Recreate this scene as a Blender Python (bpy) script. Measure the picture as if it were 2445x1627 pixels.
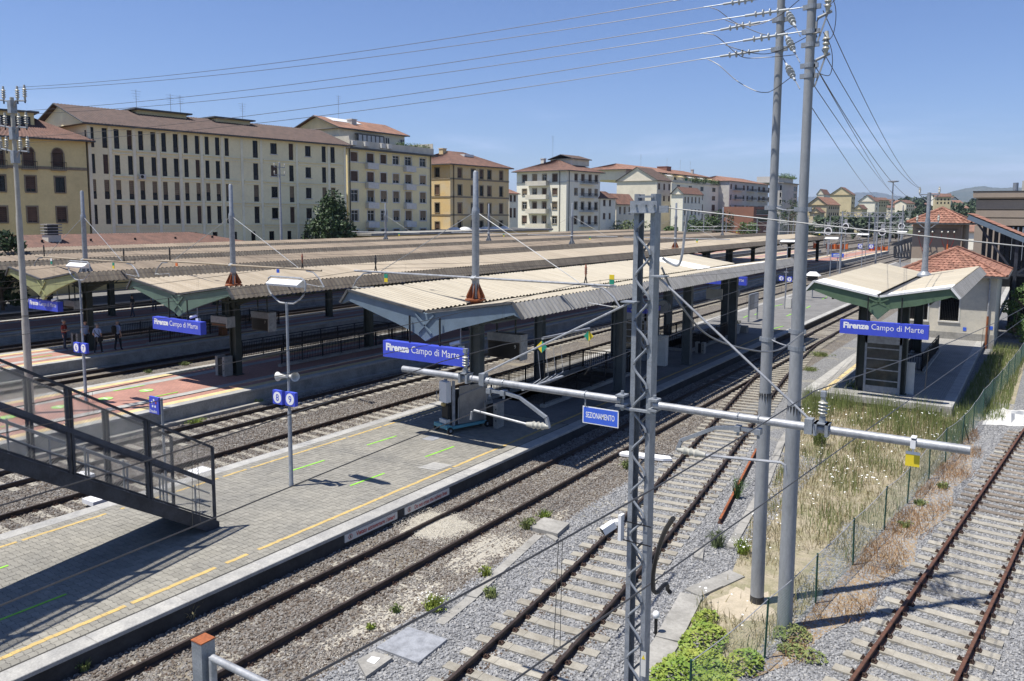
import bpy, bmesh, math, random
import numpy as np
from mathutils import Vector, Matrix
random.seed(7); RNG = np.random.default_rng(7)
for o in list(bpy.data.objects): bpy.data.objects.remove(o)
SC = bpy.context.scene; COL = SC.collection
R = math.radians
# ------------------------------------------------------------------ camera
CAMZ = 8.6
YAW, PITCH, ROLL = R(33.312), R(6.29), R(0.3166)
PW, PH, FPX, PPX, PPY = 2445, 1627, 1922.8, 1222.5, 723.3
cp, sp = math.cos(PITCH), math.sin(PITCH)
F_ = Vector((-math.sin(YAW)*cp, math.cos(YAW)*cp, -sp))
r0 = Vector((math.cos(YAW), math.sin(YAW), 0)); u0 = r0.cross(F_)
R_ = r0*math.cos(ROLL) + u0*math.sin(ROLL); U_ = -r0*math.sin(ROLL) + u0*math.cos(ROLL)
CAM = Vector((0, 0, CAMZ))
cd = bpy.data.cameras.new('camera'); cam = bpy.data.objects.new('camera', cd); COL.objects.link(cam)
cd.sensor_fit = 'HORIZONTAL'; cd.sensor_width = 36; cd.lens = FPX/PW*36
cd.shift_y = (PPY - PH/2)/PW; cd.clip_end = 40000; cd.clip_start = 0.2
cam.matrix_world = Matrix(((R_.x, U_.x, -F_.x, 0), (R_.y, U_.y, -F_.y, 0), (R_.z, U_.z, -F_.z, CAMZ), (0, 0, 0, 1)))
SC.camera = cam
# ------------------------------------------------------------------ light
SUNV = Vector((-0.25, -0.29, 1)).normalized()
w = bpy.data.worlds.new('World'); SC.world = w; w.use_nodes = True
nt = w.node_tree; nt.nodes.clear()
def N(t, ty, **k):
    n = t.nodes.new(ty)
    for a, b in k.items():
        if a.startswith('i_'): n.inputs[int(a[2:]) if a[2:].isdigit() else a[2:].replace('_', ' ')].default_value = b
        else: setattr(n, a, b)
    return n
sky = N(nt, 'ShaderNodeTexSky', sky_type='NISHITA', sun_disc=False, sun_elevation=math.asin(SUNV.z), sun_rotation=math.atan2(SUNV.x, SUNV.y), altitude=100, air_density=1.0, dust_density=0.1, ozone_density=5.0)
tc = N(nt, 'ShaderNodeTexCoord'); sx = N(nt, 'ShaderNodeSeparateXYZ'); nt.links.new(tc.outputs['Generated'], sx.inputs[0])
mp = N(nt, 'ShaderNodeMapping'); mp.inputs['Scale'].default_value = (2.2, 2.2, 17); nt.links.new(tc.outputs['Generated'], mp.inputs[0])
nz = N(nt, 'ShaderNodeTexNoise', i_Scale=1.6, i_Detail=7, i_Roughness=.58, i_Distortion=.3); nt.links.new(mp.outputs[0], nz.inputs['Vector'])
rp = N(nt, 'ShaderNodeMapRange', interpolation_type='SMOOTHSTEP'); nt.links.new(nz.outputs['Fac'], rp.inputs[0])
for i, v in ((1, .5), (2, .76), (3, 0), (4, .5)): rp.inputs[i].default_value = v
el = N(nt, 'ShaderNodeMapRange', interpolation_type='SMOOTHSTEP'); nt.links.new(sx.outputs[2], el.inputs[0])
for i, v in ((1, .15), (2, .03), (3, 0), (4, 1)): el.inputs[i].default_value = v
mu = N(nt, 'ShaderNodeMath', operation='MULTIPLY'); nt.links.new(rp.outputs[0], mu.inputs[0]); nt.links.new(el.outputs[0], mu.inputs[1])
mx = N(nt, 'ShaderNodeMix', data_type='RGBA'); nt.links.new(mu.outputs[0], mx.inputs[0]); nt.links.new(sky.outputs[0], mx.inputs[6]); mx.inputs[7].default_value = (9.5, 10, 11, 1)
tn = N(nt, 'ShaderNodeMix', data_type='RGBA', blend_type='MULTIPLY'); tn.inputs[0].default_value = 1; nt.links.new(mx.outputs[2], tn.inputs[6]); tn.inputs[7].default_value = (.78, .81, 1.0, 1)
bg = N(nt, 'ShaderNodeBackground'); bg.inputs[1].default_value = 0.086; nt.links.new(tn.outputs[2], bg.inputs[0])
ow = N(nt, 'ShaderNodeOutputWorld'); nt.links.new(bg.outputs[0], ow.inputs[0])
sd = bpy.data.lights.new('sun', 'SUN'); sd.energy = 5.0; sd.angle = R(.53); sd.color = (1, .955, .88)
so = bpy.data.objects.new('sun', sd); COL.objects.link(so); so.rotation_euler = (-SUNV).to_track_quat('-Z', 'Y').to_euler(); so.location = (-25, -29, 100)
vs = SC.view_settings; vs.view_transform = 'Standard'; vs.look = 'None'; vs.exposure = 0.58; vs.gamma = 1; vs.use_curve_mapping = False
SC.render.engine = 'CYCLES'
# ------------------------------------------------------------------ measuring helpers (photo pixel -> point on a plane of the real place)
def ray(px, py): return F_*FPX + R_*(px-PPX) - U_*(py-PPY)
def at_z(px, py, z=0.): d = ray(px, py); return CAM + d*((z-CAMZ)/d.z)
def at_y(px, py, y): d = ray(px, py); return CAM + d*(y/d.y)
def at_x(px, py, x): d = ray(px, py); return CAM + d*(x/d.x)
# ------------------------------------------------------------------ materials
MATS = {}
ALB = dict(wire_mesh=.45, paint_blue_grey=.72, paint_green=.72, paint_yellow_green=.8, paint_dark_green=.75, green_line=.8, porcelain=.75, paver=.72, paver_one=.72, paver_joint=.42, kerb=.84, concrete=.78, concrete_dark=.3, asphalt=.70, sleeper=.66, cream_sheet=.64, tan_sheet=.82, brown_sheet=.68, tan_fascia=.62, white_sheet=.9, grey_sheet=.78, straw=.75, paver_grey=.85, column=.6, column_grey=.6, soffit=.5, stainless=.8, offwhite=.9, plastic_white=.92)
def mat(name, c, rough=.7, metal=0., var=.12, scale=3., c2=None, bump=0., bscale=40., spec=.4, obj=0., stretch=None, mixlo=.4, mixhi=.65, tint=False):
    if name in MATS: return MATS[name]
    k_ = ALB.get(name, 1.); c = tuple(v*k_ for v in c); c2 = tuple(v*k_ for v in c2) if c2 else None
    m = bpy.data.materials.new(name); m.use_nodes = True; t = m.node_tree; t.nodes.clear()
    o = N(t, 'ShaderNodeOutputMaterial'); b = N(t, 'ShaderNodeBsdfPrincipled'); t.links.new(b.outputs[0], o.inputs[0])
    b.inputs['Roughness'].default_value = rough; b.inputs['Metallic'].default_value = metal; b.inputs['Specular IOR Level'].default_value = spec
    g = N(t, 'ShaderNodeNewGeometry'); vec = g.outputs['Position']
    if stretch:
        ma = N(t, 'ShaderNodeMapping'); ma.inputs['Scale'].default_value = stretch; t.links.new(vec, ma.inputs[0]); vec = ma.outputs[0]
    n1 = N(t, 'ShaderNodeTexNoise', i_Scale=scale, i_Detail=6, i_Roughness=.62); t.links.new(vec, n1.inputs['Vector'])
    r = N(t, 'ShaderNodeMapRange'); t.links.new(n1.outputs['Fac'], r.inputs[0]); r.inputs[1].default_value = mixlo; r.inputs[2].default_value = mixhi
    x = N(t, 'ShaderNodeMix', data_type='RGBA'); t.links.new(r.outputs[0], x.inputs[0])
    if c2 is None: c2 = tuple(v*(1-2*var) for v in c)
    x.inputs[6].default_value = (*c, 1); x.inputs[7].default_value = (*c2, 1)
    out = x.outputs[2]
    n2 = N(t, 'ShaderNodeTexNoise', i_Scale=scale*9, i_Detail=4, i_Roughness=.7); t.links.new(vec, n2.inputs['Vector'])
    r2 = N(t, 'ShaderNodeMapRange'); t.links.new(n2.outputs['Fac'], r2.inputs[0])
    for i, v in ((1, .3), (2, .7), (3, 1-var), (4, 1+var)): r2.inputs[i].default_value = v
    hs = N(t, 'ShaderNodeVectorMath', operation='SCALE'); t.links.new(out, hs.inputs[0]); t.links.new(r2.outputs[0], hs.inputs['Scale']); out = hs.outputs[0]
    if obj or tint:
        src = None
        if tint: a = N(t, 'ShaderNodeAttribute', attribute_name='tint'); src = a.outputs['Fac']
        else: a = N(t, 'ShaderNodeObjectInfo'); src = a.outputs['Random']
        r3 = N(t, 'ShaderNodeMapRange'); t.links.new(src, r3.inputs[0]); k = obj or .25
        r3.inputs[3].default_value = 1-k; r3.inputs[4].default_value = 1+k
        h3 = N(t, 'ShaderNodeVectorMath', operation='SCALE'); t.links.new(out, h3.inputs[0]); t.links.new(r3.outputs[0], h3.inputs['Scale']); out = h3.outputs[0]
    t.links.new(out, b.inputs['Base Color'])
    if bump:
        n3 = N(t, 'ShaderNodeTexNoise', i_Scale=bscale, i_Detail=5); t.links.new(vec, n3.inputs['Vector'])
        bp = N(t, 'ShaderNodeBump', i_Strength=bump, i_Distance=.02); t.links.new(n3.outputs['Fac'], bp.inputs['Height']); t.links.new(bp.outputs[0], b.inputs['Normal'])
    MATS[name] = m; return m
def ground_mat(name, cols, scale, patch=None, pscale=.35, plo=.45, phi=.6, bump=.8, dist=.03):
    """stones as voronoi cells in cols (ramp), with patches of a second colour"""
    m = bpy.data.materials.new(name); m.use_nodes = True; t = m.node_tree; b = t.nodes['Principled BSDF']; b.inputs['Roughness'].default_value = .9; b.inputs['Specular IOR Level'].default_value = .2
    g = N(t, 'ShaderNodeNewGeometry')
    v = N(t, 'ShaderNodeTexVoronoi', i_Scale=scale); t.links.new(g.outputs['Position'], v.inputs['Vector'])
    cr = N(t, 'ShaderNodeValToRGB'); sp_ = N(t, 'ShaderNodeSeparateColor'); t.links.new(v.outputs['Color'], sp_.inputs[0]); t.links.new(sp_.outputs[0], cr.inputs[0])
    els = cr.color_ramp.elements
    while len(els) < len(cols): els.new(.5)
    for i, c in enumerate(cols): els[i].position = i/(len(cols)-1); els[i].color = (*c, 1)
    dm = N(t, 'ShaderNodeMapRange'); t.links.new(v.outputs['Distance'], dm.inputs[0])
    for i, q in ((1, .1), (2, .75), (3, 1.08), (4, .5)): dm.inputs[i].default_value = q
    s1 = N(t, 'ShaderNodeVectorMath', operation='SCALE'); t.links.new(cr.outputs[0], s1.inputs[0]); t.links.new(dm.outputs[0], s1.inputs['Scale']); out = s1.outputs[0]
    if patch:
        n1 = N(t, 'ShaderNodeTexNoise', i_Scale=pscale, i_Detail=6, i_Roughness=.65); t.links.new(g.outputs['Position'], n1.inputs['Vector'])
        r = N(t, 'ShaderNodeMapRange', interpolation_type='SMOOTHSTEP'); t.links.new(n1.outputs['Fac'], r.inputs[0]); r.inputs[1].default_value = plo; r.inputs[2].default_value = phi; r.inputs[4].default_value = .85
        x = N(t, 'ShaderNodeMix', data_type='RGBA'); t.links.new(r.outputs[0], x.inputs[0]); t.links.new(out, x.inputs[6]); x.inputs[7].default_value = (*patch, 1); out = x.outputs[2]
    t.links.new(out, b.inputs['Base Color'])
    bp = N(t, 'ShaderNodeBump', i_Strength=bump, i_Distance=dist); bp.invert = True; t.links.new(v.outputs['Distance'], bp.inputs['Height']); t.links.new(bp.outputs[0], b.inputs['Normal'])
    MATS[name] = m; return m
def M(n): return MATS[n]
mat('concrete', (.40, .385, .35), .85, var=.16, scale=1.4, c2=(.27, .26, .235), bump=.25, bscale=60)
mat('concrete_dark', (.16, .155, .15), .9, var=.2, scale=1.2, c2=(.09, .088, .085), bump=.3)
mat('kerb', (.43, .42, .39), .8, var=.22, scale=2.5, c2=(.33, .325, .31), bump=.2, bscale=90, obj=.09)
mat('paver', (.335, .318, .272), .85, var=.1, scale=.45, c2=(.265, .255, .225), bump=.15, bscale=80, tint=True, obj=.1)
MATS['paver'].node_tree.nodes  # joined pieces carry their own tint
mat('paver_one', (.335, .318, .272), .85, var=.1, scale=.45, c2=(.265, .255, .225), bump=.15, bscale=80, obj=.12)
mat('paver_joint', (.17, .165, .15), .95, var=.2)
mat('asphalt', (.25, .245, .235), .9, var=.15, scale=.9, c2=(.19, .185, .18), bump=.2, bscale=50)
mat('paver_red', (.40, .205, .155), .85, var=.14, scale=.5, c2=(.33, .165, .125), tint=True)
mat('paver_grey', (.42, .41, .38), .85, var=.12, scale=.7)
mat('yellow_line', (.52, .37, .13), .8, var=.2, scale=4, c2=(.38, .28, .12), mixlo=.35, mixhi=.75)
mat('yellow_tactile', (.60, .47, .24), .85, var=.12, scale=2)
mat('green_line', (.32, .75, .06), .7, var=.08)
mat('green_disc', (.33, .62, .16), .7, var=.08)
mat('rail', (.060, .043, .036), .6, .3, var=.25, scale=5, c2=(.035, .026, .022), bump=.15)
mat('rail_rust', (.135, .062, .038), .75, .2, var=.25, scale=5, c2=(.075, .038, .027), bump=.2)
mat('rail_shiny', (.115, .10, .095), .35, .8, var=.2, scale=4)
mat('sleeper', (.47, .44, .37), .9, var=.16, scale=3, c2=(.36, .33, .27), bump=.3, obj=.12)
mat('sleeper_wood', (.23, .195, .155), .9, var=.25, scale=4, c2=(.13, .11, .09), bump=.4, obj=.2)
mat('clip', (.07, .042, .032), .8, .2, var=.3, scale=9)
mat('galv', (.30, .32, .345), .5, .35, var=.2, scale=7, c2=(.22, .24, .265), bump=.08)
mat('galv_light', (.37, .38, .395), .5, .3, var=.16, scale=6)
mat('pole_grey', (.275, .285, .295), .6, .1, var=.12, scale=1.6, c2=(.22, .23, .24), bump=.08, stretch=(1, 1, .35))
mat('pole_concrete', (.40, .385, .34), .85, var=.1, scale=1.2)
mat('steel_dark', (.052, .058, .072), .5, .3, var=.2, scale=3)
mat('steel_blue', (.065, .075, .10), .5, .3, var=.2, scale=3)
mat('iron_black', (.016, .016, .018), .55, .2, var=.2)
mat('wire', (.10, .095, .09), .45, .6, var=.1)
mat('wire_light', (.20, .205, .21), .55, .3, var=.1)
mat('wire_mesh', (.30, .31, .33), .5, .5, var=.1)
mat('porcelain', (.56, .545, .47), .3, var=.08, spec=.6)
mat('porcelain_brown', (.26, .085, .04), .3, var=.1, spec=.6)
mat('polymer_grey', (.42, .44, .45), .5, var=.06)
mat('cream_sheet', (.61, .545, .42), .6, .05, var=.07, scale=1., c2=(.52, .455, .34), stretch=(.22, 2.2, .22), obj=.045)
mat('tan_sheet', (.42, .355, .265), .65, .05, var=.08, scale=1., c2=(.34, .28, .20), stretch=(.22, 2., .22), obj=.07)
mat('brown_sheet', (.34, .27, .195), .7, .05, var=.1, scale=1., c2=(.25, .195, .14), stretch=(.22, 2., .22), obj=.13)
mat('white_sheet', (.74, .74, .72), .5, .05, var=.03)
mat('grey_sheet', (.37, .36, .34), .6, .1, var=.1, scale=1.2, c2=(.28, .27, .25), stretch=(1, 2, .3))
mat('tan_fascia', (.25, .215, .17), .7, .05, var=.12, scale=1.2, c2=(.17, .14, .11), stretch=(1, 2, .3))
mat('gutter', (.10, .10, .10), .6, .2, var=.2)
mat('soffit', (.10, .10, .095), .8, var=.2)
mat('paint_blue_grey', (.20, .27, .34), .55, .1, var=.07, scale=2)
mat('paint_green', (.155, .235, .185), .55, .1, var=.08, scale=2)
mat('paint_dark_green', (.13, .21, .125), .55, .1, var=.07, scale=2)
mat('paint_yellow_green', (.40, .41, .20), .6, .1, var=.08)
mat('column', (.085, .10, .085), .6, .1, var=.15, scale=2)
mat('column_grey', (.17, .20, .21), .6, .1, var=.12, scale=2)
mat('rust', (.30, .095, .035), .85, .1, var=.25, scale=6, c2=(.16, .06, .03))
mat('sign_blue', (.055, .085, .55), .4, var=.04, scale=2)
mat('sign_blue_worn', (.05, .13, .62), .45, var=.05, scale=5)
mat('white_paint', (.80, .80, .80), .5, var=.03)
mat('offwhite', (.64, .63, .58), .5, var=.05)
mat('red_text', (.42, .05, .04), .6)
mat('black', (.012, .012, .013), .5)
mat('led_dark', (.04, .036, .032), .35, var=.1)
mat('amber', (.20, .075, .025), .5, var=.3, scale=30)
mat('yellow_paint', (.72, .55, .03), .5, var=.04)
mat('green_paint', (.02, .25, .16), .5, var=.04)
mat('blue_paint', (.03, .09, .50), .5)
mat('orange_net', (.75, .19, .05), .7, var=.2, scale=3)
mat('teal_paint', (.11, .32, .36), .5, var=.08)
mat('stainless', (.42, .42, .42), .35, .7, var=.1)
mat('glass_dark', (.014, .016, .018), .18, 0, var=.25, scale=.25, spec=.3)
mat('glass_lift', (.05, .06, .06), .08, 0, var=.2, spec=.7)
mat('plastic_white', (.78, .78, .78), .4, var=.02)
mat('cloth_white', (.55, .545, .52), .9, var=.06)
mat('tile_red', (.29, .145, .10), .85, var=.2, scale=3, c2=(.22, .105, .075), obj=.0, tint=True)
mat('tile_brown', (.105, .072, .06), .9, var=.25, scale=1.3, c2=(.07, .05, .043), bump=.6, bscale=7)
mat('tile_orange', (.25, .135, .095), .9, var=.25, scale=.6, c2=(.15, .088, .065), bump=.6, bscale=7)
mat('tile_house', (.165, .092, .07), .9, var=.25, scale=1.0, c2=(.11, .066, .053), bump=.5, bscale=7)
mat('shutter_brown', (.105, .062, .042), .7, var=.15, scale=1, obj=.3)
mat('shutter_tan', (.23, .17, .105), .7, var=.12, scale=1, obj=.3)
mat('stone_trim', (.26, .215, .15), .85, var=.12)
mat('white_trim', (.62, .60, .55), .8, var=.07)
mat('leaf_dark', (.028, .052, .018), .55, var=.4, scale=1.2, c2=(.05, .085, .028), obj=.2)
mat('leaf_mid', (.055, .10, .028), .6, var=.35, scale=1.1, c2=(.09, .14, .04), obj=.2)
mat('leaf_far', (.055, .085, .048), .7, var=.3, scale=.25, c2=(.085, .115, .065), obj=.3)
mat('leaf_olive', (.10, .13, .06), .7, var=.3, scale=.6, c2=(.14, .17, .08))
mat('leaf_vine', (.14, .22, .03), .6, var=.3, scale=2, c2=(.26, .29, .05))
mat('weed_green', (.12, .165, .045), .7, var=.3, scale=4, c2=(.20, .215, .075))
mat('straw', (.43, .35, .20), .85, var=.25, scale=2, c2=(.30, .26, .125))
mat('straw_rust', (.33, .185, .085), .9, var=.25, scale=3, c2=(.25, .16, .08))
mat('flower_white', (.80, .80, .76), .7, var=.03)
mat('bark', (.12, .09, .065), .95, var=.25)
mat('grass_soil', (.30, .26, .185), .95, var=.25, scale=2.4, c2=(.21, .195, .115), bump=.4, bscale=30)
mat('dry_litter', (.27, .215, .15), .95, var=.25, scale=4, c2=(.22, .15, .08), bump=.5, bscale=40)
mat('skin', (.42, .25, .18), .6, var=.05); mat('hair_dark', (.03, .022, .018), .7); mat('hair_grey', (.24, .23, .22), .7)
mat('shirt_blue', (.30, .36, .52), .9, var=.06); mat('shirt_red', (.30, .05, .04), .9); mat('trousers_dark', (.02, .02, .025), .9); mat('jeans', (.05, .06, .09), .9); mat('shoe_white', (.5, .5, .5), .8)
# ------------------------------------------------------------------ mesh builder
class MB:
    def __init__(s): s.v = []; s.f = []; s.m = []; s.tint = []; s.mi = 0; s.tv = None
    def add(s, vs, fs):
        b = len(s.v); s.v += [tuple(v) for v in vs]; s.f += [tuple(b+i for i in f) for f in fs]; s.m += [s.mi]*len(fs)
        if s.tv is not None: s.tint += [s.tv]*len(vs)
        return s
    def box(s, a, b):
        x0, y0, z0 = a; x1, y1, z1 = b
        return s.add([(x0,y0,z0),(x1,y0,z0),(x1,y1,z0),(x0,y1,z0),(x0,y0,z1),(x1,y0,z1),(x1,y1,z1),(x0,y1,z1)], [(0,3,2,1),(4,5,6,7),(0,1,5,4),(1,2,6,5),(2,3,7,6),(3,0,4,7)])
    def bar(s, p, q, wd, ht=None, up=(0,0,1)):
        p = Vector(p); q = Vector(q); ht = ht or wd; d = (q-p).normalized(); up = Vector(up)
        if abs(d.dot(up)) > .98: up = Vector((0,1,0))
        a = d.cross(up).normalized()*wd/2; b = a.cross(d).normalized()*ht/2
        return s.add([p-a-b,p+a-b,p+a+b,p-a+b,q-a-b,q+a-b,q+a+b,q-a+b], [(0,3,2,1),(4,5,6,7),(0,1,5,4),(1,2,6,5),(2,3,7,6),(3,0,4,7)])
    def cyl(s, p, q, ra, rb=None, n=10, caps=True):
        p = Vector(p); q = Vector(q); rb = ra if rb is None else rb; d = (q-p).normalized()
        up = Vector((0,0,1)) if abs(d.z) < .95 else Vector((1,0,0)); a = d.cross(up).normalized(); b = d.cross(a)
        vs = [p+(a*math.cos(t)+b*math.sin(t))*ra for t in [2*math.pi*i/n for i in range(n)]]+[q+(a*math.cos(t)+b*math.sin(t))*rb for t in [2*math.pi*i/n for i in range(n)]]
        fs = [(i, n+i, n+(i+1)%n, (i+1)%n) for i in range(n)]
        if caps: fs += [tuple(range(n)), tuple(range(2*n-1, n-1, -1))]
        return s.add(vs, fs)
    def tube(s, pts, r, n=6):
        pts = [Vector(p) for p in pts]; k = len(pts); vs = []
        for i, p in enumerate(pts):
            d = (pts[min(i+1, k-1)]-pts[max(i-1, 0)]).normalized(); up = Vector((0,0,1)) if abs(d.z) < .9 else Vector((1,0,0))
            a = d.cross(up).normalized(); b = d.cross(a); rr = r[i] if isinstance(r, (list, tuple)) else r
            vs += [p+(a*math.cos(t)+b*math.sin(t))*rr for t in [2*math.pi*j/n for j in range(n)]]
        fs = [(i*n+j, (i+1)*n+j, (i+1)*n+(j+1)%n, i*n+(j+1)%n) for i in range(k-1) for j in range(n)]
        return s.add(vs, fs+[tuple(range(n)), tuple(range(k*n-1, (k-1)*n-1, -1))])
    def lathe(s, p, prof, n=12, axis=(0,0,1)):
        ax = Vector(axis).normalized(); up = Vector((0,0,1)) if abs(ax.z) < .9 else Vector((1,0,0)); a = ax.cross(up).normalized(); b = ax.cross(a); p = Vector(p); vs = []
        for (r, h) in prof: vs += [p+ax*h+(a*math.cos(t)+b*math.sin(t))*max(r, 1e-4) for t in [2*math.pi*j/n for j in range(n)]]
        k = len(prof); fs = [(i*n+j, (i+1)*n+j, (i+1)*n+(j+1)%n, i*n+(j+1)%n) for i in range(k-1) for j in range(n)]
        return s.add(vs, fs+[tuple(range(n)), tuple(range(k*n-1, (k-1)*n-1, -1))])
    def poly(s, pts, d):
        """planar polygon pts swept by vector d"""
        d = Vector(d); k = len(pts); P = [Vector(p) for p in pts]
        return s.add(P+[p+d for p in P], [tuple(range(k-1, -1, -1)), tuple(range(k, 2*k))]+[(i, (i+1)%k, k+(i+1)%k, k+i) for i in range(k)])
    def quad(s, *p): return s.add(p, [tuple(range(len(p)))])
    def mesh(s, name, mats, smooth=None):
        me = bpy.data.meshes.new(name); me.from_pydata(s.v, [], s.f)
        for m in (mats if isinstance(mats, (list, tuple)) else [mats]): me.materials.append(M(m) if isinstance(m, str) else m)
        if any(s.m): me.polygons.foreach_set('material_index', s.m)
        if s.tint:
            a = me.attributes.new('tint', 'FLOAT', 'POINT'); a.data.foreach_set('value', s.tint)
        if smooth:
            me.polygons.foreach_set('use_smooth', [True]*len(me.polygons)); me.set_sharp_from_angle(angle=R(smooth))
        me.update(); return me
WL = {}
def put(name, me, parent=None, loc=(0,0,0), rz=0):
    o = bpy.data.objects.new(name, me); COL.objects.link(o); o.location = loc
    if rz: o.rotation_euler.z = rz
    if parent is not None: o.parent = parent
    return o
def tag(o, label=None, cat=None, group=None, kind=None):
    if label: o['label'] = label
    if cat: o['category'] = cat
    if group: o['group'] = group
    if kind: o['kind'] = kind
    return o
def thing(name, label, cat, loc=(0,0,0), rz=0, group=None):
    e = bpy.data.objects.new(name, None); COL.objects.link(e); e.location = loc; e.rotation_euler.z = rz; e.empty_display_size = .2
    WL[e] = Vector(loc); return tag(e, label, cat, group)
def part(name, mb, mt, parent, smooth=None, label=None, kind=None):
    """mesh given in world coordinates (parent unrotated)"""
    off = WL.get(parent, Vector((0,0,0)))
    if off.length > 0: mb.v = [(x-off.x, y-off.y, z-off.z) for x, y, z in mb.v]
    o = put(name, mb.mesh(name, mt, smooth), parent); WL[o] = off
    return tag(o, label, None, None, kind)
def solo(name, mb, mt, label, cat, group=None, smooth=None, loc=None, kind=None):
    """one-mesh thing; origin moved to loc"""
    loc = Vector(loc) if loc is not None else Vector((sum(v[0] for v in mb.v)/len(mb.v), sum(v[1] for v in mb.v)/len(mb.v), min(v[2] for v in mb.v)))
    mb.v = [(x-loc.x, y-loc.y, z-loc.z) for x, y, z in mb.v]
    o = put(name, mb.mesh(name, mt, smooth), None, loc); WL[o] = loc
    return tag(o, label, cat, group, kind)
def struct(name, mb, mt, parent=None, smooth=None):
    o = put(name, mb.mesh(name, mt, smooth), parent); WL[o] = Vector((0,0,0)); o['kind'] = 'structure'
    if parent is not None: del o['kind']
    return o
def copy_tree(o, parent=None):
    c = o.copy(); COL.objects.link(c); c.parent = parent
    for ch in list(o.children): copy_tree(ch, c)
    return c
def text_mesh(body, size, mt, bold=0., sx=1.):
    cu = bpy.data.curves.new('lettering', 'FONT'); cu.body = body; cu.size = size; cu.offset = bold; cu.resolution_u = 3; cu.align_x = 'LEFT'
    o = bpy.data.objects.new('t', cu); COL.objects.link(o); bpy.context.view_layer.update()
    me = bpy.data.meshes.new_from_object(o.evaluated_get(bpy.context.evaluated_depsgraph_get())); bpy.data.objects.remove(o)
    me.name = 'lettering'; me.materials.clear(); me.materials.append(M(mt))
    n = len(me.vertices); co = np.empty(n*3); me.vertices.foreach_get('co', co); co = co.reshape(-1, 3); co[:, 0] *= sx; me.vertices.foreach_set('co', co.ravel()); me.update()
    return me, float(co[:, 0].max()) if n else 0
def write(body, size, mt, parent, origin, udir, bold=0., sx=1., width=None, name='lettering', updir=(0,0,1)):
    """flat lettering standing on a face: origin (world), running along udir"""
    me, wd = text_mesh(body, size, mt, bold, sx)
    if width and wd: 
        k = width/wd; co = np.empty(len(me.vertices)*3); me.vertices.foreach_get('co', co); co = co.reshape(-1, 3); co[:, 0] *= k; me.vertices.foreach_set('co', co.ravel())
    u = Vector(udir).normalized(); v = Vector(updir); nrm = u.cross(v)
    o = put(name, me, parent); off = WL.get(parent, Vector((0,0,0))); p = Vector(origin)-off
    o.matrix_local = Matrix(((u.x, v.x, nrm.x, p.x), (u.y, v.y, nrm.y, p.y), (u.z, v.z, nrm.z, p.z), (0,0,0,1)))
    return o
def lerp(a, b, t): return a+(b-a)*t
# ================================================================== SETTING
ground_mat('ballast_brown', [(.105, .08, .06), (.165, .145, .125), (.22, .205, .185), (.27, .255, .23), (.13, .10, .078)], 21, patch=(.23, .20, .15), pscale=.5, plo=.5, phi=.68)
ground_mat('ballast_grey', [(.165, .167, .172), (.24, .242, .247), (.30, .302, .305), (.205, .207, .211), (.35, .35, .34)], 20, patch=(.30, .28, .22), pscale=.4, plo=.56, phi=.72)
ground_mat('gravel_white', [(.49, .45, .37), (.54, .50, .415), (.58, .545, .46), (.51, .47, .385)], 60, bump=.5)
mat('terrain', (.16, .15, .08), .95, var=.25, scale=.02, c2=(.09, .12, .05))
mat('hill', (.06, .075, .06), .95, var=.3, scale=.004, c2=(.10, .105, .085))
mb = MB(); mb.quad((-14000, -3000, -.6), (9000, -3000, -.6), (9000, 16000, -.6), (-14000, 16000, -.6)); struct('ground', mb, 'terrain')
def sheet(name, pts, z, mt):
    mb = MB(); mb.quad(*[(x, y, z) for x, y in pts]); return struct(name, mb, mt)
sheet('track_bed', [(-90, -12), (-10.9, -12), (-10.9, 430), (-90, 430)], -.185, 'ballast_brown')
sheet('siding_bed', [(-10.9, -12), (14, -12), (14, 430), (-10.9, 430)], -.185, 'ballast_grey')
# ---------------------------------------------------------------- rails
def pf(xs, ys, deg):
    c = np.polyfit(xs, ys, deg); return lambda y: float(np.polyval(c, y))
cb_ = pf([5, 12, 16, 24, 33, 45, 56], [-7.75, -7.98, -8.3, -9.25, -10.4, -12.0, -13.05], 3)
ctr_b = lambda y: cb_(y) if y < 56 else -13.2+(cb_(56)+13.2)*max(0, 1-(y-56)/10)
ctr_r = pf([5, 15.5, 20, 26, 38], [-2.78, -1.72, -1.25, -.55, .55], 2)
PROF = [(-.07, -.16), (.07, -.16), (.07, -.145), (.014, -.12), (.011, -.05), (.035, -.036), (.035, -.006), (.026, 0), (-.026, 0), (-.035, -.006), (-.035, -.036), (-.011, -.05), (-.014, -.12), (-.07, -.145)]
def rail_mesh(path, mats):
    mb = MB(); k = len(PROF); P = [Vector((x, y, 0)) for x, y in path]; vs = []
    for i, p in enumerate(P):
        d = (P[min(i+1, len(P)-1)]-P[max(i-1, 0)]).normalized(); n = Vector((d.y, -d.x, 0))
        vs += [p+n*a+Vector((0, 0, h)) for a, h in PROF]
    mb.add(vs, [(i*k+j, i*k+(j+1)%k, (i+1)*k+(j+1)%k, (i+1)*k+j) for i in range(len(P)-1) for j in range(k)]+[tuple(range(k-1, -1, -1)), tuple(range((len(P)-1)*k, len(P)*k))])
    mb.m = [1 if (f < (len(P)-1)*k and f % k in (6, 7, 8)) else 0 for f in range(len(mb.f))]
    return mb.mesh('rail', mats)
def sleeper_mesh(L, wd, mt, prof=True):
    mb = MB(); h = L/2
    for a, b, t in ((-h, -.42, 0), (-.42, .42, -.006 if prof else 0), (.42, h, 0)):
        mb.box((a, -wd/2, -.22), (b, wd/2, t))
    return mb.mesh('sleeper', mt)
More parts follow.
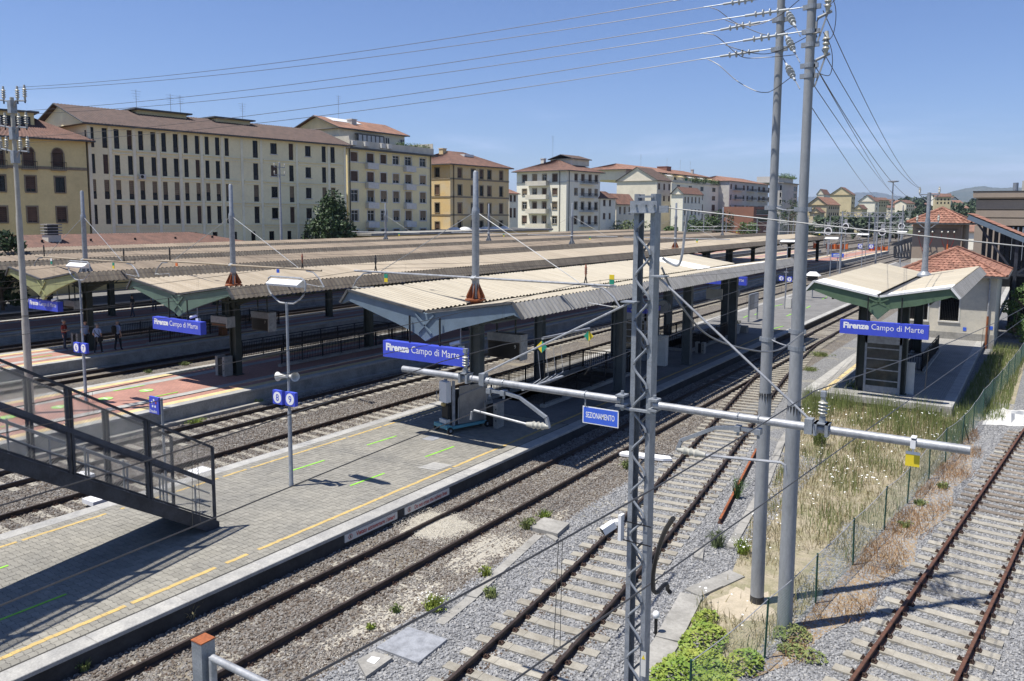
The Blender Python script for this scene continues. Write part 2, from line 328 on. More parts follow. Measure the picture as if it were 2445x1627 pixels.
def clips_mesh():
    mb = MB()
    for sx in (-.7525, .7525):
        for d in (-1, 1):
            x = sx+d*.1
            mb.box((x-.05, -.07, -.005), (x+.05, .07, .016)); mb.cyl((x-.01*d, -.035, .01), (x-.01*d, -.035, .07), .019, n=6); mb.cyl((x+.02*d, .035, .01), (x+.02*d, .035, .055), .016, n=6)
            mb.box((x-.055*d-.02, -.05, .016), (x-.055*d+.02, .05, .034))
    return mb.mesh('rail_fastening', 'clip')
SL_C = sleeper_mesh(2.45, .24, 'sleeper'); SL_W = sleeper_mesh(2.6, .24, 'sleeper_wood', False); CLIP = clips_mesh()
def track(label, ctr, y0, y1, mats, ys=None, clips=0, step=1.5, sz=-.15, wood=None):
    x0 = ctr(y0); t = thing('railway_track', label, 'railway track', (x0, y0, 0))
    n = max(2, int((y1-y0)/step)+1); Y = [lerp(y0, y1, i/(n-1)) for i in range(n)]
    for s in (-.7525, .7525):
        path = []
        for y in Y:
            d = Vector((ctr(y+.1)-ctr(y-.1), .2, 0)).normalized(); path.append((ctr(y)+d.y*s-x0, y-d.x*s-y0))
        put('rail', rail_mesh(path, mats), t)
    if ys:
        y = ys[0]; i = 0
        while y < ys[1] and i < 300:
            d = math.atan2(ctr(y+.1)-ctr(y-.1), .2)
            wdn = wood and y > wood and random.random() < .8
            o = put('sleeper', SL_W if wdn else SL_C, t, (ctr(y)-x0+random.uniform(-.02, .02), y-y0, sz+random.uniform(-.012, .008)), -d+random.uniform(-.012, .012))
            if y < clips: tag(put('rail_fastening', CLIP, o, (0, 0, .004)), kind='stuff')
            y += .6; i += 1
    return t
track('dark rusty siding track curving between the lattice mast and the brick-paved platform', ctr_b, 3, 62, ['rail', 'rail'], (4, 60), 45, 1.0, -.134)
track('red-rusted dead-end siding track at the right of the green fence', ctr_r, 4, 38.8, ['rail_rust', 'rail_rust'], (4.4, 38.6), 40, 1.0, -.134, 27)
track('through track along the right edge of the grey block-paved platform', lambda y: -13.2, 2, 420, ['rail', 'rail'], (3, 120), 30, 40, -.178)
track('track along the left edge of the grey block-paved platform', lambda y: -23.55, 5, 420, ['rail', 'rail'], (6, 130), 30, 40, -.155)
track('track along the near edge of the red-paved platform with the Stadio sign beside it', lambda y: -27.75, 5, 420, ['rail', 'rail_shiny'], (6, 130), 0, 40, -.15)
track('track just beyond the red-paved platform of tracks six and seven', lambda y: -38.3, 5, 420, ['rail', 'rail'], (14, 90), 0, 40, -.155)
track('second track beyond the red-paved platform, next to the people waiting', lambda y: -42.1, 5, 420, ['rail', 'rail'], None, 0, 40)
track('far track behind the platform where people wait', lambda y: -50.6, 10, 420, ['rail', 'rail'], None, 0, 40)
track('farthest visible track near the station building', lambda y: -54.6, 10, 420, ['rail', 'rail'], None, 0, 40)
# ---------------------------------------------------------------- stones, scattered as real pieces
def scatter(name, label, quads, dens, rmin, rmax, cols, seed, flat=.7, cat='ballast'):
    mb = MB()
    for q in quads: mb.quad(*q)
    m = bpy.data.materials.new(name); m.use_nodes = True; t = m.node_tree; b = t.nodes['Principled BSDF']; b.inputs['Roughness'].default_value = .9; b.inputs['Specular IOR Level'].default_value = .2
    oi = N(t, 'ShaderNodeObjectInfo'); cr = N(t, 'ShaderNodeValToRGB'); t.links.new(oi.outputs['Random'], cr.inputs[0]); els = cr.color_ramp.elements
    while len(els) < len(cols): els.new(.5)
    for i, c in enumerate(cols): els[i].position = i/(len(cols)-1); els[i].color = (*c, 1)
    g_ = N(t, 'ShaderNodeNewGeometry'); nn = N(t, 'ShaderNodeTexNoise', i_Scale=30, i_Detail=3); t.links.new(g_.outputs['Position'], nn.inputs['Vector'])
    mr = N(t, 'ShaderNodeMapRange'); t.links.new(nn.outputs['Fac'], mr.inputs[0]); mr.inputs[3].default_value = .75; mr.inputs[4].default_value = 1.2
    sc = N(t, 'ShaderNodeVectorMath', operation='SCALE'); t.links.new(cr.outputs[0], sc.inputs[0]); t.links.new(mr.outputs[0], sc.inputs['Scale']); t.links.new(sc.outputs[0], b.inputs['Base Color'])
    o = put(name, mb.mesh(name, m)); tag(o, label, cat, kind='stuff')
    ng = bpy.data.node_groups.new(name, 'GeometryNodeTree'); ng.is_modifier = True
    ng.interface.new_socket('Geometry', in_out='INPUT', socket_type='NodeSocketGeometry'); ng.interface.new_socket('Geometry', in_out='OUTPUT', socket_type='NodeSocketGeometry')
    gi = N(ng, 'NodeGroupInput'); go = N(ng, 'NodeGroupOutput'); L = ng.links.new
    dp = N(ng, 'GeometryNodeDistributePointsOnFaces'); L(gi.outputs[0], dp.inputs['Mesh']); dp.inputs['Density'].default_value = dens; dp.inputs['Seed'].default_value = seed
    jn = N(ng, 'GeometryNodeGeometryToInstance')
    for k in range(4):
        ic = N(ng, 'GeometryNodeMeshIcoSphere'); ic.inputs['Radius'].default_value = 1; ic.inputs['Subdivisions'].default_value = 1
        sp2 = N(ng, 'GeometryNodeSetPosition'); L(ic.outputs['Mesh'], sp2.inputs['Geometry'])
        ps = N(ng, 'GeometryNodeInputPosition'); va = N(ng, 'ShaderNodeVectorMath', operation='ADD'); L(ps.outputs[0], va.inputs[0]); va.inputs[1].default_value = (k*7.3+seed, k*3.1, k*5.7)
        no = N(ng, 'ShaderNodeTexNoise'); no.inputs['Scale'].default_value = .9; no.inputs['Detail'].default_value = 1; L(va.outputs[0], no.inputs['Vector'])
        sb = N(ng, 'ShaderNodeVectorMath', operation='SUBTRACT'); L(no.outputs['Color'], sb.inputs[0]); sb.inputs[1].default_value = (.5, .5, .5)
        s2 = N(ng, 'ShaderNodeVectorMath', operation='MULTIPLY'); L(sb.outputs[0], s2.inputs[0]); s2.inputs[1].default_value = (1.9, 1.9, 1.5); L(s2.outputs[0], sp2.inputs['Offset'])
        sm = N(ng, 'GeometryNodeSetMaterial'); L(sp2.outputs[0], sm.inputs['Geometry']); sm.inputs['Material'].default_value = m
        L(sm.outputs[0], jn.inputs[0])
    ip = N(ng, 'GeometryNodeInstanceOnPoints'); L(dp.outputs['Points'], ip.inputs['Points']); L(jn.outputs[0], ip.inputs['Instance']); ip.inputs['Pick Instance'].default_value = True
    ri = N(ng, 'FunctionNodeRandomValue', data_type='INT'); ri.inputs[4].default_value = 0; ri.inputs[5].default_value = 3; L(ri.outputs[2], ip.inputs['Instance Index'])
    rr = N(ng, 'FunctionNodeRandomValue', data_type='FLOAT_VECTOR'); rr.inputs[1].default_value = (.6, .6, 6.28); rr.inputs[0].default_value = (-.6, -.6, 0); rr.inputs['Seed'].default_value = 3; L(rr.outputs[0], ip.inputs['Rotation'])
    rs = N(ng, 'FunctionNodeRandomValue', data_type='FLOAT_VECTOR'); rs.inputs[0].default_value = (rmin, rmin*.8, rmin*flat); rs.inputs[1].default_value = (rmax, rmax*.85, rmax*flat); rs.inputs['Seed'].default_value = 9; L(rs.outputs[0], ip.inputs['Scale'])
    L(ip.outputs[0], go.inputs[0])
    o.modifiers.new('scatter', 'NODES').node_group = ng
    return o
def rq(x0, x1, y0, y1, z=-.18): return [(x0, y0, z), (x1, y0, z), (x1, y1, z), (x0, y1, z)]
BROWN = [(.08, .058, .042), (.16, .14, .12), (.23, .215, .195), (.115, .088, .066), (.285, .272, .25), (.185, .165, .145)]
GREY = [(.145, .146, .150), (.235, .237, .24), (.31, .312, .313), (.19, .191, .195), (.275, .277, .28), (.37, .36, .34)]
scatter('ballast_stones', 'loose brown and grey ballast around the through track beside the paved platform', [rq(-14.9, -10.9, 6.5, 26), rq(-14.9, -10.9, 26, 40)], 330, .022, .048, BROWN, 1)
scatter('ballast_stones', 'fresh blue-grey ballast under the siding near the lattice mast', [rq(-11.0, -6.0, 8.5, 30)], 340, .024, .048, GREY, 2)
scatter('ballast_stones', 'grey ballast under the rust-red siding track', [rq(-4.3, 2.2, 12, 24), [(-3.3, 24, -.18), (3, 24, -.18), (3.6, 44, -.18), (-1.9, 44, -.18)]], 330, .022, .046, GREY, 3)
scatter('ballast_stones', 'brownish ballast between the two platforms, left of the grey one', [rq(-29.4, -22.0, 8, 32)], 210, .028, .056, BROWN, 4)
for k_ in (-.7525, .7525): scatter('ballast_stones', 'rust-stained stones along the %s rail of the siding at the lattice mast' % ('left' if k_ < 0 else 'right'), [[(ctr_b(y)+k_-.3, y, -.176), (ctr_b(y)+k_+.3, y, -.176), (ctr_b(y+2)+k_+.3, y+2, -.176), (ctr_b(y+2)+k_-.3, y+2, -.176)] for y in range(8, 44, 2)], 120, .02, .04, [(.075, .05, .035), (.13, .095, .07), (.18, .14, .11)], 30)
scatter('gravel_patch', 'white limestone gravel tipped across the through track and down its side', [[(-14.86, 16.4, -.10), (-14.9, 18.0, -.10), (-12.6, 18.4, -.10), (-12.7, 16.1, -.10)], [(-12.4, 15.4, -.172), (-12.3, 18.6, -.172), (-11.0, 18.3, -.172), (-11.3, 15.2, -.172)], [(-12.3, 15.4, -.174), (-11.1, 15.4, -.174), (-11.0, 10.0, -.174), (-11.7, 10.0, -.174)]], 520, .006, .016, [(.44, .40, .325), (.54, .50, .42), (.60, .57, .49), (.48, .44, .365)], 5, cat='gravel')
mb = MB()
def blob(mb, c, rx, ry, z, h, n=26, k=5, seed=0):
    rg = random.Random(seed); ph = [rg.uniform(0, 6.3) for _ in range(4)]
    vs = [(c[0], c[1], z+h)]
    for j in range(1, k+1):
        for i in range(n):
            a = 2*math.pi*i/n; q = j/k*(1+.12*math.sin(3*a+ph[0])+.1*math.sin(5*a+ph[1])+.06*math.sin(9*a+ph[2]))
            vs.append((c[0]+rx*q*math.cos(a), c[1]+ry*q*math.sin(a), z+h*(1-(j/k)**2.2)+rg.uniform(-.008, .008)))
    fs = [(0, 1+i, 1+(i+1)%n) for i in range(n)]
    for j in range(k-1): fs += [(1+j*n+i, 1+(j+1)*n+i, 1+(j+1)*n+(i+1)%n, 1+j*n+(i+1)%n) for i in range(n)]
    return mb.add(vs, fs)
blob(mb, (-13.8, 17.2), 1.25, 1.35, -.23, .125, seed=1); blob(mb, (-11.7, 16.6), 1.0, 2.3, -.22, .06, seed=2); blob(mb, (-11.6, 12.8), .75, 3.4, -.22, .05, seed=3); blob(mb, (-11.3, 19.6), .5, 1.6, -.225, .05, seed=4); blob(mb, (-10.6, 11.6), .7, 1.1, -.225, .045, seed=6)
struct('gravel_bed', mb, 'gravel_white', smooth=40)
# ---------------------------------------------------------------- platforms
def platform(x0, x1, y0, y1, z, top, face='concrete_dark', kl=2.0, kerbs=(60, 60), ledge=False, wells=()):
    mb = MB(); y = y0
    for (xa, xb, ya, yb) in wells:      # open stairwells
        mb.box((x0+.46, y, -.55), (x1-.46, ya, z-.012)); mb.box((x0+.46, ya, -.55), (xa, yb, z-.012)); mb.box((xb, ya, -.55), (x1-.46, yb, z-.012)); y = yb
    mb.box((x0+.46, y, -.55), (x1-.46, y1, z-.012)); p = struct('platform', mb, top)
    for (xa, xb, ya, yb) in wells:
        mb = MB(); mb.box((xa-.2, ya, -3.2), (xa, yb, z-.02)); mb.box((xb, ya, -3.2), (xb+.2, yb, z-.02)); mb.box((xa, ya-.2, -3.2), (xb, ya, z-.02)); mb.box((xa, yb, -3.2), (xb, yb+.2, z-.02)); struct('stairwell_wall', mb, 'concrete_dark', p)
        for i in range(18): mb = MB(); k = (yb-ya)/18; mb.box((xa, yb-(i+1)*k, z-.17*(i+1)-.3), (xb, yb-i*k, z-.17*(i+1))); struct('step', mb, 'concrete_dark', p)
    for side, n in ((0, kerbs[0]), (1, kerbs[1])):
        a, b = (x0, x0+.46) if side == 0 else (x1-.46, x1)
        km = MB(); km.box((a, .004, -.09), (b, kl-.004, 0)); km.v = [(x-a, y, q) for x, y, q in km.v]
        bm = bmesh.new(); me = km.mesh('kerb_stone', 'kerb'); bm.from_mesh(me); bmesh.ops.bevel(bm, geom=[e for e in bm.edges if all(v.co.z > -.01 for v in e.verts)], offset=.012, segments=1, affect='EDGES'); bm.to_mesh(me); bm.free()
        y = y0; i = 0
        while y < y1-.1:
            if i < n: put('kerb_stone', me, p, (a, y, z+random.uniform(-.003, .003))); y += kl; i += 1
            else:
                q = MB(); q.box((a, y, z-.09), (b, y1, z)); struct('kerb_strip', q, 'kerb', p); y = y1
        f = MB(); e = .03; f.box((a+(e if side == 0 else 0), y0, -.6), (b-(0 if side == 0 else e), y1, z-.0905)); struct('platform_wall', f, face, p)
    if ledge:
        for a, b in ((x0-.35, x0+.02), (x1-.02, x1+.35)):
            f = MB(); f.box((a, y0, -.5), (b, y1, -.04)); struct('ledge', f, 'concrete', p)
    return p
Z1 = .28
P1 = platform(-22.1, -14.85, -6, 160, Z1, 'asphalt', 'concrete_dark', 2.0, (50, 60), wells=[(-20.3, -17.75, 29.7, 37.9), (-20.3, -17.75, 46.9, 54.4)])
mb = MB(); mb.box((-21.64, -6, .2), (-15.31, 27.5, Z1-.008)); struct('paving_bed', mb, 'paver_joint', P1)
# interlocking blocks, each its own piece
a_, b_ = .098, .0805
g_ = lambda x: .024 if abs(x) < .42*a_ else 0.
xs_ = [-a_, -.55*a_, -.36*a_, .36*a_, .55*a_, a_]
OUT = [(x, -b_+.005+g_(x)) for x in xs_]+[(x, b_-.005+g_(x)) for x in reversed(xs_)]
h_ = lambda y: 0.
def block(mb, cx, cy, z, dz):
    vs = [(cx+x*.962+h_(y), cy+y, z+dz) for x, y in OUT]+[(cx+x*.962+h_(y), cy+y, z-.03) for x, y in OUT]; k = 12
    mb.add(vs, [tuple(range(12))]+[(i, k+i, k+(i+1)%k, (i+1)%k) for i in range(k)])
one = MB(); block(one, 0, 0, 0, 0); ONE = one.mesh('paver_block', 'paver_one')
cand = []; yy = 4.0; row = 0
while yy < 27.4:
    xx = -21.62+a_
    while xx < -15.36: cand.append((xx, yy)); xx += 2*a_
    yy += 2*b_; row += 1
def seen(x, y, z):
    v = Vector((x, y, z))-CAM; d = v.dot(F_); px = PPX+FPX*v.dot(R_)/d; py = PPY-FPX*v.dot(U_)/d
    return 0 < px < PW and 0 < py < PH and not (px < 515 and py < 1240)
cand.sort(key=lambda c: (c[0]**2+c[1]**2) if seen(c[0], c[1], Z1) else 1e6)
mb = MB()
for i, (x, y) in enumerate(cand):
    dz = random.uniform(-.003, .003)
    if i < 290: put('paver_block', ONE, P1, (x, y, Z1+dz))
    else: mb.tv = random.random(); block(mb, x, y, Z1, dz)
o = struct('paver_blocks', mb, 'paver', P1); o['kind'] = 'stuff'
# painted lines follow the blocks
def line_pieces(parent, x, y0, y1, z, wd, gaps, seed, mt='yellow_line', name='painted_line'):
    rg = random.Random(seed); mb = MB(); y = y0
    while y < y1:
        l = rg.uniform(.10, .17)
        if rg.random() > gaps: q = rg.uniform(-.012, .012); mb.quad((x-wd/2+q, y, z), (x+wd/2+q, y, z), (x+wd/2+q, min(y+l, y1), z), (x-wd/2+q, min(y+l, y1), z))
        y += l+rg.choice([0, 0, .006])
    return struct(name, mb, mt, parent)
line_pieces(P1, -15.78, 5, 11.2, Z1+.006, .125, .02, 1); line_pieces(P1, -15.78, 11.2, 12.6, Z1+.005, .12, .45, 2); line_pieces(P1, -15.78, 12.6, 60, Z1+.006, .115, .02, 3)
line_pieces(P1, -21.2, 6, 11.4, Z1+.006, .11, .04, 4); line_pieces(P1, -21.2, 11.4, 14, Z1+.005, .1, .5, 5); line_pieces(P1, -21.2, 14, 60, Z1+.006, .1, .06, 6)
ZG = {}
def stripe(parent, pa, pb, z, wd=.075, mt='green_line', name='floor_stripe'):
    a = at_z(*pa, z); b = at_z(*pb, z); mb = MB(); d = (b-a).normalized(); n = Vector((d.y, -d.x, 0))*wd/2
    mb.quad(a-n, a+n, b+n, b-n); return struct(name, mb, mt, parent)
for pa, pb in (((690, 1126), (775, 1099)), ((876.5, 1063), (946.6, 1041)), ((836, 1160), (918, 1130)), ((1015.5, 1091), (1084, 1066)), ((-20, 1488), (158.4, 1418.6)), ((-10, 1360), (19.5, 1350)), ((2260-250, 780), (2040-30, 762))):
    if pa[0] < 1900: stripe(P1, pa, pb, Z1+.008)
for pa, pb in (((1843, 786), (1870, 779)), ((1925, 736), (1935, 731)), ((1963, 715), (1975, 709)), ((1878, 755), (1890, 750)), ((1848, 732), (1868, 727)), ((1802, 752), (1810, 748)), ((1775, 759), (1786, 754))): stripe(P1, pa, pb, Z1+.008, .1)
# lids let into the paving
for c in ([(1006, 1049), (1032, 1040), (1058, 1044), (1034, 1053)], [(997, 1117), (1036, 1104), (1083, 1111), (1042, 1124)]):
    mb = MB(); mb.poly([at_z(*q, Z1+.001) for q in c], (0, 0, .006)); struct('inspection_cover', mb, 'galv_light' if c[0][0] == 1006 else 'paver_grey', P1)
# warning boards on the platform wall
def wall_board(pxs, txt, parent):
    q = [at_x(*p, -14.82) for p in pxs]; y0, y1 = min(v.y for v in q), max(v.y for v in q); za, zb = -.04, .175
    t = thing('warning_board', 'white board with red letters %s on the platform wall' % ('in Italian, left of the English one' if 'V' in txt else 'in English, right of the Italian one'), 'sign', (-14.82, (y0+y1)/2, za))
    mb = MB(); mb.box((-14.876, y0, za), (-14.84, y1, zb)); part('board', mb, 'offwhite', t)
    write(txt, .17, 'red_text', t, (-14.836, y0+.42, za+.055), (0, 1, 0), .004, 1, (y1-y0)*.74)
    mb = MB(); mb.lathe((-14.838, y0+.2, za+.11), [(.075, 0), (.075, .004)], 14, (1, 0, 0)); part('symbol', mb, 'red_text', t); mb = MB(); mb.lathe((-14.838, y0+.2, za+.11), [(.058, 0), (.058, .006)], 14, (1, 0, 0)); part('symbol_disc', mb, 'offwhite', t); mb = MB(); mb.box((-14.833, y0+.18, za+.07), (-14.828, y0+.22, za+.15)); part('pictogram', mb, 'black', t)
wall_board([(825, 1276), (950, 1220)], 'Vietato attraversare i binari', P1); wall_board([(968, 1212), (1074, 1164)], 'Do not cross the railway lines', P1)
# red platform
Z2 = .55
ground_ = None
def brick_mat(name, c1, c2, cm, sx, sy):
    m = mat(name+'_', c1); m = bpy.data.materials.new(name); m.use_nodes = True; t = m.node_tree; b = t.nodes['Principled BSDF']; b.inputs['Roughness'].default_value = .85
    g = N(t, 'ShaderNodeNewGeometry'); k = N(t, 'ShaderNodeTexBrick', i_Scale=1., i_Mortar_Size=.012, i_Brick_Width=sx, i_Row_Height=sy); k.inputs['Color1'].default_value = (*c1, 1); k.inputs['Color2'].default_value = (*c2, 1); k.inputs['Mortar'].default_value = (*cm, 1); t.links.new(g.outputs['Position'], k.inputs['Vector'])
    n = N(t, 'ShaderNodeTexNoise', i_Scale=.8, i_Detail=6); t.links.new(g.outputs['Position'], n.inputs['Vector']); r = N(t, 'ShaderNodeMapRange'); t.links.new(n.outputs['Fac'], r.inputs[0]); r.inputs[3].default_value = .7; r.inputs[4].default_value = 1.25
    s_ = N(t, 'ShaderNodeVectorMath', operation='SCALE'); t.links.new(k.outputs[0], s_.inputs[0]); t.links.new(r.outputs[0], s_.inputs['Scale']); t.links.new(s_.outputs[0], b.inputs['Base Color']); MATS[name] = m
brick_mat('red_bricks', (.40, .20, .15), (.33, .165, .125), (.25, .15, .12), .22, .11)
def red_platform(x0, x1, y0, y1, yl=None):
    p = platform(x0, x1, y0, y1, Z2, 'red_bricks', 'concrete', 2.0, (60, 60), True)
    for a, b, mt in ((x0+.46, x0+.88, 'yellow_tactile'), (x1-.88, x1-.46, 'yellow_tactile'), (x0+1.45, x0+2.0, 'paver_grey'), (x1-2.0, x1-1.45, 'paver_grey')):
        mb = MB(); mb.quad((a, y0, Z2-.004), (b, y0, Z2-.004), (b, y1, Z2-.004), (a, y1, Z2-.004)); struct('tactile_strip' if mt[0] == 'y' else 'paving_band', mb, mt, p)
    return p
P2 = red_platform(-36.7, -29.8, 2, 205); P3 = red_platform(-49.1, -43.75, 6, 200)
P4 = red_platform(-64, -57, 10, 190); P5 = platform(-80, -68.5, 4, 190, Z2, 'asphalt')
for pa, pb in (((270.6, 934), (345, 920)), ((352, 951), (425, 936)), ((0, 1020), (38, 1012))): stripe(P2, pa, pb, Z2+.005, .09)
for c in ((349.5, 932.5), (251.6, 952), (141, 972), (20, 996)):
    q = at_z(*c, Z2+.004); mb = MB(); mb.lathe(q, [(.3, 0), (.3, .003)], 20); struct('floor_disc', mb, 'green_disc', P2)
    mb = MB(); mb.box((q.x-.17, q.y-.05, Z2+.0085), (q.x+.17, q.y+.05, Z2+.0095)); struct('disc_mark', mb, 'offwhite', P2)
stripe(P3, (75, 855), (125, 848), Z2+.005, .09)
# right-hand platform
P0 = platform(-9.2, -2.85, 39.6, 120, Z1, 'asphalt', 'concrete', 2.0, (30, 30))
mb = MB(); mb.box((-8.74, 39.5, .0), (-3.31, 39.75, Z1+.002)); struct('end_kerb', mb, 'kerb', P0)
line_pieces(P0, -8.3, 40, 70, Z1+.004, .22, .1, 8, 'yellow_tactile')
brick_mat('grey_bricks', (.30, .29, .27), (.25, .245, .23), (.16, .155, .145), .2, .16)
mb = MB(); mb.quad((-8.74, 39.76, Z1-.004), (-3.31, 39.76, Z1-.004), (-3.31, 62, Z1-.004), (-8.74, 62, Z1-.004)); struct('paving', mb, 'grey_bricks', P0)
# verge with dry grass, concrete trough covers and slabs
sheet('verge', [(-6.0, 16.0), (-4.3, 14.0), (-3.9, 18), (-3.0, 26.5), (-2.0, 36), (-1.9, 39.5), (-9.2, 39.5), (-8.5, 35), (-7.6, 30), (-6.9, 26), (-6.45, 22), (-5.9, 19)], -.172, 'grass_soil')
sheet('verge_strip', [(-4.1, 14.6), (-3.6, 15.6), (-3.3, 17.2), (-2.7, 18.6), (-2.75, 20.5), (-2.2, 22), (-2.35, 24), (-1.75, 26.3), (-1.9, 29), (-1.55, 31), (-1.75, 36), (-2.1, 36), (-2.9, 27), (-3.6, 20)], -.168, 'dry_litter')
mat('sand', (.42, .36, .27), .95, var=.14, scale=3, c2=(.33, .285, .21), bump=.3)
mb = MB(); blob(mb, (-5.15, 17.45), .95, 1.25, -.2, .05, seed=9); struct('concrete_pad', mb, 'sand', smooth=40)
sheet('verge_back', [(-2.8, 39.5), (-.7, 39.5), (-.3, 66), (-2.2, 66)], -.172, 'grass_soil')
def slabs(name, pts, wd, L, z, mt='concrete', h=.09, label=None, cat='trough'):
    t = thing(name, label, cat, (pts[0][0], pts[0][1], z-h))
    for (x0, y0), (x1, y1) in zip(pts[:-1], pts[1:]):
        a = Vector((x0, y0, z)); b = Vector((x1, y1, z)); n = max(1, round((b-a).length/L)); d = (b-a)/n; u = d.normalized(); r = Vector((u.y, -u.x, 0))*wd/2
        for i in range(n):
            p = a+d*i+u*.008; q = a+d*(i+1)-u*.008; j = random.uniform(-.012, .012); e = Vector((0, 0, j)); mb = MB(); mb.poly([p-r+e, p+r+e, q+r+e, q-r+e][::-1], (0, 0, -h)); part('cover_slab', mb, mt, t)
    return t
slabs('cable_trough', [(-5.75, 12.5), (-5.95, 15), (-6.28, 17.2)], .52, 1.0, -.13, label='wide concrete slab walkway at the foot of the lattice mast')
slabs('cable_trough', [(-6.28, 17.25), (-5.75, 18.9)], .45, .9, -.13, label='short bent stretch of concrete slabs leading to the twin poles')
slabs('cable_trough', [(-6.4, 20.3), (-6.62, 22.2), (-7.1, 26.1), (-8.0, 31.4), (-8.35, 35), (-8.9, 39.3)], .24, 1.0, -.13, label='narrow concrete trough covers running beside the dry verge')
slabs('cable_trough', [(-10.3, 12.9), (-10.42, 14.25), (-10.72, 16), (-11.05, 18.2)], .24, 1.1, -.14, label='narrow concrete trough covers between the white gravel and the siding')
def lid(pxs, z, h, mt, label, name='concrete_slab'):
    mb = MB(); mb.poly([at_z(*p, z) for p in pxs], (0, 0, -h)); return solo(name, mb, mt, label, 'slab')
zz = lambda x, y, s=3.2876, ox=1100, oy=1150: (ox+x/s, oy+y/s)
z3 = lambda x, y: zz(x, y, ox=600)
lid([zz(545, 355), zz(655, 280), zz(855, 325), zz(760, 410)], -.05, .16, 'concrete', 'square concrete pit lid beside the siding rail')
lid([zz(665, 415), zz(690, 400), zz(768, 445), zz(745, 465)], -.12, .08, 'concrete', 'small loose concrete block against the square pit lid')
lid([z3(980, 1300), z3(1230, 1140), z3(1540, 1235), z3(1310, 1420)], -.12, .08, 'galv_light', 'pale grey ribbed metal cover plates beside the siding', 'cover_plate')
lid([z3(830, 1400), z3(960, 1330), z3(1110, 1380), z3(900, 1530)], -.10, .1, 'concrete', 'concrete lid with a white sheet of paper on it')
lid([z3(905, 1408), z3(945, 1372), z3(1012, 1385), z3(965, 1432)], -.092, .006, 'white_paint', 'white sheet of paper lying on the concrete lid', 'paper_sheet')
lid([zz(1835, 520), zz(1910, 520), zz(1900, 605), zz(1830, 590)], -.1, .1, 'concrete', 'small upright-cornered concrete lid between siding and verge')
mb = MB(); mb.poly([(-12.55, 26.1, -.13), (-12.3, 26.45, -.13), (-10.75, 26.75, -.13), (-10.55, 26.5, -.13), (-10.8, 26.3, -.13), (-12.3, 26.0, -.13)], (0, 0, .09)); solo('clearance_marker', mb, 'white_paint', 'white-painted concrete clearance beam lying between the converging tracks', 'marker')
mb = MB(); mb.v = []; P_ = rail_mesh([(0, 0), (-1.21, 7.56)], ['rail_rust', 'rust']); o = put('loose_rail', P_, None, (-7.18, 21.78, 0)); tag(o, 'rust-orange length of loose rail lying beside the siding', 'rail')
mb = MB(); mb.poly([(-10.9, 16.7, -.13), (-10.9, 16.86, -.13), (-9.55, 16.9, -.13), (-9.55, 16.74, -.13)], (0, 0, .07))
# ================================================================== PLATFORM CANOPIES
def corr(x0, z0, x1, z1, y0, y1, pitch, amp, flip=1):
    """trapezoid-ribbed sheet between two eaves lines, ribs running up the slope"""
    mb = MB(); n = int((y1-y0)/pitch); ys = []
    for i in range(n):
        b = y0+i*pitch
        for f, h in ((0, 0), (.35, 0), (.5, 1), (.85, 1)): ys.append((b+f*pitch, h*amp))
    ys.append((y1, 0)); d = Vector((x1-x0, 0, z1-z0)).normalized(); nz = Vector((-d.z, 0, d.x)) if d.x > 0 else Vector((d.z, 0, -d.x))
    if nz.z < 0: nz = -nz
    vs = []
    for y, h in ys: vs += [(x0+nz.x*h, y, z0+nz.z*h), (x1+nz.x*h, y, z1+nz.z*h)]
    mb.add(vs, [(2*i, 2*i+1, 2*i+3, 2*i+2) for i in range(len(ys)-1)]); return mb
def bracket(cx, y, hw, ext, zf, zv, zb, drop, th, solid=True):
    """butterfly gable: roof line on top, two shallow arches below meeting at the low point"""
    top = [(-hw-ext, zf-drop), (-hw, zf-.03), (0, zv-.03), (hw, zf-.03), (hw+ext, zf-drop)]
    bot = []
    for sgn in (1, -1):
        seg = []
        for i in range(13):
            t = i/12; x = (1-t)*(hw+ext-.06)
            u = x/(hw+ext)
            edge = zf-drop-.05+(drop-.20)*math.sin(min(1, (1-u)/.22)*math.pi/2)
            low = zb+(zv-zb-.28)*min(1, (u/.5))**.75 if u < .5 else zv-.28+(zf-.27-(zv-.28))*((u-.5)/.5)
            seg.append((sgn*x, min(edge, low) if u > .5 else low))
        bot += seg if sgn == 1 else [(x, z) for x, z in reversed(seg)][1:]
    mb = MB(); pts = top+bot
    P = [(cx+x, y, z) for x, z in pts]; mb.poly(P, (0, th, 0)); return mb
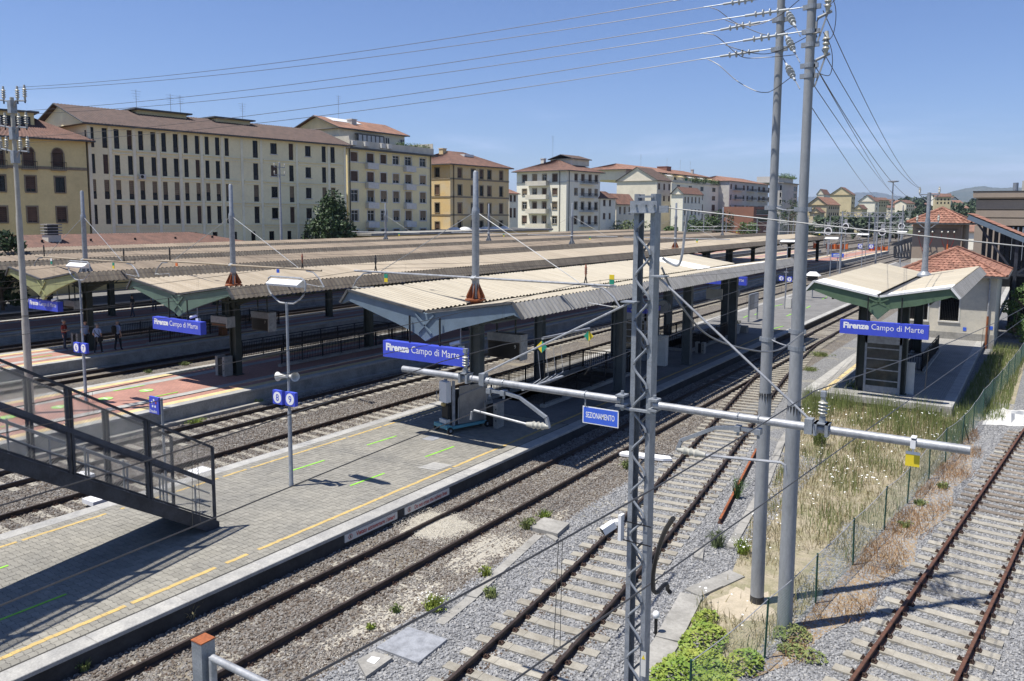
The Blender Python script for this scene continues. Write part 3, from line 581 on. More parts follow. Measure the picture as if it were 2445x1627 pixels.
def canopy(label, cx, y0, y1, hw, ext, zf, zv, zb, sheet_m, fascia_m, gable_m, pitch, cols, colm='column', drop=.5, strip=None, group=None, inner=1, colz=.5, gap=0.):
    t = thing('platform_canopy', label, 'canopy', (cx, y0, colz), group=group)
    for sg, nm in ((-1, 'roof_sheet'), (1, 'roof_sheet')):
        a = [(y0, y1, sheet_m)]
        if strip: a = [(y0, strip[0], sheet_m if strip[2] else strip[3]), (strip[0], strip[1], strip[3] if strip[2] else sheet_m)]+([(strip[1], y1, sheet_m)] if strip[2] else [])
        for ya, yb, mt in a:      # laid sheet by sheet, each lapping the next
            n_ = max(1, round((yb-ya)/(pitch*12))); k_ = (yb-ya)/n_
            for i_ in range(n_): e_ = .006*(i_ % 2); part('roof_sheet', corr(cx+sg*hw, zf+e_, cx+sg*.22, zv+.04+e_, ya+i_*k_, ya+(i_+1)*k_+(.05 if i_ < n_-1 else 0), pitch, .045), mt, t)
        yf = y1-(gap if sg < 0 else 0)
        part('eaves_sheet', corr(cx+sg*(hw+.012), zf-.004, cx+sg*(hw+ext), zf-drop, y0+.03, yf, pitch, .06), fascia_m, t)
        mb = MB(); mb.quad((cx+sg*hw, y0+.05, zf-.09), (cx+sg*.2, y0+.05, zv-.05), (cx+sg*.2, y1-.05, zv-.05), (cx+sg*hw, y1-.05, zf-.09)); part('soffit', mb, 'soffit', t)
        mb = MB(); mb.bar((cx+sg*hw*.96, y0+.1, zf-.2), (cx+sg*hw*.96, y1-.1, zf-.2), .1, .18); mb.bar((cx+sg*hw*.5, y0+.1, (zf+zv)/2-.17), (cx+sg*hw*.5, y1-.1, (zf+zv)/2-.17), .1, .16); part('purlins', mb, colm, t, kind='stuff')
        mb = MB(); mb.bar((cx+sg*hw, y0-.045, zf+.03), (cx+sg*.05, y0-.045, zv+.05), .08, .09); mb.bar((cx+sg*hw, y0-.045, zf+.03), (cx+sg*(hw+ext), y0-.045, zf-drop+.02), .08, .09); part('verge_trim', mb, 'gutter' if strip is None or strip[2] else 'white_sheet', t)
    mb = MB(); mb.box((cx-.22, y0+.02, zv-.1), (cx+.22, y1, zv-.04)); part('valley_gutter', mb, 'gutter', t)
    part('gable_bracket', bracket(cx, y0, hw, ext, zf, zv, zb, drop, .16), gable_m, t)
    mb = MB()
    for sg in (-1, 1): mb.bar((cx+sg*.42, y0-.03, zv-.05), (cx-sg*.3, y0-.03, zb+.3), .06, .05, (0, 1, 0))
    part('cross_straps', mb, gable_m, t)
    i = 0
    for y, xs in cols:
        b = bracket(cx, y-.1, hw, ext, zf, zv, zb+.1, drop, .2); part('rib', b, colm, t)
        for x in xs:
            mb = MB(); xx = cx+x; mb.box((xx-.24, y-.17, colz-.3), (xx-.19, y+.17, zv-.12)); mb.box((xx+.19, y-.17, colz-.3), (xx+.24, y+.17, zv-.12)); mb.box((xx-.19, y-.05, colz-.3), (xx+.19, y+.05, zv-.12)); mb.box((xx-.3, y-.24, colz-.02), (xx+.3, y+.24, colz+.03)); part('column', mb, colm, t)
    # lattice beams under the roof
    mb = MB()
    for sg in (-1, 1):
        xx = cx+sg*hw*.72; zt = zf-.22; y = y0+.3; mb.bar((xx, y0+.3, zt-.55), (xx, y1-.3, zt-.55), .07, .07); k = 0
        while y < min(y1-1, y0+50): mb.bar((xx, y, zt-(.55 if k % 2 else 0)), (xx, y+.8, zt-(0 if k % 2 else .55)), .045, .045); y += .8; k += 1
    part('lattice_beam', mb, colm, t, kind='stuff')
    return t
C = [-18.47, -33.3, -46.3, -60.4, -72.6]
canopy('cream corrugated butterfly canopy with blue-grey gable on the nearest platform', C[0], 22.4, 58.2, 3.8, .42, 5.62, 5.03, 4.0, 'cream_sheet', 'grey_sheet', 'paint_blue_grey', .27, [(25.6, [0]), (34, [-2.2, 2.2]), (42.6, [-2.2, 2.2]), (50.5, [-2.2, 2.2]), (55.5, [0])], 'column_grey', strip=(50.5, 53, True, 'white_sheet'), colz=.28)
def cols_(a, b, st): 
    r = []; y = a
    while y < b: r.append((y, [0])); y += st
    return r
canopy('tan corrugated butterfly canopy with green gable over the red-paved platform', C[1], 22.5, 152, 3.62, .42, 5.33, 4.78, 3.78, 'tan_sheet', 'tan_fascia', 'paint_green', .27, cols_(25.6, 150, 9.5), colz=.55)
canopy('tan canopy with a yellow-green gable where four people wait', C[2], 22.9, 150, 3.55, .42, 5.36, 4.8, 3.7, 'brown_sheet', 'tan_fascia', 'paint_yellow_green', .27, cols_(25.4, 148, 9.5), colz=.55)
canopy('brown corrugated canopy, second row from the station building', C[3], 14, 160, 3.75, .42, 5.3, 4.8, 3.8, 'brown_sheet', 'tan_fascia', 'paint_green', .3, cols_(25.5, 158, 9.5), colz=.55)
canopy('brown canopy nearest the station building, farthest from the camera', C[4], 26, 165, 3.6, .42, 5.32, 4.85, 3.8, 'brown_sheet', 'tan_fascia', 'paint_green', .3, cols_(27, 160, 9.5), colz=.55)
c0 = canopy('cream and white butterfly canopy with dark green gable on the right-hand platform', -6.05, 39.5, 57.8, 2.85, .38, 5.5, 4.93, 4.25, 'cream_sheet', 'grey_sheet', 'paint_dark_green', .3, [(41.2, [-.85, .85]), (54.5, [0])], 'column', strip=(41.7, 57.8, False, 'white_sheet'), drop=.45, colz=.28)
def plate(cx, y, cz, s):   # riveted square plate at the foot of the gable
    mb = MB(); mb.poly([(cx, y, cz-s), (cx+s, y, cz), (cx, y, cz+s), (cx-s, y, cz)], (0, -.03, 0))
    for i in range(5):
        for a, b in (((0, -s), (s, 0)), ((s, 0), (0, s)), ((0, s), (-s, 0)), ((-s, 0), (0, -s))):
            u = (i+.5)/5; x = lerp(a[0], b[0], u)*.86; z = lerp(a[1], b[1], u)*.86; mb.lathe((cx+x, y-.03, cz+z), [(.022, 0), (.012, .018)], 6, (0, -1, 0))
    return mb
part('gusset_plate', plate(-6.05, 39.49, 4.42, .5), 'paint_dark_green', c0)
# ------------------------------------------------------------------ station name signs
def station_sign(label, cx, y, z0, z1, w_, hang, numtop):
    t = thing('station_sign', label, 'sign', (cx, y, z0))
    mb = MB(); mb.box((cx-w_/2, y, z0), (cx+w_/2, y+.3, z1)); part('panel', mb, 'sign_blue', t)
    h = z1-z0; yy = y-.004
    a = write('Firenze', h*.60, 'white_paint', t, (cx-w_/2+.14, yy, z0+h*.44), (1, 0, 0), h*.026, 1, w_*.30)
    b = write('Campo di Marte', h*.60, 'white_paint', t, (cx-w_/2+.14+w_*.325, yy, z0+h*.44), (1, 0, 0), -.001, 1, w_*.585)
    mb = MB()
    for x in (-.7, .7): mb.bar((cx+x, y+.15, z1), (cx+x, y+.15, hang), .05)
    part('hanger', mb, 'iron_black', t, kind='stuff')
station_sign('blue sign reading Firenze Campo di Marte under the nearest cream canopy', C[0]+.05, 22.15, 3.29, 3.9, 3.76, 4.9, 0)
station_sign('blue station name sign under the green-gabled canopy of tracks six and seven', C[1]-.02, 22.35, 3.08, 3.66, 3.65, 4.6, 0)
station_sign('blue station name sign at far left, half hidden by the concrete pole', -46.75, 23.1, 3.08, 3.64, 3.15, 4.5, 0)
station_sign('blue sign reading Firenze Campo di Marte in front of the glass lift on the right', -5.75, 39.1, 3.22, 3.84, 3.66, 5.0, 0)
station_sign('dark shaded station name sign hanging at the far end of the nearest canopy', -20.4, 60.5, 3.3, 3.95, 3.7, 5.0, 0)
# ------------------------------------------------------------------ overhead-line masts that stand on the canopies
def insulator(mb, p, q, r=.07, n=4, core=.025):
    """string of sheds between two points"""
    p = Vector(p); q = Vector(q); L = (q-p).length; ax = (q-p).normalized(); prof = [(core, 0)]
    for i in range(n):
        b = L*(.2+.6*i/n); s = L*.6/n
        prof += [(core*1.3, b), (r, b+s*.35), (r*.92, b+s*.5), (core*1.4, b+s*.75)]
    prof.append((core, L)); return mb.lathe(p, prof, 10, ax)
def reg_arm(t, top, side, drop=.75, mt='galv', imt='porcelain'):
    """bent drop arm with insulator and steady arm to the contact wire"""
    x, y, z = top; mb = MB(); pts = [(x, y, z-.06), (x+side*.45, y, z-.1), (x+side*.85, y, z-.38), (x+side*1.12, y, z-drop)]; mb.tube(pts, .035, 7); part('drop_arm', mb, mt, t, 40)
    e = Vector(pts[-1]); mb = MB(); insulator(mb, e, e+Vector((-side*.34, 0, .02)), .07, 3); part('insulator', mb, imt, t, 40)
    mb = MB(); mb.tube([e+Vector((-side*.34, 0, .02)), e+Vector((-side*1.25, 0, .1)), e+Vector((-side*1.32, 0, -.12))], .018, 6); part('steady_arm', mb, mt, t, 40)
    return e+Vector((-side*1.32, 0, -.12))
def flag(t, x, y, z, cols, up=False):
    s = 1 if up else -1
    for i, c in enumerate(cols):
        mb = MB(); a = z+s*(.06+i*.17); mb.box((x-.09, y-.012, min(a, a+s*.165)), (x+.09, y+.012, max(a, a+s*.165))); part('marker_plate', mb, c, t)
def canopy_mast(label, x, y, zb, zt, la, ra, za, rusty=False, detail=1, armm='galv', r=.11, flags=(), group=None):
    t = thing('catenary_mast', label, 'mast', (x, y, zb), group=group)
    mb = MB(); mb.lathe((x, y, zb), [(r*1.22, 0), (r*1.18, (zt-zb)*.62), (r*1.3, (zt-zb)*.64), (r*1.25, (zt-zb)*.70), (r*.93, (zt-zb)*.72), (r*.85, zt-zb-.06), (r*.5, zt-zb)], 14); part('post', mb, 'galv', t, 35)
    mb = MB(); mb.lathe((x, y, zb-.3), [(.22, 0), (.22, .18), (.42, .2), (.42, .26)], 8)
    for i in range(8):
        a = i*math.pi/4+.3; c, s = math.cos(a), math.sin(a); mb.poly([(x+c*r, y+s*r, zb), (x+c*.4, y+s*.4, zb), (x+c*.36, y+s*.36, zb+.12), (x+c*r*1.1, y+s*r*1.1, zb+.6)], (-s*.02, c*.02, 0))
    part('base_flange', mb, 'rust' if rusty else 'galv', t)
    mb = MB(); mb.cyl((x-la, y-.16, za), (x+ra, y-.16, za), .045, n=8); part('cross_arm', mb, armm, t, 40)
    zs = zt-(zt-zb)*.33
    mb = MB(); mb.lathe((x, y, zs-.07), [(r*1.35, 0), (r*1.35, .14)], 12); mb.bar((x, y-.2, za-.06), (x, y-.05, za+.06), .2, .12); part('collar', mb, 'galv', t)
    for d in (-1, 1):
        L = (la if d < 0 else ra)*.76; mb = MB(); mb.cyl((x+d*r, y, zs), (x+d*L, y-.14, za+.06), .016 if detail else .012, n=5); part('stay_rod', mb, 'galv_light', t)
        if detail:
            xe = x+d*L*1.06; mb = MB(); mb.bar((xe-.06, y-.16, za), (xe, y-.16, za+.3), .03); mb.bar((xe+.06, y-.16, za), (xe, y-.16, za+.3), .03); part('saddle', mb, 'iron_black', t); mb = MB(); insulator(mb, (xe, y-.16, za+.28), (xe, y-.16, za+.72), .055, 4); part('insulator', mb, 'porcelain_brown' if rusty and d > 0 else 'iron_black', t, 40)
            reg_arm(t, (xe+d*.25, y-.16, za), d, .75, 'galv_light', 'porcelain')
    for fx, cs, up in flags: flag(t, x+fx, y-.2, za, cs, up)
    return t
canopy_mast('grey mast with rusty orange base flange rising from the nearest cream canopy', C[0], 25.5, 5.32, 10.25, 6.35, 6.15, 6.12, True, 1, 'galv_light', .12, [(-4.5, ['green_paint', 'yellow_paint'], False), (6.0, ['green_paint', 'yellow_paint'], True)])
canopy_mast('grey mast with brown cross arm rising from the green-gabled canopy', C[1], 25.6, 5.1, 9.98, 6.1, 6.35, 6.03, True, 1, 'tan_sheet', .11, [(-4.3, ['orange_net'], False), (3.5, ['blue_paint'], False)])
canopy_mast('grey mast with brown cross arm rising from the yellow-green gabled canopy', C[2], 25.4, 5.1, 9.8, 5.3, 5.2, 5.85, False, 1, 'tan_sheet', .11, [(-3.4, ['white_paint', 'green_paint'], False), (3.2, ['green_paint', 'yellow_paint'], False)])
for (x, y, l) in ((-72.6, 80, 'slim mast on the farthest brown canopy in front of the yellow apartment block'), (-60.4, 86.3, 'slim mast on the second brown canopy in front of the ochre block'), (-46.3, 83.2, 'slim mast with flared foot on the tan canopy in front of the white block'), (-33.0, 82.1, 'slim mast with rusty foot on the tan canopy right of the lattice mast'), (-45.0, 132.6, 'distant slim mast on the far part of the tan canopy'), (-31, 128.7, 'distant slim mast near the end of the longest canopy')):
    canopy_mast(l, x, y, 5.1, 9.9, 6, 6, 6.1, l.count('rusty') > 0, 0, 'galv_light', .12, [(2.5, ['green_paint', 'yellow_paint'], False)], 'slim masts standing on the canopies')
# ================================================================== LATTICE MAST
MX, MY = -4.84, 11.0
lm = thing('lattice_mast', 'grey galvanised lattice mast with two long tube arms in the foreground', 'mast', (MX, MY, -.2))
for xa, xb, op in ((-5.03, -4.958, 1), (-4.77, -4.698, -1)):
    mb = MB(); t_ = .014; y0, y1 = MY-.09, MY+.09
    web = xa if op > 0 else xb-t_; mb.box((web, y0, -.2), (web+t_, y1, 8.9)); mb.box((xa, y0-t_, -.2), (xb, y0, 8.9)); mb.box((xa, y1, -.2), (xb, y1+t_, 8.9)); part('leg', mb, 'galv', lm)
for yy, ph in ((MY-.125, 0), (MY+.125, .5)):
    mb = MB(); pts = []; z = .1
    while z < 8.55:
        u = ((z-.1)/.66+ph) % 1; v_ = abs(2*u-1); v_ = v_*v_*(3-2*v_); pts.append((lerp(-4.975, -4.752, v_), yy, z)); z += .055
    mb.tube(pts, .019, 7); part('lacing_bar', mb, 'galv', lm, 50)
mb = MB(); mb.box((-5.08, MY-.24, 8.62), (-4.66, MY-.13, 8.632)); mb.box((-5.08, MY-.142, 8.632), (-4.66, MY-.13, 8.8))
for x in (-4.98, -4.83, -4.7): mb.cyl((x, MY-.13, 8.74), (x, MY-.19, 8.74), .018, n=6)
part('cap_bracket', mb, 'galv', lm)
mb = MB(); mb.bar((-4.98, MY-.12, 8.86), (-4.72, MY-.12, 8.86), .02, .03); mb.bar((-4.65, MY-.1, 8.68), (-4.5, MY-.1, 8.68), .03, .1); part('top_strap', mb, 'galv', lm)
AZ = 5.835
for xa, xb, nm in ((-9.42, -5.12, -1), (-4.6, -.56, 1)):
    mb = MB(); mb.cyl((xa, MY-.2, AZ), (xb, MY-.2, AZ), .056, n=16); part('tube_arm', mb, 'galv_light', lm, 40)
    mb = MB(); c_ = xb if nm < 0 else xa; mb.box((c_-.07, MY-.28, AZ-.09), (c_+.07, MY-.1, AZ-.06)); mb.box((c_-.07, MY-.28, AZ+.06), (c_+.07, MY-.1, AZ+.09)); mb.cyl((c_, MY-.18, AZ-.16), (c_, MY-.18, AZ+.14), .025, n=8); mb.box((c_-.02, MY-.2, AZ-.14), (-4.84, MY-.12, AZ-.11)); part('hinge', mb, 'galv', lm)
for a, b in (((-5.05, MY-.15, 7.3), (-7.66, MY-.2, 5.95)), ((-4.6, MY-.15, 7.7), (-2.41, MY-.2, 5.94))):
    mb = MB(); mb.cyl(a, b, .017, n=7); part('stay_rod', mb, 'galv_light', lm, 40)
    mb = MB(); mb.bar((a[0]-.1, MY-.15, a[2]+.02), (a[0]+.12, MY-.15, a[2]+.02), .2, .02); mb.box((b[0]-.05, MY-.27, AZ-.08), (b[0]+.05, MY-.13, AZ+.12)); part('stay_clamp', mb, 'galv', lm)
for x in (-8.03, -2.25):
    mb = MB(); insulator(mb, (x, MY-.2, AZ+.14), (x, MY-.2, AZ+.44), .062, 4); part('insulator', mb, 'porcelain', lm, 40)
    mb = MB(); mb.box((x-.09, MY-.29, AZ-.08), (x-.05, MY-.11, AZ+.09)); mb.box((x+.05, MY-.29, AZ-.08), (x+.09, MY-.11, AZ+.09)); mb.box((x-.1, MY-.29, AZ+.075), (x+.1, MY-.11, AZ+.09)); mb.bar((x, MY-.2, AZ+.09), (x, MY-.2, AZ+.16), .07); mb.box((x-.03, MY-.24, AZ+.43), (x+.03, MY-.16, AZ+.5)); part('saddle_clamp', mb, 'galv', lm)
def big_reg(x, side):
    mb = MB(); pts = [(x, MY-.2, AZ-.16), (x+side*.35, MY-.2, AZ-.16), (x+side*.62, MY-.2, AZ-.2), (x+side*1.0, MY-.2, AZ-.40), (x+side*1.12, MY-.2, AZ-.46), (x+side*1.17, MY-.2, AZ-.62)]
    for p, q in zip(pts[:-1], pts[1:]): mb.bar(p, q, .05, .05)
    part('drop_bracket', mb, 'galv', lm)
    mb = MB()
    for dx in (.02, .3): mb.tube([(x+side*dx, MY-.2+.06*math.cos(a), AZ+.06*math.sin(a)) for a in [i*math.pi/6 for i in range(-1, 8)]], .012, 5); mb.box((x+side*dx-.04, MY-.26, AZ-.2), (x+side*dx+.04, MY-.14, AZ-.12)); mb.cyl((x+side*dx, MY-.2, AZ-.26), (x+side*dx, MY-.2, AZ-.2), .02, n=6)
    part('u_bolt', mb, 'galv', lm)
    e = Vector(pts[-1])+Vector((0, 0, .02)); mb = MB(); insulator(mb, e, e+Vector((-side*.42, 0, -.02)), .066, 3, .034); part('insulator', mb, 'porcelain', lm, 40)
    f = e+Vector((-side*.42, 0, -.02)); g = f+Vector((-side*1.05, 0, .08)); mb = MB(); mb.tube([f, g, g+Vector((-side*.05, 0, -.03)), g+Vector((-side*.07, 0, -.17))], .02, 7); part('steady_arm', mb, 'galv_light', lm, 40)
big_reg(-7.55, 1); big_reg(-3.05, -1)
mb = MB()
for z in (3.65, 3.95): mb.bar((-5.08, MY-.14, z), (-4.62, MY-.14, z), .008, .016)
part('strap', mb, 'iron_black', lm)
mb = MB(); mb.box((-4.74, MY-.128, 1.55), (-4.66, MY-.124, 1.95)); o = part('warning_label', mb, 'offwhite', lm); mb = MB(); mb.poly([(-4.73, MY-.129, 1.83), (-4.67, MY-.129, 1.83), (-4.70, MY-.129, 1.9)], (0, -.002, 0)); part('warning_triangle', mb, 'yellow_paint', o)
# camera on the mast, signs on the arms
t = thing('security_camera', 'white box camera strapped to the lattice mast', 'camera', (-5.2, MY-.15, 3.85))
mb = MB(); mb.box((-5.12, MY-.24, 3.66), (-5.07, MY-.12, 4.06)); part('mounting_plate', mb, 'plastic_white', t)
mb = MB(); mb.bar((-5.2, MY-.2, 3.9), (-5.32, MY-.36, 3.8), .1, .11); part('housing', mb, 'plastic_white', t); mb = MB(); mb.bar((-5.32, MY-.361, 3.8), (-5.325, MY-.368, 3.795), .085, .09); part('lens', mb, 'black', t); mb = MB(); mb.lathe((-5.17, MY-.18, 3.92), [(.0, -.06), (.055, -.03), (.055, .03), (0, .06)], 10); mb.cyl((-5.17, MY-.18, 3.92), (-5.1, MY-.18, 3.92), .03); part('joint', mb, 'plastic_white', t, 40)
t = thing('section_sign', 'blue enamel sign reading SEZIONAMENTO hanging from the tube arm', 'sign', (-5.46, MY-.2, 5.42))
mb = MB(); mb.box((-5.77, MY-.215, 5.40), (-5.16, MY-.205, 5.665)); part('border', mb, 'white_paint', t); mb = MB(); mb.box((-5.755, MY-.2165, 5.415), (-5.175, MY-.214, 5.65)); part('panel', mb, 'sign_blue_worn', t)
write('SEZIONAMENTO', .125, 'white_paint', t, (-5.715, MY-.218, 5.495), (1, 0, 0), .0015, 1, .49)
mb = MB(); mb.box((-5.735, MY-.225, 5.66), (-5.715, MY-.215, 5.78)); mb.tube([(-5.725, MY-.2+.065*math.cos(a), AZ+.065*math.sin(a)) for a in [i*math.pi/6 for i in range(12)]], .008, 5); part('hanger_clip', mb, 'galv', t)
t = thing('hazard_plate', 'plain yellow plate hanging near the end of the right tube arm', 'sign', (-1.17, MY-.2, 5.5))
mb = MB(); mb.box((-1.25, MY-.21, 5.53), (-1.09, MY-.2, 5.68)); part('panel', mb, 'yellow_paint', t); mb = MB(); mb.box((-1.25, MY-.212, 5.68), (-1.09, MY-.2, 5.715)); mb.box((-1.2, MY-.27, 5.77), (-1.14, MY-.262, 5.87)); mb.box((-1.2, MY-.27, 5.898), (-1.14, MY-.13, 5.904)); mb.box((-1.18, MY-.215, 5.71), (-1.16, MY-.205, 5.79)); part('bracket', mb, 'plastic_white', t)
# ================================================================== TWIN POLES
def stepped_pole(name, label, x, y, z0, steps, mt, n=20):
    t = thing(name, label, 'pole', (x, y, z0)); mb = MB(); mb.lathe((x, y, 0), steps, n); part('shaft', mb, mt, t, 30); return t
PA, PB = Vector((-4.92, 17.72, 0)), Vector((-4.08, 16.85, 0))
prof = [(.150, -.3), (.138, 4.35), (.135, 4.5), (.124, 4.68), (.123, 6), (.119, 8.3), (.116, 8.38), (.090, 8.62), (.088, 9), (.076, 14.6), (.03, 14.62)]
tA = stepped_pole('utility_pole', 'left one of the two tall grey tubular poles, a dark band round its foot', PA.x, PA.y, -.3, prof, 'pole_grey'); tB = stepped_pole('utility_pole', 'right one of the two tall grey poles, with insulator brackets near the top', PB.x, PB.y, -.3, [(r*1.06, z) for r, z in prof], 'pole_grey')
mb = MB(); mb.lathe((PA.x, PA.y, 0), [(.156, -.28), (.154, .0)], 16); part('foot_band', mb, 'concrete_dark', tA, 30)
def bands(t, P, zs, mt='galv'):
    for z in zs:
        mb = MB(); mb.lathe((P.x, P.y, z), [(.1 if z > 8.4 else .138, 0), (.1 if z > 8.4 else .138, .09)], 16)
        for s in (-1, 1): mb.box((P.x+s*.13-.04, P.y-.03, z), (P.x+s*.13+.04, P.y+.03, z+.09))
        part('clamp_band', mb, mt, t)
bands(tA, PA, (5.85, 8.72, 12.05, 12.65, 13.2)); bands(tB, PB, (5.85, 6.2, 8.68, 12.62, 12.15, 11.9, 11.5, 11.3))
for P, t in ((PA, tA), (PB, tB)):   # torn collar of spikes above the joint
    mb = MB()
    for i in range(14):
        a = i*2*math.pi/14; c, s = math.cos(a), math.sin(a); h = random.uniform(.12, .24); mb.add([(P.x+c*.136-s*.02, P.y+s*.136+c*.02, 4.7), (P.x+c*.136+s*.02, P.y+s*.136-c*.02, 4.7), (P.x+c*.15, P.y+s*.15, 4.7-h)], [(0, 1, 2)])
    part('bird_spikes', mb, 'iron_black', t)
mb = MB(); mb.box((PA.x-.14, PA.y-.03, .9), (PA.x-.125, PA.y+.03, 1.7)); part('conduit', mb, 'galv', tA); mb = MB(); mb.box((PB.x-.15, PB.y-.04, .9), (PB.x-.135, PB.y+.04, 1.8)); part('conduit', mb, 'galv', tB)
for zt in (12.42, 11.62):            # brackets with post insulators
    mb = MB(); c_ = PB.x+.3; mb.bar((PB.x+.08, PB.y, zt-.5), (PB.x+.1, PB.y, zt-.05), .04, .06); mb.tube([(PB.x+.09, PB.y, zt-.1), (PB.x+.13, PB.y, zt+.02), (c_+.08, PB.y, zt+.12)], .03, 6); mb.bar((PB.x+.12, PB.y, zt-.48), (c_, PB.y, zt+.08), .02, .03); part('bracket', mb, 'pole_grey', tB)
    mb = MB(); insulator(mb, (c_, PB.y, zt+.1), (c_, PB.y, zt+.55), .07, 3, .035); part('insulator', mb, 'porcelain', tB, 40)
# wires: helper builds a sagging conductor
def sag_pts(a, b, sag, n=24):
    a = Vector(a); b = Vector(b); return [a.lerp(b, i/n)+Vector((0, 0, -4*sag*(i/n)*(1-i/n))) for i in range(n+1)]
def wire(label, a, b, sag, r=.006, mt='wire', name='overhead_wire', group=None, pts=None):
    mb = MB(); mb.tube(pts or sag_pts(a, b, sag), r, 5); return solo(name, mb, mt, label, 'wire', group, 60, loc=a)
def string_ins(t, a, b, mt='polymer_grey'):
    a = Vector(a); b = Vector(b); d = (b-a); mb = MB(); mb.tube([a, b], .012, 6); part('link', mb, 'galv', t); p = a+d*.28; q = a+d*.8; mb = MB(); mb.tube([p, q], .026, 8)
    for f in (.25, .42, .58, .75): c = p+(q-p)*f; mb.lathe(c-d.normalized()*.02, [(.03, 0), (.062 if f in (.25, .75) else .075, .012), (.062 if f in (.25, .75) else .075, .028), (.03, .04)], 12, d)
    part('insulator', mb, mt, t, 40)
# six conductors from the concrete pole on the red platform to the twin poles
LP = Vector((-33.5, 15.85, 0))
ends = [((40, 209), (1608, 2), PB, 13.2, 13.4), ((62, 214), (1680, 18), PA, 13.2, 0), ((6, 268), (1725, 46), PB, 12.68, 0), ((62, 273), (1672, 81), PA, 12.72, 0), ((12, 331), (1720, 106), PB, 12.22, 0), ((62, 341), (1672, 142), PA, 12.12, 0)]
for i, (l, r_, P, zp, _) in enumerate(ends):
    a = at_y(*l, LP.y); b = at_y(*r_, P.y)
    lab = ['uppermost', 'second from top', 'third from top', 'third from bottom', 'second from bottom', 'lowest'][i]
    wire('%s of the six thin wires crossing the sky to the twin poles' % lab, a, b, .28, .0075, 'wire', group='wires across the sky')
    string_ins(tA if P is PA else tB, b, (P.x-.1, P.y, zp))
def curve(pts, n=14):
    P = [Vector(p) for p in pts]; out = []
    for i in range(len(P)-1):
        p0, p1, p2, p3 = P[max(i-1, 0)], P[i], P[i+1], P[min(i+2, len(P)-1)]
        for k in range(n):
            t = k/n; out.append(.5*((2*p1)+(p2-p0)*t+(2*p0-5*p1+4*p2-p3)*t*t+(3*p1-p0-3*p2+p3)*t**3))
    return out+[P[-1]]
qz = lambda x, y: (1550+x/3.8513, y/3.8513)
def jumper(t, pts, Y, r=.008, mt='wire'):
    mb = MB(); mb.tube(curve([at_y(*qz(*p[:2]), p[2] if len(p) > 2 else Y) for p in pts]), r, 5); part('jumper_cable', mb, mt, t, 60)
jumper(tA, [(540, 548, 17.6), (640, 600, 17.5), (800, 740, 17.4), (960, 830, 17.3), (1060, 852, 17.3), (1140, 830, 17.4), (1300, 715, 17.0)], 17.4); jumper(tA, [(500, 312), (600, 325), (700, 400), (800, 490), (900, 535), (1140, 525), (1340, 505, 17)], 17.4); jumper(tA, [(700, 415), (800, 450), (940, 488), (1090, 496), (1240, 450), (1480, 325, 16.8), (1575, 290, 16.8)], 17.2); jumper(tA, [(560, 70), (640, 100), (760, 190), (900, 260), (1060, 320), (1160, 322), (1330, 245, 17)], 17.4); jumper(tA, [(700, 185), (800, 220), (940, 235), (1060, 210), (1220, 130), (1380, 0, 16.8)], 17.2)
jumper(tB, [(1600, 295), (1650, 380), (1680, 480), (1685, 600), (1660, 690), (1600, 690), (1560, 670)], 16.8); jumper(tB, [(1690, -10), (1715, 80), (1715, 200), (1690, 320), (1640, 375), (1590, 375)], 16.8); jumper(tB, [(1600, 45), (1660, 40), (1710, 0)], 16.8)
# strain strings on the far side and the six conductors that run on to the pole on the right canopy
far = [((1600, 100), (2196, 449), 54.3), ((1590, 460), (2200, 452), 54.3), ((1545, 640), (2150, 478), 120), ((1565, 670), (2190, 482), 54.3), ((1480, 735), (2148, 470), 120), ((1470, 950), (2105, 478), 120)]
for i, (l, r_, Y) in enumerate(far):
    a = at_y(*qz(*l), PB.y+.1); b = at_y(*r_, Y)
    wire('%s of the wires falling from the twin poles to the right' % ['rightmost', 'second from right', 'third from right', 'third from left', 'second from left', 'leftmost'][i], a, b, .5, .009, 'wire', group='wires falling to the right')
for a, b in (((1235, 40), (1390, 335)), ((1230, 270), (1385, 575)), ((1230, 535), (1385, 820))):
    string_ins(tB, at_y(*qz(*b), PB.y), at_y(*qz(*a), PA.y+.2))
string_ins(tB, at_y(*qz(1545, 345), PB.y), at_y(*qz(1480, 200), PB.y+.1)); string_ins(tB, at_y(*qz(1545, 640), PB.y), at_y(*qz(1480, 540), PB.y+.1))
mb = MB(); mb.tube(sag_pts((PA.x+.1, PA.y-.05, 5.9), (PB.x-.12, PB.y, 5.92), .02, 6), .014, 6); part('tie_cable', mb, 'galv_light', tA); mb = MB(); mb.tube(sag_pts((PA.x+.1, PA.y-.05, 8.76), (PB.x-.12, PB.y, 8.72), .03, 6), .014, 6); part('tie_cable', mb, 'galv_light', tA)
wire('thick grey cable looping from the lattice mast to the right twin pole', (-4.58, 10.9, 7.85), (-3.95, 16.75, 6.2), 0, .016, 'wire_light', 'feeder_cable', pts=curve([(-4.58, 10.9, 7.85), (-4.5, 11.4, 7.3), (-4.35, 12.3, 6.7), (-4.12, 13.7, 6.3), (-4.0, 15.2, 6.1), (-3.93, 16.72, 6.25)]))
wire('white cable drooping beside the top of the lattice mast', (-4.5, 11.5, 8.5), (-4.6, 10.9, 7.9), 0, .02, 'galv_light', 'feeder_cable', pts=curve([(-4.25, 11, 8.66), (-4.28, 11, 8.35), (-4.3, 10.95, 8.0), (-4.36, 10.95, 7.88), (-4.5, 10.95, 7.92), (-4.58, 10.92, 7.98)]))
wire('long span wire from the top of the lattice mast to the right edge', (-4.55, 11, 8.7), (4.5, 11, 7.85), .03, .009, 'wire_light', 'span_wire')
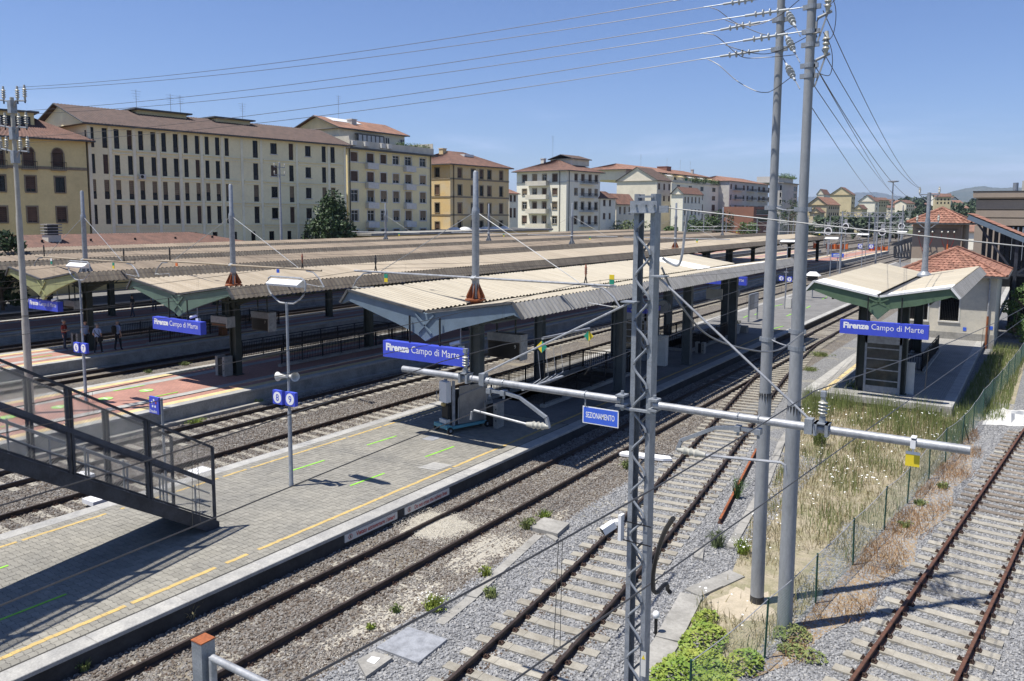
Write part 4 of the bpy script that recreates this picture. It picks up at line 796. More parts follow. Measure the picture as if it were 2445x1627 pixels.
wire('dangling black cable loop joining two wires right of the lattice mast', at_z(1608, 1238, 6.35), at_z(1602, 1415, 5.21), 0, .02, 'black', 'cable_loop', pts=curve([at_z(1100+x/3.2876, 1150+y/3.2876, z) for x, y, z in ((1670, 290, 6.35), (1600, 400, 6.1), (1545, 560, 5.8), (1512, 720, 5.55), (1512, 850, 5.35), (1545, 868, 5.3), (1590, 820, 5.34), (1618, 805, 5.33), (1625, 850, 5.24), (1650, 872, 5.21))]))
# ================================================================== CONCRETE POLE ON THE RED PLATFORM
t = stepped_pole('insulator_pole', 'tall concrete-coloured pole with three tiers of insulators at the far left', LP.x, LP.y, .55, [(.15, .5), (.137, 4.2), (.128, 4.3), (.118, 4.4), (.112, 8.2), (.108, 8.35), (.09, 8.6), (.072, 12.95), (.03, 12.96)], 'pole_concrete')
for zt in (12.55, 11.55, 10.65):
    mb = MB(); mb.box((LP.x-.13, LP.y-.12, zt-.2), (LP.x+.13, LP.y+.12, zt+.28)); part('clamp', mb, 'galv', t)
    for pts, xs in (([(.1, 0), (.22, .2), (.32, .26), (1.05, .2)], (.45, 1.0)), ([(-.1, 0), (-.22, .2), (-.32, .28), (-1.2, .42)], (-.62, -1.1))):
        mb = MB(); mb.tube([(LP.x+x, LP.y, zt+z) for x, z in pts], .035, 6); part('side_arm', mb, 'galv', t, 50)
        for x in xs: zz0 = zt+(.26 if x > 0 else .34)-.02; mb = MB(); insulator(mb, (LP.x+x, LP.y, zz0), (LP.x+x, LP.y, zz0+.55), .085, 4, .035); part('insulator', mb, 'porcelain', t, 40); mb = MB(); mb.cyl((LP.x+x, LP.y, zz0-.12), (LP.x+x, LP.y, zz0+.02), .03, n=6); part('pin', mb, 'iron_black', t)
# pole on the right canopy
X0, Y0 = -5.85, 54.2
t = stepped_pole('insulator_pole', 'grey pole with flared foot rising from the right-hand canopy', X0, Y0, 5.15, [(.42, 5.0), (.4, 5.1), (.2, 5.3), (.17, 5.8), (.14, 7.9), (.15, 8.0), (.15, 8.3), (.115, 8.5), (.11, 10.0), (.04, 10.02)], 'galv')
for zt, w_ in ((9.85, .55), (8.2, .6)):
    mb = MB(); mb.box((X0-w_, Y0-.05, zt), (X0+w_, Y0+.05, zt+.07)); mb.bar((X0-w_*.9, Y0, zt), (X0-.1, Y0, zt-.35), .04); mb.bar((X0+w_*.9, Y0, zt), (X0+.1, Y0, zt-.35), .04); part('cross_arm', mb, 'galv', t)
    for s in (-1, 1): mb = MB(); insulator(mb, (X0+s*w_*.95, Y0, zt+.07), (X0+s*w_*.95, Y0, zt+.5), .08, 3, .035); part('insulator', mb, 'porcelain', t, 40)
# ================================================================== CONTACT LINES
def contact_line(label, ctr, y0, y1, sup, r=1.):
    """contact wire, messenger wire and droppers of one track"""
    t = thing('contact_line', label, 'overhead line', (ctr(y0), y0, 5.2)); n = max(8, int((y1-y0)/6))
    ys = [lerp(y0, y1, i/n) for i in range(n+1)]
    def zm(y):
        for a, b in zip(sup[:-1], sup[1:]):
            if a <= y <= b: u = (y-a)/(b-a); return 6.3-3.2*u*(1-u)*min(1, (b-a)/55)
        return 6.3
    mb = MB(); mb.tube([(ctr(y), y, 5.2) for y in ys], .0085*r, 5); part('contact_wire', mb, 'wire', t)
    yf = [lerp(y0, y1, i/(n*3)) for i in range(n*3+1)]; mb = MB(); mb.tube([(ctr(y)+.02, y, zm(y)) for y in yf], .0085*r, 5); part('messenger_wire', mb, 'wire', t)
    y = y0+3
    while y < min(y1, 75):
        mb = MB()
        for d in (-.05, .05): mb.cyl((ctr(y), y+d, 5.2), (ctr(y)+.02, y+d*.6, zm(y)), .0032, n=4, caps=False)
        part('dropper', mb, 'wire', t); y += 6.2
contact_line('contact and messenger wires over the siding at the lattice mast', lambda y: -8.02+(11-y)*.085 if y < 11 else -8.02-(y-11)*.06, -4, 62, [-4, 11, 40, 62])
contact_line('contact and messenger wires over the rust-red siding on the right', lambda y: -2.41+(y-11)*.098, -4, 60, [-4, 11, 60])
contact_line('contact wires over the through track beside the nearest platform', lambda y: -13.2, -2, 260, [-30, 25.3, 82, 138, 200, 260])
contact_line('contact wires over the track left of the nearest platform', lambda y: -23.5, -2, 260, [-30, 25.3, 82, 138, 200, 260])
contact_line('contact wires over the near track of the red-paved platform', lambda y: -27.7, -2, 260, [-30, 25.4, 82, 138, 200, 260])
contact_line('contact wires over the far track of the red-paved platform', lambda y: -38.5, -2, 240, [-30, 25.4, 82, 138, 200, 240])
contact_line('contact wires over the track beside the waiting people', lambda y: -42.0, -2, 240, [-30, 25.2, 83, 138, 200, 240])
contact_line('contact wires over the far track behind the waiting people', lambda y: -50.6, -2, 220, [-30, 25.2, 83, 138, 220])
# section insulator with yellow and green plates in the siding's messenger wire
t = thing('section_insulator', 'white rod insulator with two yellow and green diamond plates above the siding', 'insulator', (-8.4, 14, 6.1))
ex = lambda x, y: (1150+x/3.8513, 550+y/3.8513)
p0 = at_x(*ex(560, 995), -8.35); p1 = at_x(*ex(990, 905), -8.6); mb = MB(); mb.tube([p0, p1], .028, 8); part('rod', mb, 'galv_light', t, 40)
for k_, (p, cs) in enumerate(((p0, ('yellow_paint', 'green_paint')), (p1, ('green_paint', 'yellow_paint')))):
    c = p+Vector((0, -.03, -.17)); s_ = .125
    mb = MB(); mb.poly([c+Vector((-s_, 0, 0)), c+Vector((0, 0, -s_)), c+Vector((0, 0, s_))], (0, .008, 0)); part('plate_half', mb, cs[0], t); mb = MB(); mb.poly([c+Vector((.001, 0, -s_)), c+Vector((s_, 0, 0)), c+Vector((.001, 0, s_))], (0, .008, 0)); part('plate_half', mb, cs[1], t)
    mb = MB(); mb.tube(curve([c+Vector((.02, 0, -.1)), c+Vector((.03, .05, -.4)), c+Vector((0, .1, -.7)), c+Vector((-.15, .1, -.95))]), .006, 5); part('jumper', mb, 'wire', t)
mb = MB()
for i, y in enumerate((13.2, 13.5, 13.8, 14.1)): mb.bar((-8.25, y, 5.23), (-8.15, y+.25, 5.35), .015); mb.bar((-8.15, y+.25, 5.35), (-8.25, y+.3, 5.9), .006)
mb.bar((-8.22, 12.9, 5.22), (-8.25, 14.5, 5.22), .05, .03); part('skids', mb, 'galv_light', t, kind='stuff')

q = at_x(672, 585, -84); t = stepped_pole('insulator_pole', 'slim pole with small insulators standing in front of the long pale block', q.x, q.y, -.5, [(.17, -.5), (.16, 9), (.13, 9.2), (.11, at_y(672, 388, q.y).z), (.02, at_y(672, 387, q.y).z)], 'galv_light'); zt = at_y(672, 392, q.y).z
for dz in (0, 1.0): mb = MB(); mb.bar((q.x, q.y-.9, zt-.4-dz), (q.x, q.y+.9, zt-.4-dz), .08); part('cross_arm', mb, 'galv', t)
for dz in (0, 1.0):
    for dy in (-.85, 0, .85): mb = MB(); insulator(mb, (q.x, q.y+dy, zt-.36-dz), (q.x, q.y+dy, zt+.15-dz), .1, 3, .04); part('insulator', mb, 'porcelain', t, 40)
# ================================================================== STAIRCASE FROM THE FOOTBRIDGE
SXN, SXF, SY1 = -17.83, -19.62, 12.87
zs_ = lambda y: .50+(SY1-y)*.6155          # top of the stringer
YT = 3.2
st = thing('staircase', 'dark steel staircase with wire-mesh railings coming down onto the paved platform', 'staircase', (SXN, SY1, .28))
for X in (SXN, SXF):
    mb = MB(); mb.poly([(X-.05, SY1+.1, zs_(SY1)-.07), (X-.05, SY1+.1, .285), (X-.05, SY1-.25, .285), (X-.05, YT, zs_(YT)-.36), (X-.05, YT, zs_(YT))], (.1, 0, 0)); part('stringer', mb, 'steel_dark', st)
    mb = MB(); mb.poly([(X-.11, SY1+.1, zs_(SY1)-.07), (X-.11, YT, zs_(YT)), (X+.07, YT, zs_(YT)), (X+.07, SY1+.1, zs_(SY1)-.07)], (0, 0, .02)); part('stringer_flange', mb, 'steel_blue', st)
n = 28; dy = (SY1-YT)/n
for i in range(n):
    y = SY1-(i+1)*dy; z = zs_(y)-.22; mb = MB(); mb.box((SXF+.06, y, z-.03), (SXN-.06, y+dy+.02, z)); mb.box((SXF+.06, y+dy, z-.18), (SXN-.06, y+dy+.02, z-.03)); part('step', mb, 'steel_dark', st)
posts = [SY1, 11.06, 9.23, 7.4, 5.57, 3.74]
for X, m_ in ((SXN, 1), (SXF, 0)):
    for j, y in enumerate(posts):
        h = 1.98
        mb = MB(); w_ = .035 if j == 0 else .085
        if j == 0: mb.box((X-.035, y-.03, zs_(y)-.1), (X+.035, y+.03, zs_(y)+h))
        else: mb.box((X-.04, y-.075, zs_(y)-.12), (X+.04, y-.02, zs_(y)+h)); mb.box((X-.04, y+.02, zs_(y)-.12), (X+.04, y+.075, zs_(y)+h))
        part('post', mb, 'steel_dark', st)
    for hh, a, b, mt, nm in ((1.98, .05, .06, 'steel_dark', 'top_rail'), (1.02, .09, .11, 'steel_blue', 'middle_rail'), (.05, .04, .04, 'steel_dark', 'bottom_rail')):
        mb = MB(); mb.bar((X, SY1, zs_(SY1)+hh), (X, YT, zs_(YT)+hh), a, b); part(nm, mb, mt, st)
    # woven wire between the rails, one panel per bay
    for ya, yb in zip(posts[1:]+[YT], posts[:]):
        ya, yb = ya+.05, yb-.05; mb = MB(); sp_ = .062; Ht = 1.9; L = yb-ya; k = .6155; r = .0034; d_ = int((L+Ht)/sp_)+1
        for s in (1, -1):
            for i in range(d_+int(L/sp_)+2):
                c0 = -L*1.4+i*sp_*1.25 if s > 0 else i*sp_*1.25-0.0
                # param: h = c0 + s*1.4*u (u along bay) clipped to 0..Ht
                u0, u1 = 0., L
                f = lambda u: c0+s*1.4*u
                if s > 0: ua = max(0, (0-c0)/1.4); ub = min(L, (Ht-c0)/1.4)
                else: ua = max(0, (c0-Ht)/1.4); ub = min(L, c0/1.4)
                if ub-ua < .03: continue
                P = [(X, ya+u, zs_(ya+u)+.05+f(u)) for u in (ua, ub)]; mb.cyl(P[0], P[1], r, n=3, caps=False)
        part('mesh_panel', mb, 'wire_mesh', st, kind='stuff')
    for hh in (.42, .78):
        mb = MB(); xi = X+(-.12 if X == SXN else .12); mb.tube([(xi, SY1-.05, zs_(SY1)+hh-.05), (xi, YT, zs_(YT)+hh-.05)], .02, 7); part('hand_rail', mb, 'galv', st, 50)
    for y in (12.4, 11.5, 10.5, 9.6, 8.0):
        mb = MB(); xi = X+(-.12 if X == SXN else .12); mb.bar((xi, y, zs_(y)-.2), (xi, y, zs_(y)+.78), .035); part('baluster', mb, 'galv', st)
# galvanised post of the footbridge railing just below the camera
fr = thing('guard_rail', 'galvanised guard rail with rusty-topped square post at the bottom edge', 'railing', (-4.32, 3, 4.3))
gx, gy = -4.32, 3.0
mb = MB(); mb.box((gx-.05, gy-.05, 4.0), (gx+.05, gy+.05, 5.885)); part('post', mb, 'galv', fr); mb = MB(); mb.box((gx-.053, gy-.053, 5.885), (gx+.053, gy+.053, 5.893)); part('post_cap', mb, 'rust', fr)
u = Vector((.86, .51, 0)).normalized(); a = Vector((gx, gy, 0))+u*.08
u = Vector((1, 0, 0)); a = Vector((gx+.09, gy, 0))
for z in (5.79, 5.55): mb = MB(); mb.cyl(a+Vector((0, 0, z)), a+u*4.2+Vector((0, 0, z)), .024, n=10); part('rail_tube', mb, 'galv_light', fr, 40)
mb = MB(); mb.cyl(a+Vector((0, 0, 4.3)), a+Vector((0, 0, 5.8)), .024, n=10); part('upright', mb, 'galv_light', fr, 40)
# ================================================================== LAMP POSTS
def num_box(t, cx, y, z0, n, w_=.42, h=.42):
    mb = MB(); mb.box((cx-w_/2, y-.06, z0), (cx+w_/2, y+.06, z0+h)); b = part('number_box', mb, 'sign_blue', t); mb = MB(); mb.lathe((cx, y-.061, z0+h/2), [(h*.42, 0), (h*.42, .004)], 20, (0, -1, 0)); part('number_disc', mb, 'white_paint', b)
    me, wd = text_mesh(n, h*.7, 'sign_blue', .002); o = put('numeral', me, b); p = Vector((cx-wd/2, y-.068, z0+h/2-h*.235))-WL[b]; o.matrix_local = Matrix(((1, 0, 0, p.x), (0, 0, -1, p.y), (0, 1, 0, p.z), (0, 0, 0, 1)))
def lamp_post(label, x, y, z0, zh, nums=None, horns=None, zn=2.8, detail=True, nx=.0):
    t = thing('platform_lamp', label, 'lamp post', (x, y, z0))
    mb = MB(); mb.lathe((x, y, 0), [(.075, z0), (.075, z0+.08), (.065, z0+.1), (.06, (z0+zh)*.42), (.045, (z0+zh)*.43), (.04, zh), (.01, zh+.01)], 12); part('post', mb, 'galv', t, 35)
    mb = MB(); hw = .78; zt = zh+.78; P = [(-.06, 0), (-.3, .01), (-.58, .16), (-hw+.03, .3), (-hw-.03, .42), (-hw-.05, .62), (-hw, .72), (-hw+.12, .78), (hw-.12, .78), (hw, .72), (hw+.05, .62), (hw+.03, .42), (hw-.03, .3), (.58, .16), (.3, .01), (.06, 0)]; mb.tube([(x+a, y, zh+b-.02) for a, b in P], .028, 7); part('hoop', mb, 'galv_light', t, 50)
    mb = MB(); mb.poly([(x-.72, y-.15, zh+.5), (x-.72, y+.12, zh+.48), (x-.72, y+.14, zh+.56), (x-.6, y+.06, zh+.7), (x-.6, y-.06, zh+.7), (x-.72, y-.17, zh+.56)], (1.36, 0, 0)); part('lamp_housing', mb, 'plastic_white', t)
    if nums: num_box(t, x-.29+nx, y-.04, zn, nums[0]); num_box(t, x+.27+nx, y-.04, zn+.015, nums[1])
    if horns:
        for s in (-1, 1):
            mb = MB(); mb.lathe((x+s*.05, y, horns), [(.05, 0), (.055, .1), (.06, .16), (.085, .26), (.14, .33), (.145, .36), (.12, .35), (.04, .2)], 14, (s, -.25, .12*s)); part('loudspeaker', mb, 'offwhite', t, 40)
        mb = MB(); mb.box((x-.06, y-.07, horns-.05), (x+.06, y+.07, horns+.05)); part('bracket', mb, 'galv', t)
    return t
lamp_post('lamp post with loudspeakers and signs 8 and 9 on the paved platform', -18.75, 16.28, .28, 5.93, '89', 3.7, 2.8, True, -.12)
lamp_post('lamp post with signs 6 and 7 on the red-paved platform', -33.48, 18.08, .55, 5.78, '67', None, 2.68, True, -.08)
for x, y, l in ((-20.9, 81, 'distant lamp post between the twin poles, beyond the nearest canopy'), (-19.6, 94.3, 'distant lamp post right of the twin poles, near the end of the red platform'), (-20.4, 117.5, 'small lamp post behind the right-hand canopy, left of the gantry'), (-18.9, 142.1, 'smallest lamp post seen left of the tiled tower')): lamp_post(l, x, y, .28, 5.5)
t = thing('number_post', 'thin post with signs 8 and 9 standing in the open part of the platform', 'sign post', (-18.95, 73.3, .28)); mb = MB(); mb.cyl((-18.95, 73.3, .28), (-18.95, 73.3, 3.6), .045, n=8); mb.box((-19.15, 73.26, 3.55), (-18.75, 73.34, 3.62)); part('post', mb, 'galv_light', t); num_box(t, -19.3, 73.2, 2.8, '8', .44, .44); num_box(t, -18.6, 73.2, 2.75, '9', .44, .44)
t = thing('number_post', 'post with a pair of blue number signs beside a distant mast', 'sign post', (-23.2, 136.5, .28)); mb = MB(); mb.cyl((-23.2, 136.5, .28), (-23.2, 136.5, 4.4), .05, n=8); part('post', mb, 'galv_light', t); num_box(t, -24.0, 136.4, 3.5, '8', .7, .7); num_box(t, -22.4, 136.4, 3.5, '9', .7, .7)
# Stadio sign
t = thing('direction_sign', 'small blue Stadio sign on a post seen through the stair mesh', 'sign', (-20.36, 13.15, .28)); mb = MB(); mb.cyl((-20.36, 13.15, .28), (-20.42, 13.15, 3.4), .035, n=10); part('post', mb, 'galv', t, 40); mb = MB(); mb.box((-20.9, 13.08, 2.93), (-20.46, 13.14, 3.41)); part('panel', mb, 'sign_blue', t); write('Stadio', .12, 'white_paint', t, (-20.87, 13.077, 2.96), (1, 0, 0), .001, 1, .32)
for i in range(5): a = i*2*math.pi/5+.3; mb = MB(); mb.lathe((-20.68+.1*math.cos(a), 13.079, 3.22+.1*math.sin(a)), [(.035, 0), (.035, .004)], 10, (0, -1, 0)); part('emblem_dot', mb, 'white_paint' if i else 'red_text', t)
# ================================================================== RAILINGS ROUND THE STAIRWELLS
def railing(label, x0, x1, y0, y1, z, sides='LRB', kerb=True, tall=1.07, mt='iron_black'):
    t = thing('stairwell_railing', label, 'railing', ((x0+x1)/2, y0, z)); seg = []
    if 'L' in sides: seg.append(((x0, y0), (x0, y1)))
    if 'R' in sides: seg.append(((x1, y0), (x1, y1)))
    if 'B' in sides: seg.append(((x0, y1), (x1, y1)))
    if 'F' in sides: seg.append(((x0, y0), (x1, y0)))
    for a, b in seg:
        a = Vector((*a, z)); b = Vector((*b, z)); L = (b-a).length; up = Vector((0, 0, 1)); mb = MB(); n = max(1, round(L/1.5))
        mb.bar(a+up*tall, b+up*tall, .05, .045); part('top_rail', mb, mt, t); mb = MB(); mb.bar(a+up*.22, b+up*.22, .03, .03); mb.bar(a+up*(tall-.16), b+up*(tall-.16), .03, .03); part('cross_bars', mb, mt, t, kind='stuff')
        for i in range(n+1): mb = MB(); p = a.lerp(b, i/n); mb.box((p.x-.025, p.y-.025, z), (p.x+.025, p.y+.025, z+tall)); part('post', mb, mt, t)
        mb = MB(); k = int(L/.115)
        for i in range(k): p = a.lerp(b, (i+.5)/k); mb.box((p.x-.011, p.y-.011, z+.17), (p.x+.011, p.y+.011, z+tall-.10))
        part('balusters', mb, mt, t, kind='stuff')
        if kerb: mb = MB(); d = (b-a).normalized(); mb.bar(a+up*.07-d*.15, b+up*.07+d*.15, .26, .14); part('kerb', mb, 'concrete', t)
    return t
railing('black railing round the stairwell on the paved platform, behind the trolley', -20.42, -17.62, 29.4, 38.1, Z1, 'LRB'); railing('black railing round the second stairwell beyond the lift', -20.42, -17.62, 46.6, 54.6, Z1, 'LRF')
railing('black railing round the stairwell of the red-paved platform', -36.3, -33.1, 28.3, 38.4, Z2, 'LRB'); railing('black railing round the stairwell where the people wait', -48.4, -45.2, 28.5, 38.5, Z2, 'LRB'); railing('black railing on the right-hand platform beside the glass lift', -6.3, -4.95, 47.2, 55.2, Z1, 'LRF')
# ================================================================== LIFTS
def lift(label, x0, x1, y0, y1, z, zt, bars=4):
    t = thing('glass_lift', label, 'lift', ((x0+x1)/2, y0, z)); mb = MB()
    for x in (x0, x1-.1):
        for y in (y0, y1-.1): mb = MB(); mb.box((x, y, z), (x+.1, y+.1, zt)); part('corner_post', mb, 'galv', t)
    mb = MB(); mb.box((x0+.02, y0+.03, z), (x1-.02, y1-.02, z+.32)); part('plinth', mb, 'galv', t); mb = MB(); mb.box((x0, y0, zt-.42), (x1, y1, zt)); part('header', mb, 'galv_light', t); mb = MB(); mb.box((x0-.02, y0-.02, zt), (x1+.02, y1+.02, zt+.28)); part('blue_header', mb, 'sign_blue', t)
    for i in range(bars): z_ = z+.32+(zt-.42-z-.32)*(i+.55)/bars; mb = MB(); mb.box((x0+.1, y0+.005, z_-.025), (x1-.1, y0+.05, z_+.025)); part('cross_bar', mb, 'galv_light', t)
    g = [z+.32]+[z+.32+(zt-.42-z-.32)*(i+.55)/bars for i in range(bars)]+[zt-.42]
    for a, b in zip(g[:-1], g[1:]): mb = MB(); mb.box((x0+.1, y0+.03, a), (x1-.1, y0+.042, b)); part('pane', mb, 'glass_lift', t)
    for X in (x0+.03, x1-.045): mb = MB(); mb.box((X, y0+.1, z+.32), (X+.015, y1-.1, zt-.42)); part('side_pane', mb, 'glass_lift', t)
    for k_ in range(3): mb = MB(); mb.lathe((lerp(x0, x1, (k_+.5)/3), y0-.022, zt+.14), [(.09, 0), (.09, .004)], 12, (0, -1, 0)); part('symbol', mb, 'offwhite', t)
lift('glass lift shaft behind the blue station sign on the right-hand platform', -6.74, -5.15, 40.8, 43.0, Z1, 3.05); lift('shaded glass lift shaft behind the lattice mast', -20.3, -18.6, 42.2, 44.2, Z1, 3.0, 5)
mb = MB(); mb.box((-4.98, 41.3, Z1), (-4.62, 41.42, 1.75)); mb.box((-5.0, 41.28, 1.75), (-4.6, 41.44, 1.8)); solo('control_cabinet', mb, 'offwhite', 'pale slim cabinet to the right of the glass lift', 'cabinet'); mb = MB(); mb.box((-17.5, 41.3, Z1), (-17.0, 41.7, 1.95)); mb.box((-17.3, 41.29, 1.75), (-17.2, 41.3, 1.85)); solo('control_cabinet', mb, 'offwhite', 'pale cabinet beside the shaded lift behind the lattice mast', 'cabinet')
# ================================================================== DISPLAYS, CAMERAS, CLOCKS
def monitor(label, cx, y, z0, z1, w_, num, amber, hang):
    t = thing('departure_display', label, 'display', (cx, y, z0)); mb = MB(); mb.box((cx-w_/2, y, z0), (cx+w_/2, y+.45, z1-.32)); part('casing', mb, 'led_dark', t); mb = MB(); mb.box((cx-w_/2-.03, y-.01, z1-.32), (cx+w_/2+.03, y+.46, z1)); part('hood', mb, 'galv', t); mb = MB(); mb.box((cx-w_/2+.06, y-.006, z0+.06), (cx+w_/2-.06, y-.001, z1-.38)); part('screen', mb, 'amber' if amber else 'black', t)
    mb = MB(); mb.box((cx+w_/2+.03, y-.02, z0-.03), (cx+w_/2+.1, y+.46, z1)); part('end_plate', mb, 'galv_light', t)
    if num: write(num, .2, 'offwhite', t, (cx+w_/2-.24, y-.009, z1-.56), (1, 0, 0))
    mb = MB(); mb.bar((cx-w_*.3, y+.2, z1), (cx-w_*.3, y+.2, hang), .05); mb.bar((cx+w_*.3, y+.2, z1), (cx+w_*.3, y+.2, hang), .05); part('hangers', mb, 'column', t, kind='stuff')
monitor('dark departure display numbered 9 under the nearest canopy', -17.75, 26.4, 2.86, 3.86, 1.5, '9', False, 4.8); monitor('dark departure display numbered 7 under the green-gabled canopy', -32.55, 26.5, 2.72, 3.66, 1.2, '7', False, 4.7); monitor('amber-lit departure display behind the red platform station sign', -33.1, 24.5, 3.1, 3.6, 1.1, None, True, 4.7); monitor('amber departure display above the waiting people', -46.45, 24.4, 3.08, 3.52, 1.0, None, True, 4.6)
def cctv(label, x, y, z, zt):
    t = thing('security_camera', label, 'camera', (x, y, z)); mb = MB(); mb.cyl((x+.18, y, z-.1), (x+.18, y, zt), .022, n=8); part('hanging_rod', mb, 'galv_light', t, 40); mb = MB(); mb.cyl((x-.22, y-.1, z-.06), (x+.14, y+.02, z+.06), .075, n=12); part('housing', mb, 'plastic_white', t, 40); mb = MB(); mb.cyl((x-.225, y-.102, z-.062), (x-.24, y-.106, z-.066), .06, n=12); part('lens', mb, 'black', t); mb = MB(); mb.box((x+.12, y-.07, z-.3), (x+.3, y+.07, z-.08)); part('junction_box', mb, 'plastic_white', t)
cctv('white bullet camera hanging right of the nearest station sign', -17.35, 22.8, 3.98, 4.8); cctv('white bullet camera beside the sign of the green-gabled canopy', -32.35, 22.7, 3.85, 4.6); cctv('white bullet camera near the station sign at far left', -45.5, 23.2, 3.75, 4.6)
def clock(label, x, y, z, r):
    t = thing('station_clock', label, 'clock', (x, y, z)); mb = MB(); mb.lathe((x, y, z), [(r, 0), (r, .18)], 24, (0, 1, 0)); part('case', mb, 'galv', t); mb = MB(); mb.lathe((x, y-.001, z), [(r*.9, 0), (r*.9, .004)], 24, (0, -1, 0)); part('dial', mb, 'offwhite', t); mb = MB(); mb.bar((x, y-.008, z), (x+r*.35, y-.008, z+r*.45), .03, .01); mb.bar((x, y-.008, z), (x-r*.55, y-.008, z+r*.3), .025, .01); part('hands', mb, 'black', t); mb = MB(); mb.bar((x, y+.09, z+r), (x, y+.09, 4.9), .05); part('hanger', mb, 'column', t)
clock('round station clock in the shade right of the lattice mast', *at_y(1583, 733, 45.0), .42); clock('round clock hanging under the far part of the nearest canopy', *at_y(1752, 700, 58), .42)
t = thing('hanging_notice', 'cream notice board hanging in the shade under the nearest canopy', 'sign', at_y(1705, 700, 52)); q = at_y(1690, 702, 52); mb = MB(); mb.box((q.x-.1, 51.95, q.z-.35), (q.x+1.0, 52.05, q.z+.35)); part('panel', mb, 'offwhite', t); mb = MB(); mb.bar((q.x, 52, q.z+.35), (q.x, 52, 4.9), .04); mb.bar((q.x+.9, 52, q.z+.35), (q.x+.9, 52, 4.9), .04); part('hangers', mb, 'iron_black', t, kind='stuff')
# ================================================================== FURNITURE ON THE PLATFORMS
def slab_bin(label, x, y, z, s=1.):
    t = thing('concrete_bin', label, 'litter bin', (x, y, z))
    for d in (-1, 1):
        mb = MB(); me = mb.box((x+d*.27*s-.09, y-.24*s, z), (x+d*.27*s+.09, y+.24*s, z+.98*s)); part('side_slab', mb, 'concrete', t)
    mb = MB(); mb.box((x-.18*s, y-.2*s, z+.05), (x+.18*s, y+.22*s, z+.86*s)); part('inner_box', mb, 'black', t)
    for zz_ in (.3, .75): mb = MB(); mb.lathe((x+.27*s+.03, y-.24*s, z+zz_*s), [(.03, 0), (.03, .012)], 8, (0, -1, 0)); part('bolt', mb, 'black', t)
slab_bin('concrete slab litter bin beside the blue-grey trolley', -17.66, 25.55, Z1); slab_bin('concrete slab litter bin at the column of the red-paved platform', -33.6, 25.1, Z2); slab_bin('concrete slab litter bin next to the man in red', -46.95, 25.1, Z2); slab_bin('low concrete bin beside the far stairwell in the shade', -16.9, 46.5, Z1, .7)
t = thing('lifting_trolley', 'blue-footed wheelchair lifting trolley parked in the canopy shade', 'trolley', (-18.9, 24.4, Z1)); bx_, by_ = -19.05, 23.85; d = Vector((.30, .95, 0)).normalized(); n_ = Vector((d.y, -d.x, 0)); o_ = Vector((bx_, by_, Z1))
def T(u, v, z): return o_+d*u+n_*v+Vector((0, 0, z))
def tb(name, u0, u1, v0, v1, z0, z1, mt): mb = MB(); mb.poly([T(u0, v0, z0), T(u1, v0, z0), T(u1, v1, z0), T(u0, v1, z0)][::-1], (0, 0, z1-z0)); return part(name, mb, mt, t)
tb('chassis', 0, 2.0, .62, .74, .16, .26, 'teal_paint'); tb('chassis', 0, 2.0, -.12, 0, .16, .26, 'teal_paint'); tb('chassis', -.1, .1, -.15, .75, .18, .32, 'teal_paint'); tb('deck', .3, 1.9, 0, .62, .2, .24, 'stainless'); tb('mast', .28, .36, .0, .1, .2, 1.98, 'galv_light'); tb('mast', .28, .36, .52, .62, .2, 1.98, 'galv_light'); tb('control_box', .1, .28, .1, .5, .5, 1.05, 'black'); tb('console', .02, .26, .05, .5, 1.15, 1.95, 'plastic_white'); tb('battery', .0, .2, .08, .52, .34, .5, 'offwhite'); tb('crank', .0, .12, .2, .36, 1.0, 1.12, 'yellow_line')
tb('side_panel', .45, 1.85, .0, .03, .28, 1.5, 'stainless'); tb('side_panel', .55, 1.9, .60, .63, .28, 1.75, 'stainless'); tb('ramp', 1.88, 1.92, .02, .6, .28, 1.6, 'stainless')
for u, v in ((.02, -.16), (.02, .74), (1.8, -.14), (1.8, .72)): mb = MB(); mb.cyl(T(u, v, .13), T(u, v+.07, .13), .13, n=14); w_ = part('wheel', mb, 'black', t, 40); mb = MB(); mb.cyl(T(u, v-.005, .13), T(u, v+.075, .13), .06, n=10); part('hub', mb, 'galv', w_)
mb = MB(); mb.tube([T(.5, .64, .3), T(.5, .64, 1.3), T(.6, .64, 1.42), T(1.75, .64, 1.62), T(1.85, .64, 1.55), T(1.85, .64, .3)], .018, 6); part('handrail', mb, 'galv_light', t, 50); mb = MB(); mb.tube([T(.0, .1, 1.2), T(-.12, .1, 1.25), T(-.14, .1, 1.55), T(.02, .1, 1.6)], .015, 6); part('handle', mb, 'galv_light', t, 50)
mb = MB(); mb.box((-18.1, 56.5, Z1), (-17.2, 57.0, Z1+.42)); mb.box((-18.1, 56.5, Z1+.42), (-17.2, 57.0, Z1+.48)); solo('concrete_bench', mb, 'concrete', 'low concrete bench at the edge of the canopy shade', 'bench')
t = thing('flower_pot', 'white pot with a small plant beside a column at the shade edge', 'pot', (-17.8, 56.0, Z1)); mb = MB(); mb.lathe((-17.75, 56, Z1), [(.2, 0), (.3, .6), (.32, .62), (.28, .6)], 14); part('pot', mb, 'offwhite', t, 40); mb = MB()
for i in range(60): a = random.uniform(0, 6.28); r_ = random.uniform(0, .28); c = Vector((-17.75+r_*math.cos(a), 56+r_*math.sin(a), Z1+.62+random.uniform(0, .25))); mb.add([c, c+Vector((.06, .02, .05)), c+Vector((.0, .06, .07))], [(0, 1, 2)])
part('leaves', mb, 'weed_green', t, kind='stuff')
t = thing('notice_board', 'glazed timetable board on two legs in the open part of the platform', 'notice board', (-18.9, 63.5, Z1))
for y in (62.5, 64.8): mb = MB(); mb.box((-18.94, y-.05, Z1), (-18.84, y+.05, 2.4)); part('leg', mb, 'galv', t)
